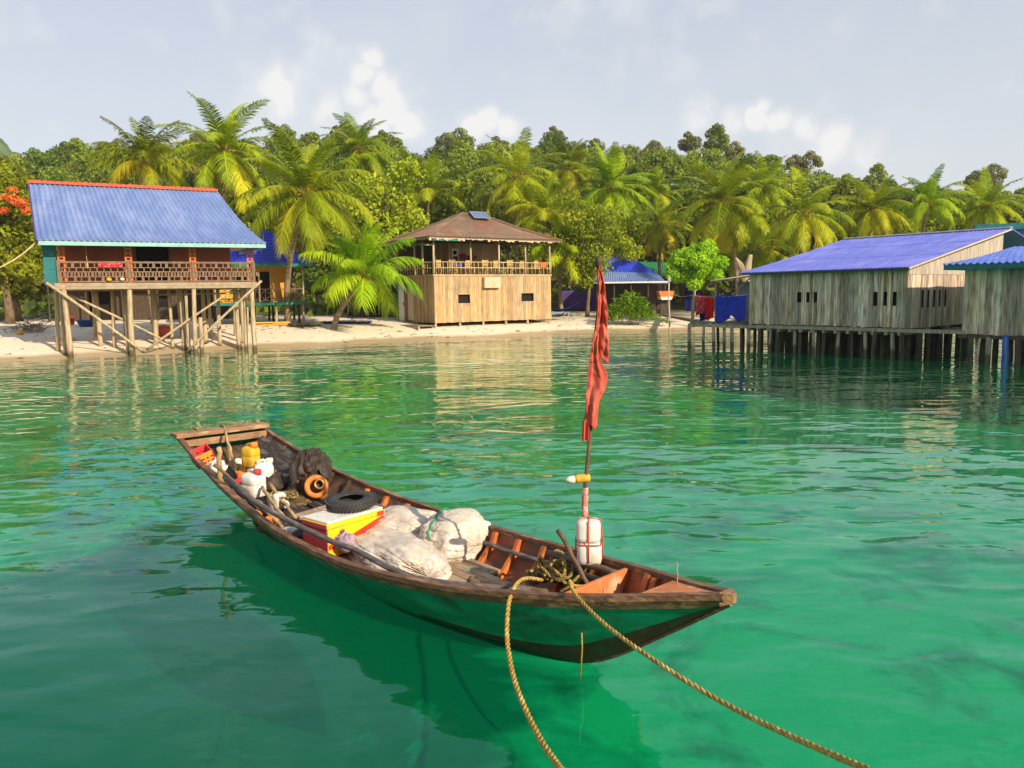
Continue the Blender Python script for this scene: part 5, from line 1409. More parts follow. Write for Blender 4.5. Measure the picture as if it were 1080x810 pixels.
# ================================================================ G: jetty with washing, lean-to, poles
def jetty():
    rng = random.Random(10)
    e = thing('jetty', 'weathered plank jetty joining the grey shed to the sand', 'jetty', (AX, AY, 0), SHY)
    zb = 1.2; m = MB()
    for i in range(17): m.boxx(-3.3 + i * .19, -3.13 + i * .19, -.12, 5.0, zb - .06 + rng.uniform(-.008, .008), zb)
    a = SHED.inverted() @ unp(700, 331, z=1.0); b = Vector((-3.2, 1.2, zb - .02)); d = (b - Vector((a.x, a.y, .98)))
    n = 30
    for i in range(n):
        p = Vector((a.x, a.y, .98)) + d * (i / n); m.bar(p - Vector((.5, -.3, 0)), p + Vector((.5, -.3, 0)), .3, .05)
    m.build('deck', M['deck_wood'], e)
    m = MB(); m.boxx(-3.35, -.05, -.16, -.1, zb - .2, zb - .063); m.boxx(-3.35, -.05, 2.4, 2.5, zb - .2, zb - .063); m.bar(Vector((a.x, a.y, .86)), b - Vector((0, 0, .12)), .1); m.build('bearer', M['post_grey'], e)
    for x, y, zt, r in ((-3.28, -.14, zb - .05, .09), (-2.45, -.1, zb - .2, .07), (-1.9, -.1, zb - .2, .08), (-1.3, -.05, zb - .2, .06), (-.85, -.1, zb - .2, .09), (-.4, .0, zb - .2, .07), (-3.1, 2.4, zb - .2, .08), (-2.0, 2.4, zb - .2, .08), (-.9, 2.4, zb - .2, .08), (-2.6, 1.2, zb - .2, .07), (-1.2, 1.3, zb - .2, .08), (-.5, 1.2, zb - .2, .07), (-.9, 4.5, zb - .2, .07), (-2.7, 4.5, zb - .2, .08)):
        pole_part(e, SHED, x, y, zt, r, M['post_grey'] if y < 0 else M['post_dark'], 'post', rng, .1)
    for x, y, zt in ((-3.22, -.05, 2.75), (-1.88, .12, 2.6)):
        p = MB(); p.tube([(x, y, zb), (x + .12, y, zb + .7), (x + .16, y, zt)], [.07, .06, .05], 7); p.build('line_post', M['post_grey'], e)
    # lean-to of grey sheets against the shed's far end
    l = thing('lean_to', 'grey sheet-metal lean-to with thin roof against the far end of the grey shed', 'shelter', SHED @ Vector((-.2, 2.2, zb)), SHY)
    m = MB()
    for i in range(18): m.boxx(-2.0 + i * .105, -1.92 + i * .105, -.015, .015, 0, 1.95)
    m.boxx(-2.0, -.1, .016, .04, 0, 1.95); m.build('wall', M['grey_sheet'], l)
    m = MB(); V, F = sheet_roof((-2.6, -1.4, 2.0), (.1, -1.6, 2.22), (-2.6, 2.2, 2.35), (.1, 2.2, 2.5), 18, .015, 0, 0, 0, per=4); m.add(V, F); m.build('roof', M['post_grey'], l)
    for x in (-2.4, -.25): m = MB(); m.tube([(x, -1.2, 0), (x, -1.2, 2.08)], .05, 6); m.build('post', M['post'], l)
    m = MB(); m.bar((-.2, -1.25, 2.3), (-1.4, -1.25, 1.3), .05); m.build('brace', M['post'], l)
    # washing
    def cloth(name, label, x0, x1, zt, zb_, y, mat, seed, cut=0.0):
        c = SHED @ Vector(((x0 + x1) / 2, y, zt)); rg = random.Random(seed)
        ph = rg.uniform(0, 6)
        m = MB()
        def f(a, b):
            drop = (zt - zb_) * (1 - b) * (1 + .05 * math.sin(a * 5 + ph) + cut * (abs(a - .5) < .0))
            if cut: drop *= 1 - cut * math.exp(-((a - .57) / .09) ** 2) + .05 * math.sin(a * 11)
            return Vector(((a - .5) * (x1 - x0) * (1 - .06 * (1 - b)), .05 * math.sin(a * 17 + ph + b) * (1.1 - b) + .02 * math.sin(a * 31), -drop - .03 * math.sin(PI * a) * b))
        m.grid(f, 26, 12)
        o = m.build(name, M[mat], loc=c, rz=SHY, smooth=True, solid=.012)
        tag(o, label, 'laundry')
    cloth('patterned_cloth', 'patterned red cloth on the line next to the leaning jetty post', -3.02, -2.42, 2.5, 1.6, -.06, 'cloth_pattern', 1)
    cloth('red_towel', 'plain red cloth on the washing line between two posts', -2.42, -1.9, 2.42, 1.42, -.06, 'cloth_red', 2)
    cloth('navy_cloth', 'dark navy cloth showing below the patterned red cloth', -2.98, -2.35, 1.9, 1.3, .2, 'cloth_navy', 3)
    cloth('blue_trousers', 'large blue cloth with notched hem on the line beside the grey shed', -1.84, -.1, 2.5, 1.3, -.08, 'cloth_blue', 4, cut=.2)
    s = MB()
    P0, P1, P2, P3 = [SHED @ Vector(p) for p in ((-3.06, -.05, 2.53), (-1.88, -.06, 2.44), (.05, -.1, 2.54), (-1.72, .1, 2.5))]
    s.tube([P0, P0.lerp(P1, .5) - Vector((0, 0, .04)), P1, P1.lerp(P2, .5) - Vector((0, 0, .03)), P2], .008, 4)
    U = unp(706, 308, Y=52)
    s.tube([P0, P0.lerp(U, .5) - Vector((0, 0, .2)), U], .008, 4)
    o = s.build('washing_line', M['white_paint'], loc=P0); tag(o, 'thin line stretched from the white pole past the washing to the shed', 'line')


jetty()


def shore_bits():
    rng = random.Random(12)
    # white pole on the sand
    b = unp(706, 333, Y=52); b.z = gz(b.x, 52)
    e = thing('utility_pole', 'crooked white pole standing on the sand left of the jetty', 'pole', b)
    t = unp(706, 293, Y=52) - b
    m = MB(); m.tube([(0, 0, -.2), (.02, 0, t.z * .35), (-.06, 0, t.z * .7), (-.04, 0, t.z)], [.055, .05, .045, .045], 8); m.build('shaft', M['tan_board'], e, smooth=True)
    m = MB(); m.boxx(-.13, .06, -.1, .1, t.z - .25, t.z + .05); m.build('cap', M['grey_sheet'], e)
    # small orange and white hull drawn up, seen end on
    b = unp(703, 322, Y=63); b.z = gz(b.x, 63)
    e = thing('beached_dinghy', 'small orange and white dinghy drawn up end-on behind the white pole', 'boat', b)
    w0 = 15 / FPX * 63 / 2 * 1.05; z1 = unp(703, 307, Y=63).z - b.z; z0 = unp(703, 316, Y=63).z - b.z
    hz = (z1 - z0)
    m = MB()
    m.grid(lambda a, t: Vector(((-1 + 2 * a) * w0 * (.72 + .28 * t) * 1.0, 0, z0 + hz * .35 + hz * .65 * t)), 6, 3)
    secs = []
    V = []
    for k in range(8):
        s = k / 7; w = w0 * (1 - .75 * s ** 2.2)
        V += [(-w, s * 3.2, z1), (-w * .8, s * 3.2, z0 + hz * .36), (w * .8, s * 3.2, z0 + hz * .36), (w, s * 3.2, z1)]
    F = [(k * 4 + j, k * 4 + j + 1, k * 4 + j + 5, k * 4 + j + 4) for k in range(7) for j in range(3)] + [(0, 3, 2, 1)]
    m = MB(); m.add(V, F); m.build('topsides', M['orange_white'], e, solid=.04)
    V = []
    for k in range(8):
        s = k / 7; w = w0 * (1 - .75 * s ** 2.2)
        V += [(-w * .8, s * 3.2, z0 + hz * .33), (-w * .62, s * 3.2, z0), (w * .62, s * 3.2, z0), (w * .8, s * 3.2, z0 + hz * .33)]
    m = MB(); m.add(V, F); m.build('bottom', M['white_paint'], e, solid=.04)
    for y in (.4, 2.2): m = MB(); m.boxx(-.4, .4, y, y + .15, -.1, z0 + .02); m.build('trestle', M['post_dark'], e)
    # blue sheet hanging behind the jetty post
    b = unp(730, 302, Y=58)
    m = MB(); z = gz(b.x, 58)
    c = unp(731, 328, Y=58)
    m.grid(lambda a, t: Vector(((a - .5) * 1.0, .05 * math.sin(a * 12), (b.z - c.z) * t)), 18, 8)
    o = m.build('blue_sheet', M['cloth_navy'], loc=(b.x, 58, c.z), rz=0, smooth=True, solid=.012); tag(o, 'dark blue sheet hung under the lime green tree', 'sheet')
    p = unp(757, 312, Y=57); m = MB()
    o = None
    # hammock strung between cafe corner and feathery tree
    A = CAFE @ Vector((9.9, 3.2, 2.6)); T = unp(617, 312, Y=62.6)
    m = MB(); mid = A.lerp(T, .45)
    m.grid(lambda a, t: A.lerp(T, a) + Vector((0, (t - .5) * .8 * math.sin(PI * a), -1.25 * (4 * a * (1 - a)) + .18 * (2 * t - 1) ** 2 * math.sin(PI * a))), 22, 6)
    o = m.build('hammock', M['cloth_navy'], loc=mid, rz=0)
    for v in o.data.vertices: v.co -= mid
    o.modifiers.new('solid', 'SOLIDIFY').thickness = .02
    tag(o, 'dark hammock slung between the cafe and the feathery tree', 'hammock')
    b = unp(588, 321, Y=64); zz = gz(b.x, 64)
    m = MB(); m.grid(lambda a, t: Vector(((a - .5) * 2.6, (t - .5) * 1.4, .12 + .3 * math.exp(-((a - .4) / .25) ** 2 - ((t - .5) / .3) ** 2) + .05 * math.sin(a * 19 + t * 11))), 24, 12)
    o = m.build('cyan_tarpaulin', M['cyan'], loc=(b.x, 64, zz), rz=.2, smooth=True, solid=.01); tag(o, 'crumpled cyan tarpaulin on the ground right of the cafe', 'tarpaulin')
    b = unp(612, 320, Y=70); zz = gz(b.x, 70)
    m = MB(); m.grid(lambda a, t: Vector(((a - .5) * 3.6, .06 * math.sin(a * 15), 1.7 * t + .08 * math.sin(a * 6))), 24, 6)
    o = m.build('purple_sheet', M['cloth_purple'], loc=(b.x, 70, zz), rz=0, smooth=True, solid=.012); tag(o, 'purple sheet hung as a screen behind the feathery tree', 'sheet')
    b = unp(366, 338, Y=55); zz = gz(b.x, 55)
    m = MB(); m.grid(lambda a, t: Vector(((a - .5) * 3.4, (t - .5) * 1.6, .06 + .12 * abs(mnoise.noise(Vector((a * 5, t * 4, 0)))))), 30, 14)
    o = m.build('blue_net_pile', M['cloth_blue'], loc=(b.x, 55, zz), rz=.15, smooth=True, solid=.01); tag(o, 'blue net spread on the sand behind the leaning palm', 'net')
    # under the stilt house: basin, red bucket
    b = unp(92, 340, Y=50); zz = gz(b.x, 50)
    m = MB(); m.lathe([(.42, 0), (.62, .42), (.66, .42), (.6, .38), (.4, .05), (0, .05)], 18); o = m.build('basin', M['blue_plastic'], rz=0, loc=(b.x, 50, zz), smooth=True)
    tag(o, 'blue plastic basin on the sand under the stilt house', 'basin')
    b2 = unp(75, 336, Y=52)
    m = MB(); m.lathe([(.16, 0), (.22, .5), (.24, .5), (.2, .45), (.14, .03), (0, .03)], 14)
    o2 = m.build('bucket', M['red_plastic'], rz=0, loc=(b2.x, 52, gz(b2.x, 52)), smooth=True); tag(o2, 'red bucket in the shade behind the left stilts', 'bucket')
    b3 = unp(172, 345, Y=45); m = MB(); m.lathe([(.3, 0), (.42, .2), (.4, .5), (.3, .62), (0, .66)], 14)
    o3 = m.build('clay_jar', M['ridge_red'], rz=0, loc=(b3.x, 45, gz(b3.x, 45)), smooth=True); tag(o3, 'orange clay jar on the sand beneath the middle of the stilt house', 'jar')
    # rocks and driftwood at the left
    rk = []
    for k in range(17):
        px = rng.uniform(-8, 50); py = rng.uniform(332, 343)
        w = unp(px, py, z=1.0); z = gz(w.x, w.y); s = rng.uniform(.22, .5)
        m = MB(); n = 10
        V, F = [], []
        m.grid(lambda a, t: Vector((math.cos(2 * PI * a) * math.sin(PI * t), math.sin(2 * PI * a) * math.sin(PI * t), -math.cos(PI * t))) * s * (1 + .35 * mnoise.noise(Vector((math.cos(2 * PI * a) * math.sin(PI * t) * 1.3 + k * 7, math.sin(2 * PI * a) * math.sin(PI * t) * 1.3, math.cos(PI * t) * 1.3)))), 14, 8)
        o = m.build('rock', M['rock'], rz=rng.uniform(0, 6), loc=(w.x, w.y, z + s * .25)); o.scale = (1.3, 1, .7)
        tag(o, 'rough grey-brown rock in the heap at the top of the sand by the left edge', 'rock', 'rocks at the left edge of the beach')
    b = unp(30, 352, z=.85); zz = gz(b.x, b.y); m = MB()
    for k in range(70):
        a = rng.uniform(0, 6.28); r_ = rng.uniform(0, 1.0); p = Vector((math.cos(a) * r_ * 1.3, math.sin(a) * r_ * .6, rng.uniform(0, .55) * (1 - r_ * .6)))
        q = rng.uniform(0, 6.28); l = rng.uniform(.4, 1.1); d = Vector((math.cos(q) * l, math.sin(q) * l * .6, rng.uniform(-.1, .5)))
        m.tube([p, p + d * .5 + Vector((rng.uniform(-.1, .1), 0, rng.uniform(-.05, .1))), p + d], [.025, .02, .008], 4)
    o = m.build('driftwood_heap', M['twig'], rz=0, loc=(b.x, b.y, zz)); tag(o, 'tangled heap of dry branches on the sand at the left', 'branches')
    b = unp(40, 357, z=.55); zz = gz(b.x, b.y); m = MB(); m.box((0, 0, .2), (.5, .4, .4), taper=1.1); m.box((0, 0, .43), (.6, .48, .05))
    o = m.build('white_bin', M['white_plastic'], rz=.3, loc=(b.x, b.y, zz), bevel=.02); tag(o, 'small white bin lying by the dry branches on the sand', 'bin')
    b = unp(22, 362, z=.4); zz = gz(b.x, b.y); m = MB(); m.lathe([(0, -.02), (.16, 0), (.18, .2), (.1, .3), (0, .32)], 12)
    o = m.build('yellow_can', M['yellow_plastic'], rz=.3, loc=(b.x, b.y, zz), smooth=True); tag(o, 'small yellow plastic can on the wet sand by the left edge', 'can')
    # timber stacked under the ochre house and by the palm
    for k, (px, py, Y, l, mt, lb) in enumerate(((285, 336, 52.5, 2.6, 'wall_orange', 'ochre coloured planks stacked beneath the small ochre house'), (322, 340, 52.0, 2.2, 'deck_wood', 'grey-brown planks lying on sand left of the leaning palm'))):
        b = unp(px, py, Y=Y); zz = gz(b.x, Y); m = MB()
        for i in range(9): m.box((rng.uniform(-.2, .2), rng.uniform(-.4, .4), .05 + .07 * (i // 3)), (l * rng.uniform(.7, 1), .2, .05), rz=rng.uniform(-.15, .15))
        o = m.build('plank_pile', M[mt], rz=.2, loc=(b.x, Y, zz)); tag(o, lb, 'planks')
    # rope from the roof corner of the stilt house off to the left
    p0 = HA @ Vector((-.75, -.6, 5.4)); p1 = unp(-60, 290, Y=33)
    m = MB(); m.tube([p0.lerp(p1, t / 10) - Vector((0, 0, .55 * 4 * t / 10 * (1 - t / 10))) - p0 for t in range(11)], .035, 6)
    o = m.build('guy_rope', M['bamboo'], rz=0, loc=p0, smooth=True); tag(o, 'pale rope running from the stilt house eave out to the left', 'rope')
    # things along the porch of the stilt house
    def porch(name, label, cat, px_x, z, build, mat):
        m = MB(); build(m); o = m.build(name, M[mat], rz=R(28), loc=HA @ Vector((px_x, -.12 if cat != 'laundry' else -.13, z)), smooth=True); tag(o, label, cat)
    ball = lambda r: (lambda m: m.lathe([(0, -r * .8), (r * .8, -r * .5), (r, 0), (r * .8, r * .5), (0, r * .8)], 12))
    porch('yellow_pot', 'small yellow pot set in the balustrade of the stilt house', 'pot', 2.05, HAZ + .16, ball(.13), 'yellow_plastic')
    porch('white_bowl', 'small white bowl set in the balustrade of the stilt house', 'bowl', 2.62, HAZ + .17, ball(.11), 'white_plastic')
    m = MB(); m.grid(lambda a, t: Vector(((a - .5) * 1.05, -.01 + .012 * math.sin(a * 20), -.2 * (1 - t))), 20, 3); o = m.build('pink_cloth', M['cloth_pattern'], rz=R(28), loc=HA @ Vector((2.15, -.13, HAZ + .93)), solid=.008); tag(o, 'strip of pink cloth drying over the stilt house balustrade', 'laundry')
    m = MB(); m.grid(lambda a, t: Vector(((a - .5) * .9, -.01 + .012 * math.sin(a * 20), -.3 * (1 - t))), 20, 3); o = m.build('blue_cloth', M['cloth_blue'], rz=R(28), loc=HA @ Vector((6.6, .05, HAZ + .5)), solid=.008); tag(o, 'blue cloth behind the balustrade near the right porch post', 'laundry')
    m = MB(); m.tube([(0, 0, 0), (.01, 0, -.5), (.03, 0, -1.0)], .012, 5); m.lathe([(0, -.25), (.05, -.2), (.04, 0), (0, .05)], 8, Matrix.Translation((.03, 0, -1.0))); o = m.build('hanging_rope', M['bamboo'], rz=R(28), loc=HA @ Vector((1.15, -.1, 5.4))); tag(o, 'knotted rope hanging from the porch eave of the stilt house', 'rope')


    # husks, dead leaves, shell and twigs strewn over the sand
    rg = np.random.default_rng(14); V, T = [], []
    n = 0
    while n < 900:
        x, y = rg.uniform(-26, 15), rg.uniform(36, 66); d = float(shore_d(np.array([x]), np.array([y]))[0])
        if d < .3 or d > 12 or rg.random() > (.9 if d > 5 or abs(d - 1.6) < .35 else .3): continue
        z = gz(x, y) + .015; a = rg.uniform(0, 6.28); l = rg.uniform(.04, .2) * (1.6 if rg.random() < .12 else 1); w = l * rg.uniform(.2, .6); h = rg.uniform(.0, .06)
        c, s_ = math.cos(a), math.sin(a)
        V += [(x - c * l, y - s_ * l, z), (x + s_ * w, y - c * w, z + h), (x + c * l, y + s_ * l, z + h * .5), (x - s_ * w, y + c * w, z + .02)]
        T += [rg.random()] * 4; n += 1
    me = np_mesh('beach_litter', np.array(V), np.arange(len(V)).reshape(-1, 4), leafmat('litter', (.08, .05, .03), (.34, .22, .12), (.6, .52, .4), transl=.05), T)
    tag(link(bpy.data.objects.new('beach_litter', me)), 'dry leaves, husks and bits of shell strewn over the sand', 'litter', None, 'stuff')


shore_bits()
# ================================================================ the fishing boat
BSX, BSY, BYAW, BL_ = -4.145, 11.256, -0.862, 8.423
BM = frame4(BSX, BSY, BYAW)            # local: x from stern to bow, y to starboard side away from the viewer, z up
BMI = BM.inverted()
TK = [0, .15, .3, .45, .6, .75, .88, 1.0]
WK = [.59, .679, .752, .838, .84, .692, .421, .025]


def smooth_interp(t, K, Wv):
    t = max(0, min(1, t)); s = 0; ww = 0
    for d in (-.05, -.025, 0, .025, .05):
        q = t + d
        q = -q if q < 0 else q
        v = float(np.interp(q, K, Wv)) if q <= 1 else max(0, 2 * Wv[-1] - float(np.interp(2 - q, K, Wv)))
        g = math.exp(-(d / .03) ** 2); s += g * v; ww += g
    return s / ww


def half_w(t): return smooth_interp(t, TK, WK)
def sheer(t): return .911 - 2.057 * t + 2.111 * t * t - .077 * t ** 4
BK = [0, .12, .2, .28, .354, .5, .6, .7, .78, .857, .92, 1.0]
def bot_w(t): return smooth_interp(t, BK, [.42, .32, .28, .26, .26, .27, .26, .17, .09, .02, .012, .01])
def bot_z(t): return smooth_interp(t, BK, [.70, .38, .1, -.06, -.12, -.16, -.17, -.14, -.1, .0, .36, .84])


def sect(t, inset=0.0, n=7, rise=0.0):
    """half section from gunwale to bottom edge, as (halfwidth, z)"""
    w, zs, b, zb = half_w(t), sheer(t), bot_w(t), bot_z(t)
    out = []
    for i in range(n):
        s = i / (n - 1)
        y = w + (b - w) * (s ** 1.35); z = zs + (zb - zs) * s
        out.append((max(.004, y - inset), z + rise * s))
    return out


M['hull_green'] = pmat('hull_green_paint', (.008, .26, .14), (.006, .19, .1), (.02, .32, .18), scale=2.6, stretch=(.5, 2, 2), rough=.42, stain=(.035, .03, .018), stain_amt=.75, stain_scale=2.4, bump=.25, bscale=12, tide=-.06)
M['hull_bottom'] = pmat('hull_bottom_paint', (.08, .03, .016), (.035, .02, .012), (.05, .06, .03), scale=4, rough=.6, stain=(.12, .04, .03), stain_amt=.5, stain_scale=5)
M['hull_inside'] = pmat('hull_inside_paint', (.36, .1, .04), (.22, .065, .03), (.13, .055, .03), scale=3.5, stretch=(.6, 2, 2), rough=.65, bump=.3, stain=(.06, .035, .022), stain_amt=.7, stain_scale=2.6)
M['stern_inside'] = pmat('dirty_stern_planking', (.15, .085, .05), (.08, .05, .035), (.05, .035, .03), scale=3.5, stretch=(.5, 3, 3), rough=.6, bump=.5, stain=(.3, .14, .06), stain_amt=.6, stain_scale=3)
M['stern_wood'] = pmat('stern_plank_wood', (.36, .2, .09), (.25, .14, .07), (.45, .29, .15), scale=7, stretch=(2, .4, 2), rough=.75, bump=.5, stain=(.1, .06, .04), stain_amt=.6, stain_scale=6)
M['gunwale'] = pmat('worn_gunwale', (.22, .095, .045), (.11, .055, .032), (.34, .17, .085), scale=7, stretch=(.4, 2, 2), rough=.6, bump=.5, stain=(.42, .28, .17), stain_amt=.2, stain_scale=6)
M['rib_orange'] = pmat('orange_rib_paint', (.68, .19, .04), (.5, .13, .03), (.3, .1, .04), scale=8, rough=.6, bump=.4, stain=(.1, .05, .03), stain_amt=.6, stain_scale=7)
M['bulkhead'] = pmat('orange_brown_paint', (.6, .2, .06), (.48, .15, .05), scale=5, rough=.6, bump=.3, stain=(.7, .55, .4), stain_amt=.5, stain_scale=5)
M['old_board'] = pmat('old_floor_board', (.44, .3, .18), (.32, .21, .13), (.52, .4, .28), scale=6, stretch=(.4, 3, 3), rough=.8, island=.22, bump=.5, stain=(.16, .11, .08), stain_amt=.6, stain_scale=5)
M['black_wood'] = pmat('tarred_board', (.06, .045, .04), (.03, .025, .022), (.14, .11, .09), scale=6, stretch=(.4, 3, 3), rough=.55, bump=.5)
M['grey_pole'] = pmat('grey_pole_wood', (.16, .13, .12), (.09, .075, .07), (.24, .2, .18), scale=7, stretch=(.4, 3, 3), rough=.7, bump=.5)
M['rust'] = pmat('engine_rust', (.1, .055, .035), (.04, .03, .025), (.2, .09, .04), scale=9, rough=.6, bump=.5)
M['black_rubber'] = pmat('black_rubber', (.03, .028, .027), (.05, .045, .042), scale=7, rough=.55, bump=.3)
M['black_sheet'] = pmat('black_tarpaulin', (.05, .034, .026), (.03, .022, .018), (.1, .06, .04), scale=5, rough=.6, bump=.6)
M['orange_metal'] = pmat('orange_flywheel', (.8, .24, .04), (.6, .17, .03), scale=7, rough=.45, stain=(.2, .07, .03), stain_amt=.7, stain_scale=9)
M['brass'] = pmat('brass', (.62, .38, .12), (.45, .26, .08), rough=.35, metal=.7)
M['cool_yellow'] = pmat('cool_yellow', (.85, .56, .015), (.8, .5, .012), scale=3, rough=.4, stain=(.5, .3, .05), stain_amt=.4, stain_scale=6)
M['cool_red'] = pmat('cool_red', (.62, .05, .03), (.5, .035, .025), rough=.45)
M['cool_side'] = pmat('cool_side_red', (.42, .06, .07), (.34, .045, .055), rough=.5)
M['sacking'] = pmat('plastic_sacking', (.6, .53, .43), (.48, .41, .33), (.66, .6, .51), scale=4, rough=.38, spec=.4, bump=.35, bscale=22, stain=(.42, .26, .2), stain_amt=.4, stain_scale=7)
M['rope_yellow'] = pmat('yellow_rope', (.5, .33, .07), (.33, .2, .04), (.6, .44, .14), scale=14, rough=.85, bump=.5, bscale=60)
M['rope_old'] = pmat('old_rope', (.3, .22, .07), (.2, .14, .05), (.45, .33, .08), scale=14, rough=.9, bump=.5, bscale=60)
M['rope_green'] = pmat('green_line', (.05, .3, .17), (.03, .2, .12), rough=.8)
M['flag_cloth'] = pmat('faded_red_flag', (.54, .1, .065), (.42, .07, .045), (.6, .15, .1), scale=5, rough=.85, spec=.1, stain=(.35, .08, .06), stain_amt=.5, stain_scale=8)
M['stick'] = pmat('stick_wood', (.5, .34, .16), (.34, .21, .1), scale=9, rough=.7)
M['stick_dark'] = pmat('dark_stick_wood', (.18, .11, .06), (.1, .065, .04), scale=9, rough=.7)
M['float_orange'] = pmat('orange_float', (.85, .26, .03), (.7, .2, .03), rough=.55)
M['glass_grey'] = pmat('clouded_jar', (.5, .5, .45), (.38, .38, .34), scale=6, rough=.2, spec=.5)
M['red_cord'] = pmat('red_cord', (.6, .08, .05), rough=.8)

boat = thing('fishing_boat', 'long weathered green and brown wooden fishing boat moored on the emerald water', 'boat', (BSX, BSY, 0), BYAW)
NT = 56
ts = [i / NT for i in range(NT + 1)]


def build_boat():
    rng = random.Random(1)
    n = 11
    # outer shell: strakes port, bottom, starboard
    mb = MB(); V, F, Mi = [], [], []
    ring = 2 * n
    for t in ts:
        s = sect(t, 0, n)
        x = t * BL_
        row = [(x, -y, z) for y, z in s] + [(x, y, z) for y, z in reversed(s)]
        V += row
    for i in range(NT):
        for j in range(ring - 1):
            F.append((i * ring + j, (i + 1) * ring + j, (i + 1) * ring + j + 1, i * ring + j + 1))
            jj = j if j < n else ring - 2 - j
            Mi.append(1 if jj >= 7 + max(0, int((.72 - i / NT) * 14)) else 0)
    mb.v, mb.f, mb.m = V, F, Mi
    mb.f.append(tuple(range(ring))); mb.m.append(0)
    mb.build('hull', [M['hull_green'], M['hull_bottom']], boat, smooth=True, solid=0)
    # inner planking
    mi = MB(); V = []; F = []
    for t in ts[:-2]:
        s = sect(t, .035, n, .05); x = t * BL_ + (.04 if t == 0 else 0)
        V += [(x, -y, z - .012) for y, z in s] + [(x, y, z - .012) for y, z in reversed(s)]
    for i in range(NT - 2):
        for j in range(ring - 1): F.append((i * ring + j, i * ring + j + 1, (i + 1) * ring + j + 1, (i + 1) * ring + j))
    mi.add(V, F); mi.m = [0 if (k // (ring - 1)) > NT * .4 else 1 for k in range(len(F))]; mi.build('inner_planking', [M['hull_inside'], M['stern_inside']], boat, smooth=True)
    # gunwale cap and rubbing strake, one each side
    for sg in (-1, 1):
        g = MB(); V = []; F = []
        for t in ts:
            x = t * BL_; w = half_w(t); z = sheer(t)
            a = w + .022; b = max(.0, w - .042)
            V += [(x, sg * a, z - .012), (x, sg * a, z + .028), (x, sg * b, z + .032), (x, sg * b, z - .01)]
        for i in range(NT):
            for j in range(4):
                q = (i * 4 + j, (i + 1) * 4 + j, (i + 1) * 4 + (j + 1) % 4, i * 4 + (j + 1) % 4); F.append(q if sg < 0 else q[::-1])
        F += [(0, 1, 2, 3), tuple(NT * 4 + k for k in (3, 2, 1, 0))]
        g.add(V, F); g.build('gunwale', M['gunwale'], boat)
        g = MB(); V = []; F = []
        for t in ts:
            x = t * BL_; s = sect(t, 0, 15); dz = sheer(t) - bot_z(t)
            hs = min(.07, .85 * dz); f = hs / dz; k = f * 14; i0 = int(k); u = k - i0
            y = s[i0][0] * (1 - u) + s[min(14, i0 + 1)][0] * u; w = half_w(t)
            V += [(x, sg * (w + .004), sheer(t) - .014), (x, sg * (w + .02), sheer(t) - .016), (x, sg * (y + .018), sheer(t) - hs), (x, sg * (y + .002), sheer(t) - hs - .004)]
        for i in range(NT):
            for j in range(4):
                q = (i * 4 + j, (i + 1) * 4 + j, (i + 1) * 4 + (j + 1) % 4, i * 4 + (j + 1) % 4); F.append(q if sg < 0 else q[::-1])
        F += [(0, 1, 2, 3), tuple(NT * 4 + k for k in (3, 2, 1, 0))]
        g.add(V, F); g.build('rubbing_strake', M['gunwale'], boat)
        # inner stringer: a lath running inside the ribs
        g = MB(); g.tube([(t * BL_, sg * (half_w(t) * .97 - .13), sheer(t) - .11) for t in np.linspace(.34, .86, 20)], .022, 6); g.build('stringer', M['grey_pole'], boat)
    # ribs with their heads showing under the gunwale
    t = .05
    while t < .93:
        for sg in (-1, 1):
            m = MB(); s = sect(t, .036, 8, .05); d = .022; th = .055
            V = []
            for y, z in s:
                V += [((t * BL_) - d, sg * y, z - .01), ((t * BL_) + d, sg * y, z - .01), ((t * BL_) + d, sg * max(.003, y - th), z - .01 + th * .25), ((t * BL_) - d, sg * max(.003, y - th), z - .01 + th * .25)]
            F = [(i * 4 + j, (i + 1) * 4 + j, (i + 1) * 4 + (j + 1) % 4, i * 4 + (j + 1) % 4) for i in range(7) for j in range(4)] + [(0, 1, 2, 3), (31, 30, 29, 28)]
            m.add(V, F); m.build('rib', M['rib_orange'] if (t > .3) else M['plank_dark'], boat)
        t += .0475
    # transom and the heavy plank across the stern
    m = MB(); w0 = half_w(0); m.bar((.08, -w0 - .06, .93), (.08, w0 + .06, .93), .26, .06); m.build('stern_plank', M['stern_wood'], boat, bevel=.008)
    m = MB(); m.bar((.26, -w0 + .02, .83), (.26, w0 - .02, .83), .05, .09); m.build('stern_beam', M['stern_wood'], boat, bevel=.008)
    # loose floor boards amidships towards the bow
    m = MB(); z = .2
    def side_at(t, zz):
        s = max(0, min(1, (sheer(t) - zz) / (sheer(t) - bot_z(t)))); return half_w(t) + (bot_w(t) - half_w(t)) * s ** 1.35 - .06
    for k in range(9):
        y0 = -.62 + k * .14; x0 = 4.0 + rng.uniform(-.15, .15); x1 = x0 + .5; lim = max(abs(y0), abs(y0 + .14)) + .01
        while x1 < 6.75 and side_at(x1 / BL_, z) > lim: x1 += .05
        x1 -= rng.uniform(.05, .3)
        m.box(((x0 + x1) / 2, y0 + .07, z + rng.uniform(-.006, .01)), (x1 - x0, .132, .025), rz=rng.uniform(-.012, .012))
    m.build('floor_board', M['old_board'], boat, bevel=.004)
    m = MB()
    for k in range(6): m.box((2.0 + rng.uniform(-.1, .1), -.36 + k * .14, .3 - .0 + rng.uniform(-.01, .02)), (2.6, .13, .025), M=Matrix.Rotation(R(6.5), 3, 'Y'))
    m.build('stern_floor', M['black_wood'], boat)
    # boards closing the bilge just above the keel
    m = MB(); V = []; F = []; tt = np.linspace(.22, .84, 26)
    for t in tt:
        w = max(.02, side_at(t, .07) - .0); V += [(t * BL_, -w, .07), (t * BL_, w, .07)]
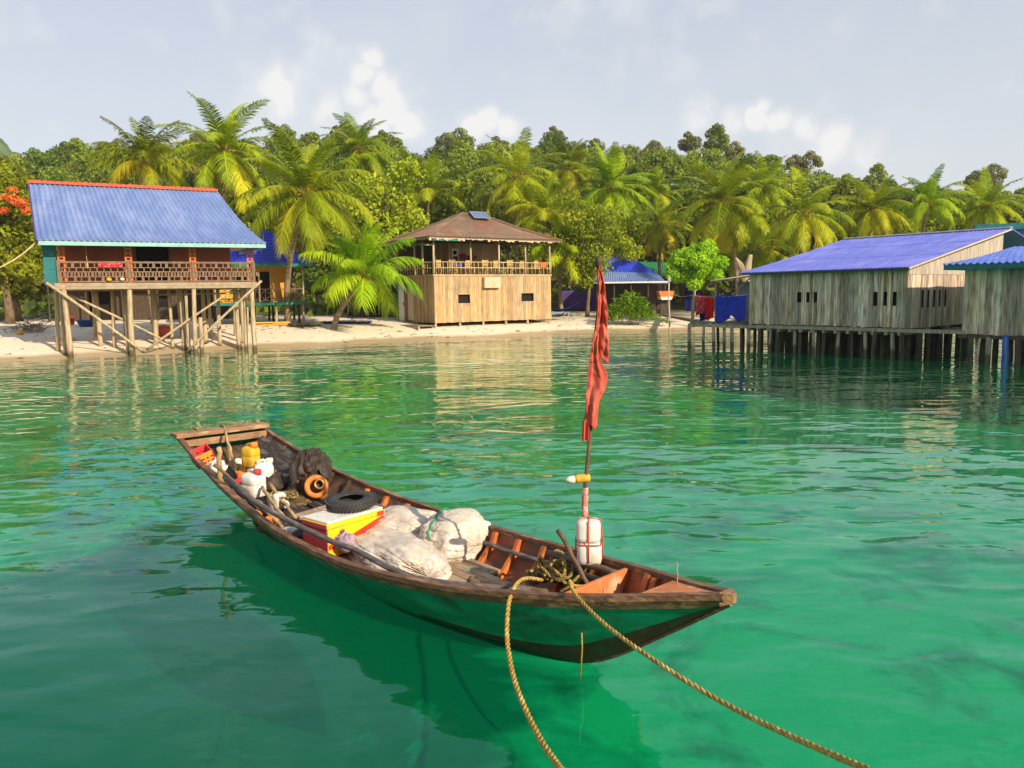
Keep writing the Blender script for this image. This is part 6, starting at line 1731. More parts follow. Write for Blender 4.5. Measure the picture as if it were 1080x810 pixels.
    for i in range(25): F.append((i * 2, i * 2 + 2, i * 2 + 3, i * 2 + 1))
    m.add(V, F); m.build('bilge_boards', M['stern_inside'], boat, solid=.02)
    # bow bulkhead, king post and foredeck
    t = .857; x = t * BL_
    s = sect(t, .04, 6, .02)
    m = MB(); P = [(x - .02 + .05 * k, 0, 0) for k in (0, 1)]
    poly = [(-s[0][0] * 1.0, sheer(t) - .02), (s[0][0] * .92, sheer(t) + .015), (s[2][0], s[2][1]), (s[4][0], s[4][1]), (-s[4][0], s[4][1]), (-s[2][0], s[2][1])]
    V = [(x + .16 * (0 if y < 0 else 1) * 0 + a, y, z) for a in (0, .035) for y, z in poly]
    F = [tuple(range(5, -1, -1)), tuple(range(6, 12))] + [(i, (i + 1) % 6, (i + 1) % 6 + 6, i + 6) for i in range(6)]
    m.add(V, F); m.build('bow_bulkhead', M['bulkhead'], boat, bevel=.006)
    m = MB(); t2 = .895; w = half_w(t2); m.bar((t2 * BL_, w - .05, sheer(t2) + .0), (t2 * BL_ - .02, w * .45, bot_z(t2) + .15), .05, .08); m.build('bow_post', M['rib_orange'], boat)
    m = MB(); V = []; F = []
    tt = np.linspace(.93, .985, 6)
    for t in tt:
        w = max(.01, half_w(t) - .05); V += [(t * BL_, -w, sheer(t) + .015), (t * BL_, w, sheer(t) + .015), (t * BL_, w, sheer(t) - .03), (t * BL_, -w, sheer(t) - .03)]
    for i in range(5):
        for j in range(4): F.append((i * 4 + j, (i + 1) * 4 + j, (i + 1) * 4 + (j + 1) % 4, i * 4 + (j + 1) % 4))
    F += [(3, 2, 1, 0), (20, 21, 22, 23)]
    m.add(V, F); m.build('foredeck', M['bulkhead'], boat)
    z1 = sheer(1); m = MB(); V = [(BL_ - .03, -.062, z1 - .065), (BL_ - .03, .062, z1 - .065), (BL_ - .03, .066, z1 + .036), (BL_ - .03, -.066, z1 + .036), (BL_ + .05, -.016, z1 - .03), (BL_ + .05, .016, z1 - .03), (BL_ + .05, .016, z1 + .034), (BL_ + .05, -.016, z1 + .034)]
    m.add(V, [(0, 3, 2, 1), (4, 5, 6, 7), (0, 1, 5, 4), (1, 2, 6, 5), (2, 3, 7, 6), (3, 0, 4, 7)]); m.build('stem_head', M['stern_wood'], boat, bevel=.008)
    m = MB(); pts = [(t * BL_ + .012, 0, bot_z(t) - .0) for t in np.linspace(.8, 1.0, 10)]; m.tube(pts, .016, 6); m.build('stem', M['gunwale'], boat)


build_boat()


def P3(px, py, z):            # boat-frame point that lies at height z behind a given spot of the picture
    return BMI @ unp(px, py, z=z)


def cargo(name, label, cat, p, rot=0.0, group=None):
    return thing(name, label, cat, BM @ Vector(p), BYAW + rot, group)


def solo(name, label, cat, mb, mat, p, rot=0.0, group=None, **kw):
    o = mb.build(name, mat, rz=BYAW + rot, loc=BM @ Vector(p), **kw)
    return tag(o, label, cat, group)


def stick(name, label, cat, p0, p1, r0, r1, mat, group=None, n=6, mids=0.0, jit=.06):
    p0, p1 = Vector(p0), Vector(p1); m = MB(); k = 9
    rg = random.Random(int(abs(p0.x * 991 + p1.y * 77)))
    m.tube([p0.lerp(p1, i / k) - p0 + Vector((0, rg.uniform(-.01, .01), -mids * 4 * (i / k) * (1 - i / k))) for i in range(k + 1)], [r0 + (r1 - r0) * i / k for i in range(k + 1)], 8, jit=jit)
    return solo(name, label, cat, m, M[mat], p0, smooth=True, group=group)


def jug_mesh(e, w, d, h, mat, capmat, M4=Matrix.Identity(4), cord=None):
    """blocky plastic jerrycan: body with rounded shoulders, handle, spout and cap"""
    m = MB(); prof = [(.9, 0), (1, .06), (1, .48), (.965, .5), (1, .52), (1, .78), (.86, .9), (.5, .97)]
    V, F = [], []; n = 24
    for q, z in prof:
        for j in range(n):
            a = 2 * PI * (j + .5) / n; c, s = math.cos(a), math.sin(a); k = (abs(c) ** 5 + abs(s) ** 5) ** (-1 / 5)
            V.append(M4 @ Vector((c * k * w / 2 * q, s * k * d / 2 * q, z * h)))
    for i in range(len(prof) - 1):
        for j in range(n): F.append((i * n + j, i * n + (j + 1) % n, (i + 1) * n + (j + 1) % n, (i + 1) * n + j))
    F += [tuple(reversed(range(n))), tuple(range((len(prof) - 1) * n, len(prof) * n))]
    m.add(V, F); b = m.build('body', mat, e, smooth=True)
    m = MB(); m.tube([M4 @ Vector(p) for p in ((-w * .3, 0, h * .86), (-w * .28, 0, h * 1.03), (0, 0, h * 1.07), (w * .12, 0, h * 1.0), (w * .14, 0, h * .92))], d * .09, 7); m.build('handle', mat, e, smooth=True)
    m = MB(); m.lathe([(.045, 0), (.05, .05), (.042, .07), (0, .072)], 10, M4 @ Matrix.Translation((w * .3, 0, h * .9))); m.build('cap', capmat, e, smooth=True)
    return b


# ---- twisted rope
def laid_rope(pts, r, twist=28.0, n=6, strands=3, res=None):
    pts = [Vector(p) for p in pts]
    # smooth path
    def cr_(p0, p1, p2, p3, t): return .5 * ((2 * p1) + (p2 - p0) * t + (2 * p0 - 5 * p1 + 4 * p2 - p3) * t * t + (3 * p1 - p0 - 3 * p2 + p3) * t ** 3)
    Q = []
    for i in range(len(pts) - 1):
        p0, p1, p2, p3 = pts[max(0, i - 1)], pts[i], pts[i + 1], pts[min(len(pts) - 1, i + 2)]
        k = max(3, int((p2 - p1).length / (res or r * 1.1)))
        Q += [cr_(p0, p1, p2, p3, j / k) for j in range(k)]
    Q.append(pts[-1])
    m = MB(); L = 0; A = [[] for _ in range(strands)]; prev = None
    for i, p in enumerate(Q):
        t = (Q[min(i + 1, len(Q) - 1)] - Q[max(0, i - 1)]).normalized()
        a = t.orthogonal().normalized() if prev is None else (prev - t * prev.dot(t)).normalized()
        prev = a; b = t.cross(a)
        if i: L += (p - Q[i - 1]).length
        for s in range(strands):
            an = L / r * .62 + 2 * PI * s / strands
            A[s].append(p + (a * math.cos(an) + b * math.sin(an)) * r * .52)
    for s in range(strands): m.tube(A[s], r * .54, n)
    return m


# ---- stern: plastic crate, bag, jugs, sticks
def stern_gear():
    rng = random.Random(3)
    c = P3(215, 484, .86)
    e = cargo('plastic_crate', 'red and orange slatted plastic crate tipped over the port gunwale at the stern', 'crate', P3(216, 487, .655), R(-8))
    RM = Matrix.Rotation(R(20), 4, 'X') @ Matrix.Rotation(R(8), 4, 'Y')
    w, d, h = .29, .22, .15
    for nm, mat, sides in (('side_panel', M['red_plastic'], 0), ('side_panel', M['red_plastic'], 1), ('end_panel', M['float_orange'], 2), ('end_panel', M['red_plastic'], 3)):
        m = MB(); L = w if sides < 2 else d; k = int(L / .05)
        def pt(u, z):
            if sides == 0: return RM @ Vector((u - w / 2, -d / 2, z))
            if sides == 1: return RM @ Vector((u - w / 2, d / 2, z))
            if sides == 2: return RM @ Vector((w / 2, u - d / 2, z))
            return RM @ Vector((-w / 2, u - d / 2, z))
        for z in (.012, .07, .12, h): m.bar(pt(0, z), pt(L, z), .016, .028 if z < h else .04)
        for i in range(k + 1): m.bar(pt(L * i / k, 0), pt(L * i / k, h), .014, .024)
        m.build(nm, mat, e)
    m = MB(); m.box(RM @ Vector((0, 0, .01)), (w, d, .012), M=RM.to_3x3()); m.build('base', M['red_plastic'], e)
    # white bag of small things
    m = MB()
    m.grid(lambda a, t: Vector((math.cos(2 * PI * a) * math.sin(PI * t) * .13, math.sin(2 * PI * a) * math.sin(PI * t) * .1, -math.cos(PI * t) * .1 + .1)) * (1 + .3 * mnoise.noise(Vector((a * 9, t * 6, 3)))), 26, 14)
    solo('plastic_bag', 'crumpled white plastic bag beside the red crate at the stern', 'bag', m, M['white_plastic'], P3(230, 501, .58), smooth=True)
    e = cargo('jerrycan', 'yellow plastic jerrycan standing in the stern of the boat', 'jerrycan', P3(265, 492, .64), R(20)); jug_mesh(e, .22, .16, .275, M['yellow_plastic'], M['float_orange'])
    e = cargo('water_jug', 'boxy white plastic jug in the stern, nearer the port gunwale', 'jug', P3(268, 523, .38), R(15)); jug_mesh(e, .28, .22, .3, M['white_plastic'], M['red_plastic'])
    e = cargo('water_jug', 'white plastic jug with round shoulders behind the boxy one in the stern', 'jug', P3(279, 513, .4), R(70)); jug_mesh(e, .24, .2, .32, M['white_plastic'], M['white_plastic'])
    e = cargo('small_bottle', 'small white bottle on its side below the white jugs', 'bottle', P3(288, 531, .34), R(10)); jug_mesh(e, .2, .16, .22, M['white_plastic'], M['white_plastic'], Matrix.Rotation(R(70), 4, 'Y'))
    # upright posts by the port quarter and thin lines to the stern plank
    stick('mooring_post', 'stout upright wooden peg by the red crate on the port quarter', 'post', P3(233, 514, .5), P3(231, 472, 1.02), .035, .03, 'stick')
    stick('stick', 'thin stick leaning from the stern plank towards the yellow jerrycan', 'stick', P3(237, 454, .97), P3(254, 512, .42), .018, .018, 'stick')
    stick('stick', 'short thin stick crossing behind the red crate', 'stick', P3(226, 490, .85), P3(262, 520, .5), .022, .016, 'stick_dark')
    for k, (a, b, lb) in enumerate((((276, 514, .52), (303, 551, .34), 'yellow-brown oar shaft beside the white jugs, nearest the port side'), ((284, 510, .5), (312, 546, .34), 'yellow-brown oar shaft beside the white jugs, farther from the port side'), ((272, 528, .44), (300, 560, .36), 'split bamboo lying below the white jugs'))):
        stick('oar_shaft', lb, 'stick', P3(*a), P3(*b), .022, .02, 'stick')
    # long grey pole along the port side
    m = MB(); pts = [P3(*p) for p in ((237, 503, .74), (267, 528, .6), (296, 545, .55), (322, 558, .53), (352, 572, .5), (375, 580, .49), (410, 599, .47), (439, 610, .47), (480, 616, .49), (520, 619, .52), (560, 622, .54))]
    p0 = pts[0].copy(); m.tube([p - p0 for p in pts], [.031 - .0008 * i for i in range(11)], 8, jit=.05); solo('long_pole', 'long grey pole laid along the port side from stern to bow', 'pole', m, M['grey_pole'], p0, smooth=True)
    m = MB(); pts = [P3(*p) for p in ((279, 455, .84), (300, 466, .74), (320, 478, .68), (337, 489, .64))]; p0 = pts[0].copy(); m.tube([p - p0 for p in pts], .035, 8, jit=.05); solo('bamboo_pole', 'pole tied along the far gunwale at the stern', 'pole', m, M['grey_pole'], p0, smooth=True)
    m = MB(); m.lathe([(0, -.05), (.045, -.03), (.05, .02), (0, .06)], 10); solo('float', 'pale round net float at the far gunwale above the engine', 'float', m, M['white_plastic'], P3(337, 489, .68), smooth=True)
    # tarred boards against the far side
    for lb, a, b, w in (('dark tarred board leaning on the far side of the stern, higher one', (.35, .40, .76), (1.75, .53, .5), .2), ('dark tarred board leaning on the far side of the stern, lower one', (.6, .25, .64), (1.8, .36, .4), .22)):
        A, B = Vector(a), Vector(b); m = MB(); m.bar((0, 0, 0), B - A, w, .025, up=(0, -.6, .8)); solo('tarred_board', lb, 'board', m, M['black_wood'], A, bevel=.005)
    A, B = P3(285, 509, .42), P3(324, 496, .44); m = MB(); m.bar((0, 0, 0), B - A, .13, .1); solo('thwart_log', 'thick squared timber laid across the stern behind the white jugs', 'timber', m, M['old_board'], A, bevel=.012)
    A, B = P3(312, 546, .3), P3(352, 534, .32); m = MB(); m.bar((0, 0, 0), B - A, .16, .04); solo('loose_plank', 'light brown plank lying below the orange flywheel', 'plank', m, M['old_board'], A, bevel=.006)
    # odds and ends in the bilge
    for k, (px, py, z, mat, s, nm, lb, ct) in enumerate(((247, 478, .55, 'red_plastic', .1, 'red_tin', 'small red tin behind the leaning sticks at the stern', 'tin'), (252, 491, .5, 'white_plastic', .075, 'white_tin', 'small white tin between the sticks and the yellow jerrycan', 'tin'),
                                                         (259, 505, .45, 'float_orange', .12, 'orange_scoop', 'orange plastic scoop in front of the yellow jerrycan', 'scoop'), (288, 516, .36, 'black_sheet', .17, 'dark_bundle', 'dark wet bundle of cloth right of the white jugs', 'cloth'),
                                                         (253, 511, .42, 'red_plastic', .07, 'red_float', 'little red float left of the white jugs', 'float'), (271, 545, .35, 'float_orange', .055, 'orange_float', 'orange float by the port ribs below the white jugs', 'float'),
                                                         (286, 553, .32, 'float_orange', .075, 'orange_float', 'orange lump of net floats by the port ribs left of the clouded jar', 'float'), (318, 569, .31, 'black_rubber', .085, 'black_float', 'black rubber float right of the clouded jar', 'float'))):
        m = MB(); sd = k * 3.7
        m.grid(lambda a, t: Vector((math.cos(2 * PI * a) * math.sin(PI * t) * 1.25, math.sin(2 * PI * a) * math.sin(PI * t), -.7 * math.cos(PI * t) + .5)) * s * (1 + .28 * mnoise.noise(Vector((math.cos(2 * PI * a) * 1.5 + sd, math.sin(2 * PI * a) * 1.5, t * 4)))), 18, 10)
        solo(nm, lb, ct, m, M[mat], P3(px, py, z), smooth=True)
    m = MB(); RJ = Matrix.Rotation(R(80), 4, 'Y'); m.lathe([(.05, -.12), (.075, -.1), (.075, .06), (.05, .1), (.052, .13), (0, .13)], 14, RJ); solo('clouded_jar', 'clouded glass jar lying by the port ribs below the cooler', 'jar', m, M['glass_grey'], P3(305, 563, .33), .3, smooth=True)
    # ropes over the stern plank
    for (a, b, lb) in (((207, 452, .98), (211, 472, .7), 'short rope looped over the left half of the stern plank'), ((235, 449, .98), (243, 486, .6), 'short rope looped over the middle of the stern plank')):
        A = P3(*a); B = P3(*b); m = MB(); m.tube([Vector((-.2, 0, -.1)), Vector((-.06, 0, .0)), Vector((.06, 0, .0)), (B - A) * .5 + Vector((.05, 0, -.03)), B - A], .016, 6); solo('stern_rope', lb, 'rope', m, M['rope_old'], A, smooth=True)

    # heaps of old net and cord that fill the stern bilge
    def heap(nm, lb, mat, p, sx, sy, sz, sd):
        m = MB()
        m.grid(lambda a, t: Vector((math.cos(2 * PI * a) * t * sx, math.sin(2 * PI * a) * t * sy, sz * (1 - t ** 2) + .06 * mnoise.noise(Vector((math.cos(2 * PI * a) * t * 5 + sd, math.sin(2 * PI * a) * t * 5, 1))) + .035 * abs(mnoise.noise(Vector((math.cos(2 * PI * a) * t * 13 + sd, math.sin(2 * PI * a) * t * 13, 4)))))) * (1 + .18 * mnoise.noise(Vector((math.cos(2 * PI * a) * 2 + sd, math.sin(2 * PI * a) * 2, 0)))), 40, 14)
        solo(nm, lb, 'net', m, mat, p, smooth=True)
    heap('fishing_net', 'brown heap of old fishing net in the bilge between the jugs and the engine', pmat('brown_net', (.16, .1, .05), (.07, .05, .03), (.26, .17, .07), scale=22, rough=.95, bump=1.0, bscale=60), Vector((1.95, .18, .27)), .42, .26, .12, 1)
    heap('fishing_net', 'tan heap of net and cord behind the yellow jerrycan at the stern', pmat('tan_net', (.34, .23, .1), (.18, .11, .05), (.42, .3, .15), scale=20, rough=.95, bump=1.0, bscale=60), Vector((1.15, .18, .4)), .36, .24, .1, 5)
    heap('fishing_net', 'dark strip of net along the port ribs beside the long grey pole', pmat('dark_net', (.07, .05, .035), (.04, .03, .02), (.3, .12, .04), scale=16, rough=.95, bump=1.0, bscale=60), Vector((3.0, -.46, .14)), .8, .14, .1, 9)
    for k, (px, py, z, lb) in enumerate(((258, 497, .52, 'loose coil of old rope in front of the yellow jerrycan'), (300, 527, .38, 'loose coil of old rope between the oar shafts and the engine'))):
        m = MB()
        for q in range(4):
            rr = .07 + .025 * q; t = laid_rope([Vector((math.cos(a) * rr * 1.3, math.sin(a) * rr, .02 * q + .012 * math.sin(a * 3 + q))) for a in np.linspace(0, 6.1, 14)], .012, n=5); m.add(t.v, t.f)
        solo('rope_coil', lb, 'rope', m, M['rope_old'], P3(px, py, z), smooth=True)
    for k, (a, b, w, lb) in enumerate((((300, 520, .36), (322, 512, .4), .1, 'short dark plank wedged below the black engine cover'), ((284, 503, .46), (318, 490, .5), .09, 'narrow plank lying above the squared stern timber'))):
        A, B = P3(*a), P3(*b); m = MB(); m.bar((0, 0, 0), B - A, w, .03); solo('loose_plank', lb, 'plank', m, M['stern_wood'], A, bevel=.005)


stern_gear()


# ---- engine with its black cover and orange flywheel
def engine():
    e = cargo('boat_engine', 'rusty boat engine with orange flywheel under a black cover', 'engine', P3(330, 528, .28), R(6))
    m = MB(); m.box((-.15, .06, .14), (.42, .28, .28)); m.box((-.2, .06, .32), (.26, .2, .12)); m.build('engine_block', M['rust'], e, bevel=.02)
    c = P3(338, 521, .45) - P3(330, 528, .28)
    # wheel faces forward and to port, towards the viewer
    n = (Vector((.75, -.62, .25))).normalized(); q = n.to_track_quat('Z', 'Y').to_matrix().to_4x4(); T = Matrix.Translation(Vector((.12, -.02, .2))) @ q @ Matrix.Scale(.8, 4)
    m = MB(); m.lathe([(.1, -.04), (.165, -.04), (.178, -.02), (.178, .03), (.16, .045), (.115, .04), (.1, .01), (.1, -.04)], 32, T, cap=False); w = m.build('flywheel', M['orange_metal'], e, smooth=True)
    m = MB(); m.lathe([(.101, -.03), (.06, -.02), (.03, 0), (0, .0)], 24, T); m.build('flywheel_disc', M['rust'], w, smooth=True)
    T2 = T @ Matrix.Translation((.055, .035, .02)); m = MB(); m.lathe([(.05, 0), (.078, 0), (.082, .03), (.075, .07), (.055, .07), (.05, .03), (.05, 0)], 24, T2, cap=False); m.build('pulley_ring', M['brass'], w, smooth=True)
    # black sheet thrown over the top
    m = MB()
    def f(a, t):
        th = 2 * PI * a; ph = PI * t; d = Vector((math.cos(th) * math.sin(ph), math.sin(th) * math.sin(ph), -math.cos(ph)))
        k = (abs(d.x) ** 4 + abs(d.y) ** 4 + abs(d.z) ** 4) ** -.25
        q = d * k; r = 1 + .3 * mnoise.noise(q * 1.7 + Vector((4, 1, 2))) - .22 * abs(mnoise.noise(q * 3.6)) + .06 * mnoise.noise(q * 9)
        return Vector((-.18 + q.x * .17 * r, .1 + q.y * .14 * r, .36 + q.z * .24 * r))
    m.grid(f, 48, 30); m.build('engine_cover', M['black_sheet'], e)
    m = MB(); sd = Vector((.53, .85, 0)); dp = Vector((.85, -.53, 0))
    def f2(a, t):
        u = (a - .5) * .5; edge = .05 * math.sin(a * 11) + .04 * math.sin(a * 23 + 1)
        z = .56 - 1.0 * max(0, abs(u) - .11) ** 1.1 * (1.2 if u > 0 else 1.5) - .5 * max(0, t - .62) * (1 + 1.2 * abs(u)) + .07 * mnoise.noise(Vector((a * 5, t * 4, 3))) + .04 * mnoise.noise(Vector((a * 11, t * 9, 5)))
        return Vector((-.17, .1, z)) + sd * (u + .03 * mnoise.noise(Vector((a * 6, t * 8, 1)))) + dp * ((t - .5) * (.3 + edge))
    m.grid(f2, 30, 16); m.build('cover_flap', M['black_sheet'], e, solid=.012)
    m = MB(); m.tube([(-.2, -.28, -.05), (-.1, -.2, .2), (.0, -.2, .28)], .018, 6); m.build('crank_handle', M['rust'], e)


engine()


# ---- cooler box with a tyre on it
def cooler():
    a = P3(345, 552, .60); b = P3(405, 535, .60); c = P3(325, 543, .60)
    ux = (b - a); ux.z = 0; Lx = ux.length; ang = math.atan2(ux.y, ux.x)
    uy = c - a; Ly = max(.3, abs(-uy.x * math.sin(ang) + uy.y * math.cos(ang)))
    h = .36
    o = a.copy(); o.z = .60 - h
    e = cargo('cooler_box', 'yellow and red cooler box with white lid beside the white sacks', 'cooler', o, ang)
    def shell(z0, z1, ins, x0=0, x1=None): 
        m = MB(); m.boxx(0 + ins, Lx - ins, 0 + ins, Ly - ins, z0, z1); return m
    shell(0, h - .075, .012).build('body', M['cool_yellow'], e, bevel=.015)
    m = MB(); m.boxx(-.004, Lx + .004, -.004, Ly + .004, h - .072, h - .022); m.build('lid', M['cool_yellow'], e, bevel=.012)
    m = MB(); m.boxx(.006, Lx - .006, .006, Ly - .006, h - .0215, h + .006); m.build('lid_top', M['white_plastic'], e, bevel=.01)
    m = MB(); m.boxx(-.003, .011, .01, Ly - .01, .01, h - .076); m.boxx(-.008, -.0045, .004, Ly - .004, h - .07, h - .025); m.build('end_panel', M['cool_side'], e)
    m = MB()   # slanting red swoosh along the front
    pts = [(0.02, .13), (Lx * .4, .17), (Lx * .98, .28), (Lx * .98, .225), (Lx * .5, .13), (0.02, .085)]
    V = [(x, y, z) for y in (.003, .0115) for x, z in pts]; m.add(V, [(0, 5, 4, 1), (1, 4, 3, 2), (7, 10, 11, 6), (8, 9, 10, 7)] + [(i, (i + 1) % 6, (i + 1) % 6 + 6, i + 6) for i in range(6)]); m.build('stripe', M['cool_red'], e)
    m = MB(); m.boxx(Lx * .86, Lx * .985, -.0085, -.0045, h - .069, h - .026); m.build('corner_mark', M['cool_red'], e)
    # tyre
    p = P3(371, 530, .66); R_ = .235
    t = cargo('tyre', 'worn black rubber tyre lying on the cooler lid', 'tyre', (p.x, p.y, .615), .3)
    m = MB(); prof = []
    for k in range(15):
        an = -PI * .78 + 2 * PI * .78 * k / 14
        prof.append((R_ - .055 + .075 * math.cos(an) * 1.0, .075 + .07 * math.sin(an)))
    prof2 = prof + [(r - .008 if r > R_ - .05 else r + .006, z * .86 + .01) for r, z in reversed(prof)]
    TM = Matrix.Rotation(R(4), 4, 'X') @ Matrix.Diagonal((1, 1, .78, 1))
    m.lathe(prof2 + [prof2[0]], 40, TM, cap=False); m.build('carcass', M['black_rubber'], t, smooth=True)
    m = MB()
    for k in range(40):
        a = 2 * PI * k / 40
        for s in (-1, 1): m.box(TM @ Vector((math.cos(a + s * .03) * (R_ + .019), math.sin(a + s * .03) * (R_ + .019), .075 + s * .028)), (.012, .022, .04), M=(TM.to_3x3() @ Matrix.Rotation(a, 3, 'Z') @ Matrix.Rotation(s * .5, 3, 'X')))
    m.build('tread', M['black_rubber'], t)


cooler()


# ---- sacks of netting wrapped in pale plastic
def sack(label, p, size, rot, seed, tie=None):
    m = MB(); sx, sy, sz = size
    def f(a, t):
        th = 2 * PI * a; ph = PI * t
        d = Vector((-math.cos(ph), math.cos(th) * math.sin(ph), math.sin(th) * math.sin(ph)))
        k = Vector((abs(d.x) ** .85 * math.copysign(1, d.x), abs(d.y) ** .85 * math.copysign(1, d.y), abs(d.z) ** .9 * math.copysign(1, d.z)))
        q = Vector((d.x * 1.3 + seed * 5, d.y * 1.3, d.z * 1.3))
        lump = .22 * mnoise.noise(q) + .1 * mnoise.noise(q * 2.0 + Vector((3, 1, 7)))
        # creases run out from the gathered mouth and fade over the swell of the sack
        cx, cy = math.cos(th), math.sin(th)
        w1 = abs(mnoise.noise(Vector((cx * 4.2 + seed, cy * 4.2, ph * .8)))); w2 = abs(mnoise.noise(Vector((cx * 9 + seed, cy * 9, ph * 1.6))))
        w3 = abs(mnoise.noise(Vector((d.x * 3.1 + d.y * 2 + seed, (d.y - d.x) * 8, d.z * 5))))
        g = .35 + .9 * math.exp(-ph / .7) + .5 * math.exp(-(PI - ph) / .5)
        cre = g * (-.11 * (1 - min(1, w1 * 4.5)) ** 2 - .05 * (1 - min(1, w2 * 4)) ** 2) - .035 * (1 - min(1, w3 * 5)) ** 2
        r = 1 + lump + cre
        v = Vector((k.x * sx * r, k.y * sy * r, k.z * sz * r))
        if v.z < -sz * .5: v.z = -sz * .5 - (-sz * .5 - v.z) * .25
        return v + Vector((0, 0, sz * .58))
    m.grid(f, 170, 96)
    e = cargo('net_sack', label, 'sack', p, rot)
    m.build('sacking', M['sacking'], e, smooth=True)
    if tie:
        m = MB(); pts = []
        for i in range(22): pts.append(f((.06 + .38 * i / 21) % 1, tie[0] + .012 * math.sin(i * .9)) * 1.012 + Vector((0, 0, .012)))
        m.tube(pts, .011, 5); m.build('lashing', M['rope_green'], e, smooth=True)
    return e


c1 = P3(415, 583, .3); c2 = P3(427, 549, .42); c3 = P3(474, 567, .36)
sack('large creased sack of netting in pale plastic, the one nearest the port gunwale', (c1.x - .02, c1.y + .02, .13), (.7, .39, .205), R(-6), 1.0)
sack('pale plastic sack of netting behind the large one, next to the cooler box', (c2.x, c2.y, .2), (.46, .4, .22), R(15), 2.3)
sack('round pale sack of netting tied with green line, foremost of the three', (c3.x, c3.y + .04, .14), (.33, .36, .29), R(30), 3.7, (.4, 0, 1))
m = MB(); m.grid(lambda a, t: Vector((math.cos(2 * PI * a) * math.sin(PI * t) * .12, math.sin(2 * PI * a) * math.sin(PI * t) * .1, -math.cos(PI * t) * .1 + .1)) * (1 + .45 * mnoise.noise(Vector((a * 9, t * 6, 3)))), 26, 14)
solo('mauve_rag', 'mauve rag bunched at the stern end of the large sack', 'cloth', m, pmat('mauve_cloth', (.42, .3, .36), (.3, .22, .27), rough=.9), P3(365, 583, .28), smooth=True)
m = MB(); pts = []
for i in range(30): pts.append(Vector((.45 * i / 29 + .03 * math.sin(i * 1.3), .05 * math.sin(i * .8) + .25 * (i / 29) ** 2, .02 + .02 * math.sin(i * .5))))
m.tube(pts, .012, 5); solo('green_line', 'loose green line trailing from the foremost sack onto the floor boards', 'rope', m, M['rope_green'], P3(468, 600, .17), smooth=True)
m = MB(); m.grid(lambda a, t: Vector((math.cos(2 * PI * a) * math.sin(PI * t) * .1, math.sin(2 * PI * a) * math.sin(PI * t) * .07, -math.cos(PI * t) * .05 + .05)) * (1 + .3 * mnoise.noise(Vector((a * 7, t * 6, 5)))), 20, 10)
solo('white_rag', 'white rag stuffed under the far gunwale beyond the foremost sack', 'cloth', m, M['white_plastic'], P3(508, 558, .4), smooth=True)


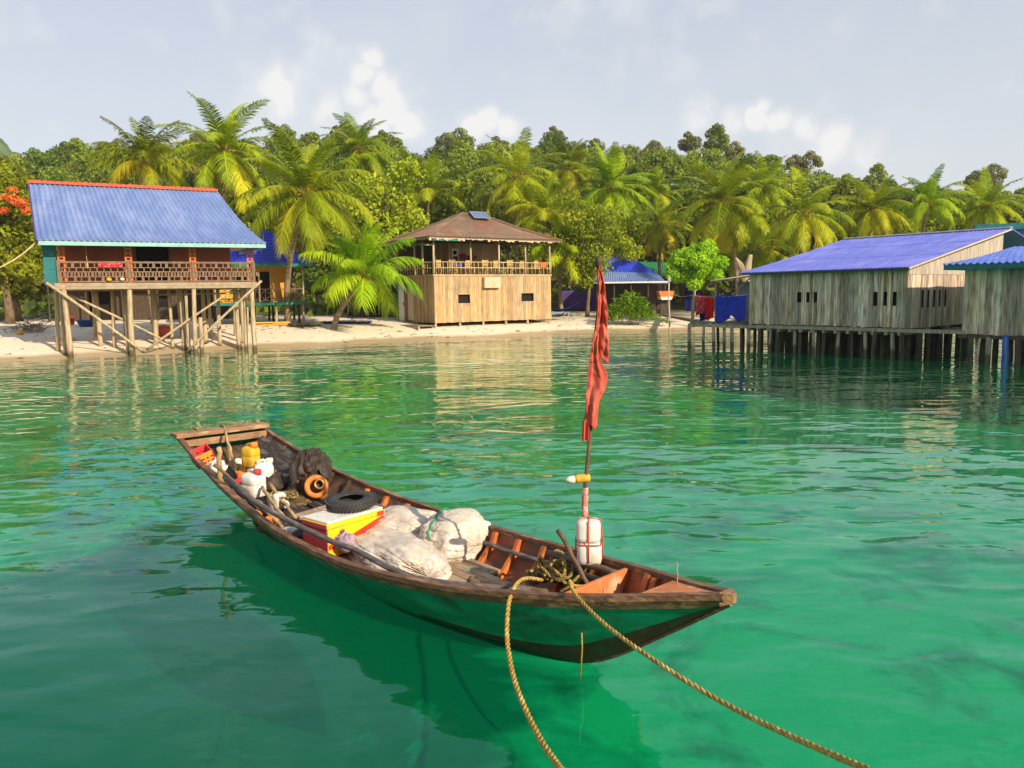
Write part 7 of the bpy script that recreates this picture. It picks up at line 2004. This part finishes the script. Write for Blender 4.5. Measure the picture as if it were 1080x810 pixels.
def bow_gear():
    rng = random.Random(6)
    base = P3(613, 612, .42); base.z = .25
    top = P3(631, 276, 3.0)
    # pole in boat frame: keep it nearly upright over its foot
    foot = BM @ base
    topw = unp(631, 277, Y=foot.y - .05)
    tl = BMI @ topw
    fp = cargo('flag_pole', 'thin crooked pole carrying a red flag upright in the bow', 'pole', base)
    d = tl - base; m = MB(); k = 14
    path = [d * (i / k) + Vector((0, 0, 0)) + Vector((.02 * math.sin(i * 1.1), .015 * math.sin(i * .7), 0)) for i in range(k + 1)]
    m.tube(path, [.02 - .0006 * i for i in range(k + 1)], 8, jit=.06); m.build('shaft', M['stick_dark'], fp, smooth=True)
    m = MB()
    pa = lambda s: path[min(int(s * k), k - 1)].lerp(path[min(int(s * k) + 1, k)], s * k - int(s * k)) if s < 1 else path[-1]
    for s0, s1 in ((.255, .345),):
        m.tube([pa(s0 + (s1 - s0) * i / 8) for i in range(9)], [.024 + .004 * (i % 2) for i in range(9)], 8)
    m.build('binding', pmat('pink_binding', (.66, .3, .24), (.5, .12, .1), (.75, .6, .5), scale=22, rough=.8), fp, smooth=True)
    m = MB(); m.lathe([(.018, 0), (.03, .02), (.026, .08), (0, .1)], 8, Matrix.Translation(pa(.985))); m.build('finial', M['rust'], fp, smooth=True)
    # flag: two limp lengths of red cloth, hung in folds down the pole.  side = direction across the picture
    side = BMI.to_3x3() @ Vector((1, .15, 0)); side.normalize(); dep = side.cross(Vector((0, 0, 1)))
    H = d.z
    def cloth(s_top, s_bot, prof, lean, seed, nm):
        m = MB()
        def f(a, t):
            s = s_top + (s_bot - s_top) * t
            p = pa(s)
            w0, w1 = prof(t)
            u = w0 + (w1 - w0) * a
            fold = .03 * math.sin(a * 6 + t * 2.2 + seed) * (.3 + .7 * t) + .008 * math.sin(a * 15 + t * 5 + seed) + .03 * mnoise.noise(Vector((a * 2.5 + seed, t * 9, seed))) + .012 * mnoise.noise(Vector((a * 7 + seed, t * 24, 2)))
            return p + side * u + dep * (fold + .028) + Vector((0, 0, -.02 * math.sin(a * 7 + seed)))
        m.grid(f, 34, 40); return m.build(nm, M['flag_cloth'], fg, smooth=True, solid=.006)
    fg = cargo('red_flag', 'faded red cloth flag hanging limp from the pole in the bow', 'flag', base)
    cloth(.985, .72, lambda t: (-.016, .012 + .108 * t ** .9), 0, 1.0, 'upper_cloth')
    cloth(.80, .53, lambda t: (-.024 - .03 * t, .016 + .085 * math.exp(-((t - .5) / .2) ** 2) + .04 * t), 0, 2.6, 'lower_cloth')
    m = MB(); m.grid(lambda a, t: pa(.55 - .06 * t) + side * (-.07 + .05 * a) + dep * (.02 + .02 * math.sin(a * 8)), 6, 6); m.build('torn_corner', M['flag_cloth'], fg, solid=.006)
    # yellow and white bottle tied across the pole
    w = pa(.375); bo = cargo('yellow_bottle', 'yellow and white bottle tied sideways to the flag pole', 'bottle', base + w)
    sm = Matrix((side, dep, Vector((0, 0, 1)))).transposed().to_4x4()
    TM = sm @ Matrix.Rotation(R(-94), 4, 'Y')
    m = MB(); m.lathe([(.03, -.03), (.036, 0), (.036, .07), (.03, .095)], 14, TM); m.build('body', M['yellow_plastic'], bo, smooth=True)
    m = MB(); m.lathe([(.0305, .096), (.03, .13), (.018, .165), (0, .17)], 14, TM); m.build('neck', M['white_plastic'], bo, smooth=True)
    # white jugs lashed to the pole
    j = P3(615, 592, .52); jl = base + pa((j.z - base.z) / H)
    zt = unp(615, 542, Y=foot.y).z; zb = unp(615, 589, Y=foot.y).z; hh = zt - zb
    jj = cargo('float_jug', 'two white plastic jugs lashed with red cord to the flag pole as a float', 'jug', Vector((jl.x, jl.y, zb)) + Vector((.10, -.055, 0)), R(40))
    for k in range(2):
        m = MB(); prof = [(.55, 0), (.82, .03), (.96, .1), (1, .24), (.985, .5), (1, .74), (.95, .88), (.78, .96), (.5, 1.0), (0, 1.0)]
        V, F = [], []; n = 24; w, dd = .2, .17; z0 = k * hh * .49
        for q, z in prof:
            for i in range(n):
                a = 2 * PI * i / n; c, s = math.cos(a), math.sin(a); kk = (abs(c) ** 4 + abs(s) ** 4) ** -.25
                V.append((c * kk * w / 2 * q + (.0 if k == 0 else -.008), s * kk * dd / 2 * q, z0 + z * hh * .5))
        for a in range(len(prof) - 1):
            for i in range(n): F.append((a * n + i, a * n + (i + 1) % n, (a + 1) * n + (i + 1) % n, (a + 1) * n + i))
        F.append(tuple(reversed(range(n)))); m.add(V, F); m.build('jug', M['white_plastic'], jj, smooth=True)
    m = MB()
    for rot in (0, PI / 2): m.tube([Matrix.Rotation(rot, 3, 'Z') @ Vector(p) for p in ((-.108 if rot == 0 else -.092, 0, .03), (-.11 if rot == 0 else -.094, 0, hh * .5), (-.09, 0, hh * .97), (0, 0, hh * 1.015), (.09, 0, hh * .97), (.11 if rot == 0 else .094, 0, hh * .5), (.1 if rot == 0 else .09, 0, .03))], .006, 5)
    m.tube([((.106 if True else 0) * c * (abs(c) ** 4 + abs(s) ** 4) ** -.25, .09 * s * (abs(c) ** 4 + abs(s) ** 4) ** -.25, hh * .47) for c, s in ((math.cos(a * PI / 12), math.sin(a * PI / 12)) for a in range(25))], .006, 5)
    m.build('cord', M['red_cord'], jj, smooth=True)
    # rope heap round the foot of the pole
    c = P3(585, 607, .42)
    m = MB()
    for k in range(10):
        cx, cy, cz = rng.uniform(-.18, .26), rng.uniform(-.12, .14), rng.uniform(0, .16); rr = rng.uniform(.05, .13); ph = rng.uniform(0, 6)
        pts = [Vector((cx + math.cos(a + ph) * rr * 1.3, cy + math.sin(a + ph) * rr, cz + .05 * math.sin(a * 2 + ph) + .015 * a)) for a in np.linspace(0, 2 * PI * rng.uniform(.8, 1.6), 14)]
        t = laid_rope(pts, .013, n=5); m.add(t.v, t.f)
    solo('rope_heap', 'tangle of old yellow-brown rope heaped at the foot of the flag pole', 'rope', m, M['rope_old'], Vector((c.x, c.y, .3)), smooth=True)
    A, B = P3(556, 614, .36), P3(588, 601, .38)
    m = MB(); m.tube([(B - A) * (i / 6) + Vector((0, 0, .015 * math.sin(i))) for i in range(7)], [.05, .062, .06, .064, .06, .058, .045], 10, jit=.05); solo('wooden_log', 'short grey log with rope lying on the floor boards near the bow', 'log', m, M['grey_pole'], A, smooth=True)
    t = laid_rope([(B - A) * (i / 10) + Vector((.0, .05 * math.sin(i * 1.3), .07 + .02 * math.cos(i * 2))) for i in range(11)], .02, n=5); solo('yellow_rope', 'length of bright yellow rope draped over the grey log', 'rope', t, M['rope_yellow'], A, smooth=True)
    stick('black_stick', 'slim dark stick leaning across the bow in front of the white float', 'stick', P3(625, 626, .5), P3(589, 559, .86), .016, .02, 'stick_dark')
    stick('cross_stick', 'stout dark pole end jutting inside the far gunwale near the bow', 'stick', P3(578, 583, .58), P3(655, 606, .62), .03, .03, 'stick_dark')
    stick('cleat_log', 'black timber lying inside the port gunwale left of the mooring rope', 'timber', P3(500, 613, .44), P3(576, 626, .5), .04, .035, 'stick_dark')
    stick('dark_peg', 'dark wooden peg leaning on the port gunwale left of the mooring rope', 'peg', P3(496, 611, .5), P3(510, 622, .46), .035, .03, 'stick_dark')
    stick('thin_wand', 'thin wand with red base standing upright near the stem', 'stick', P3(714, 627, .72), P3(714, 588, .95) if False else P3(714, 627, .72) + Vector((0, 0, .235)), .004, .003, 'stick')
    m = MB(); m.lathe([(.012, 0), (.012, .05), (.006, .07)], 8); solo('red_plug', 'small red plug at the base of the thin wand', 'plug', m, M['red_cord'], P3(714, 628, .71), smooth=True)
    # mooring ropes running up to the pier the picture was taken from
    g0 = P3(560, 602, .46); g1 = P3(544, 613, .55)
    W_ = lambda p: BM @ p
    pts = [W_(P3(572, 612, .44)), W_(P3(556, 610, .55)), W_(P3(546, 615, .62)), unp(540, 626, z=.62), unp(536, 641, z=.6), unp(535, 675, z=.52), unp(542, 715, z=.5), unp(556, 752, z=.52), unp(572, 783, z=.58), unp(592, 812, z=.7), unp(640, 880, z=1.15), unp(700, 980, z=1.6)]
    m = laid_rope([p - pts[3] for p in pts], .0165); o = m.build('mooring_rope', M['rope_yellow'], rz=0, loc=pts[3], smooth=True); tag(o, 'thick yellow-brown mooring rope dropping over the port gunwale and sagging towards the viewer', 'rope')
    pts = [W_(P3(640, 607, .5)), W_(P3(622, 617, .56)), W_(P3(606, 618, .64)), unp(601, 613, z=.72), unp(608, 628, z=.78), unp(640, 660, z=.8), unp(700, 703, z=.83), unp(770, 745, z=.85), unp(840, 779, z=.98), unp(912, 810, z=1.15), unp(1010, 850, z=1.4), unp(1120, 890, z=1.7)]
    m = laid_rope([p - pts[3] for p in pts], .0135); o = m.build('mooring_rope', M['rope_yellow'], rz=0, loc=pts[3], smooth=True); tag(o, 'yellow mooring rope stretched taut from the bow towards the lower right', 'rope')
    p = unp(613, 652, z=.5); q = unp(612, 716, z=.02)
    m = MB(); m.tube([(0, 0, 0), Vector((q.x - p.x, q.y - p.y, q.z - p.z)) * .5 + Vector((.01, 0, 0)), (q.x - p.x, q.y - p.y, q.z - p.z)], .006, 5); o = m.build('thin_line', M['rope_yellow'], rz=0, loc=p, smooth=True); tag(o, 'thin pale line dangling from the port bow to the water', 'line')


bow_gear()
# ---------------------------------------------------------------- humid sea air
def haze():
    m, nt, nd, lk = newmat('humid_air')
    out = nd.new('ShaderNodeOutputMaterial'); v = nd.new('ShaderNodeVolumePrincipled')
    v.inputs['Color'].default_value = (.9, .92, .95, 1); v.inputs['Density'].default_value = HAZE; v.inputs['Anisotropy'].default_value = 0.0
    lk.new(v.outputs[0], out.inputs['Volume'])
    mb = MB(); mb.boxx(-450, 450, -110, 540, -4.0, 136)
    o = mb.build('haze', m); tag(o, 'thin humid sea air over the bay and the wooded hill', 'haze', None, 'stuff')


HAZE = .00022
haze()
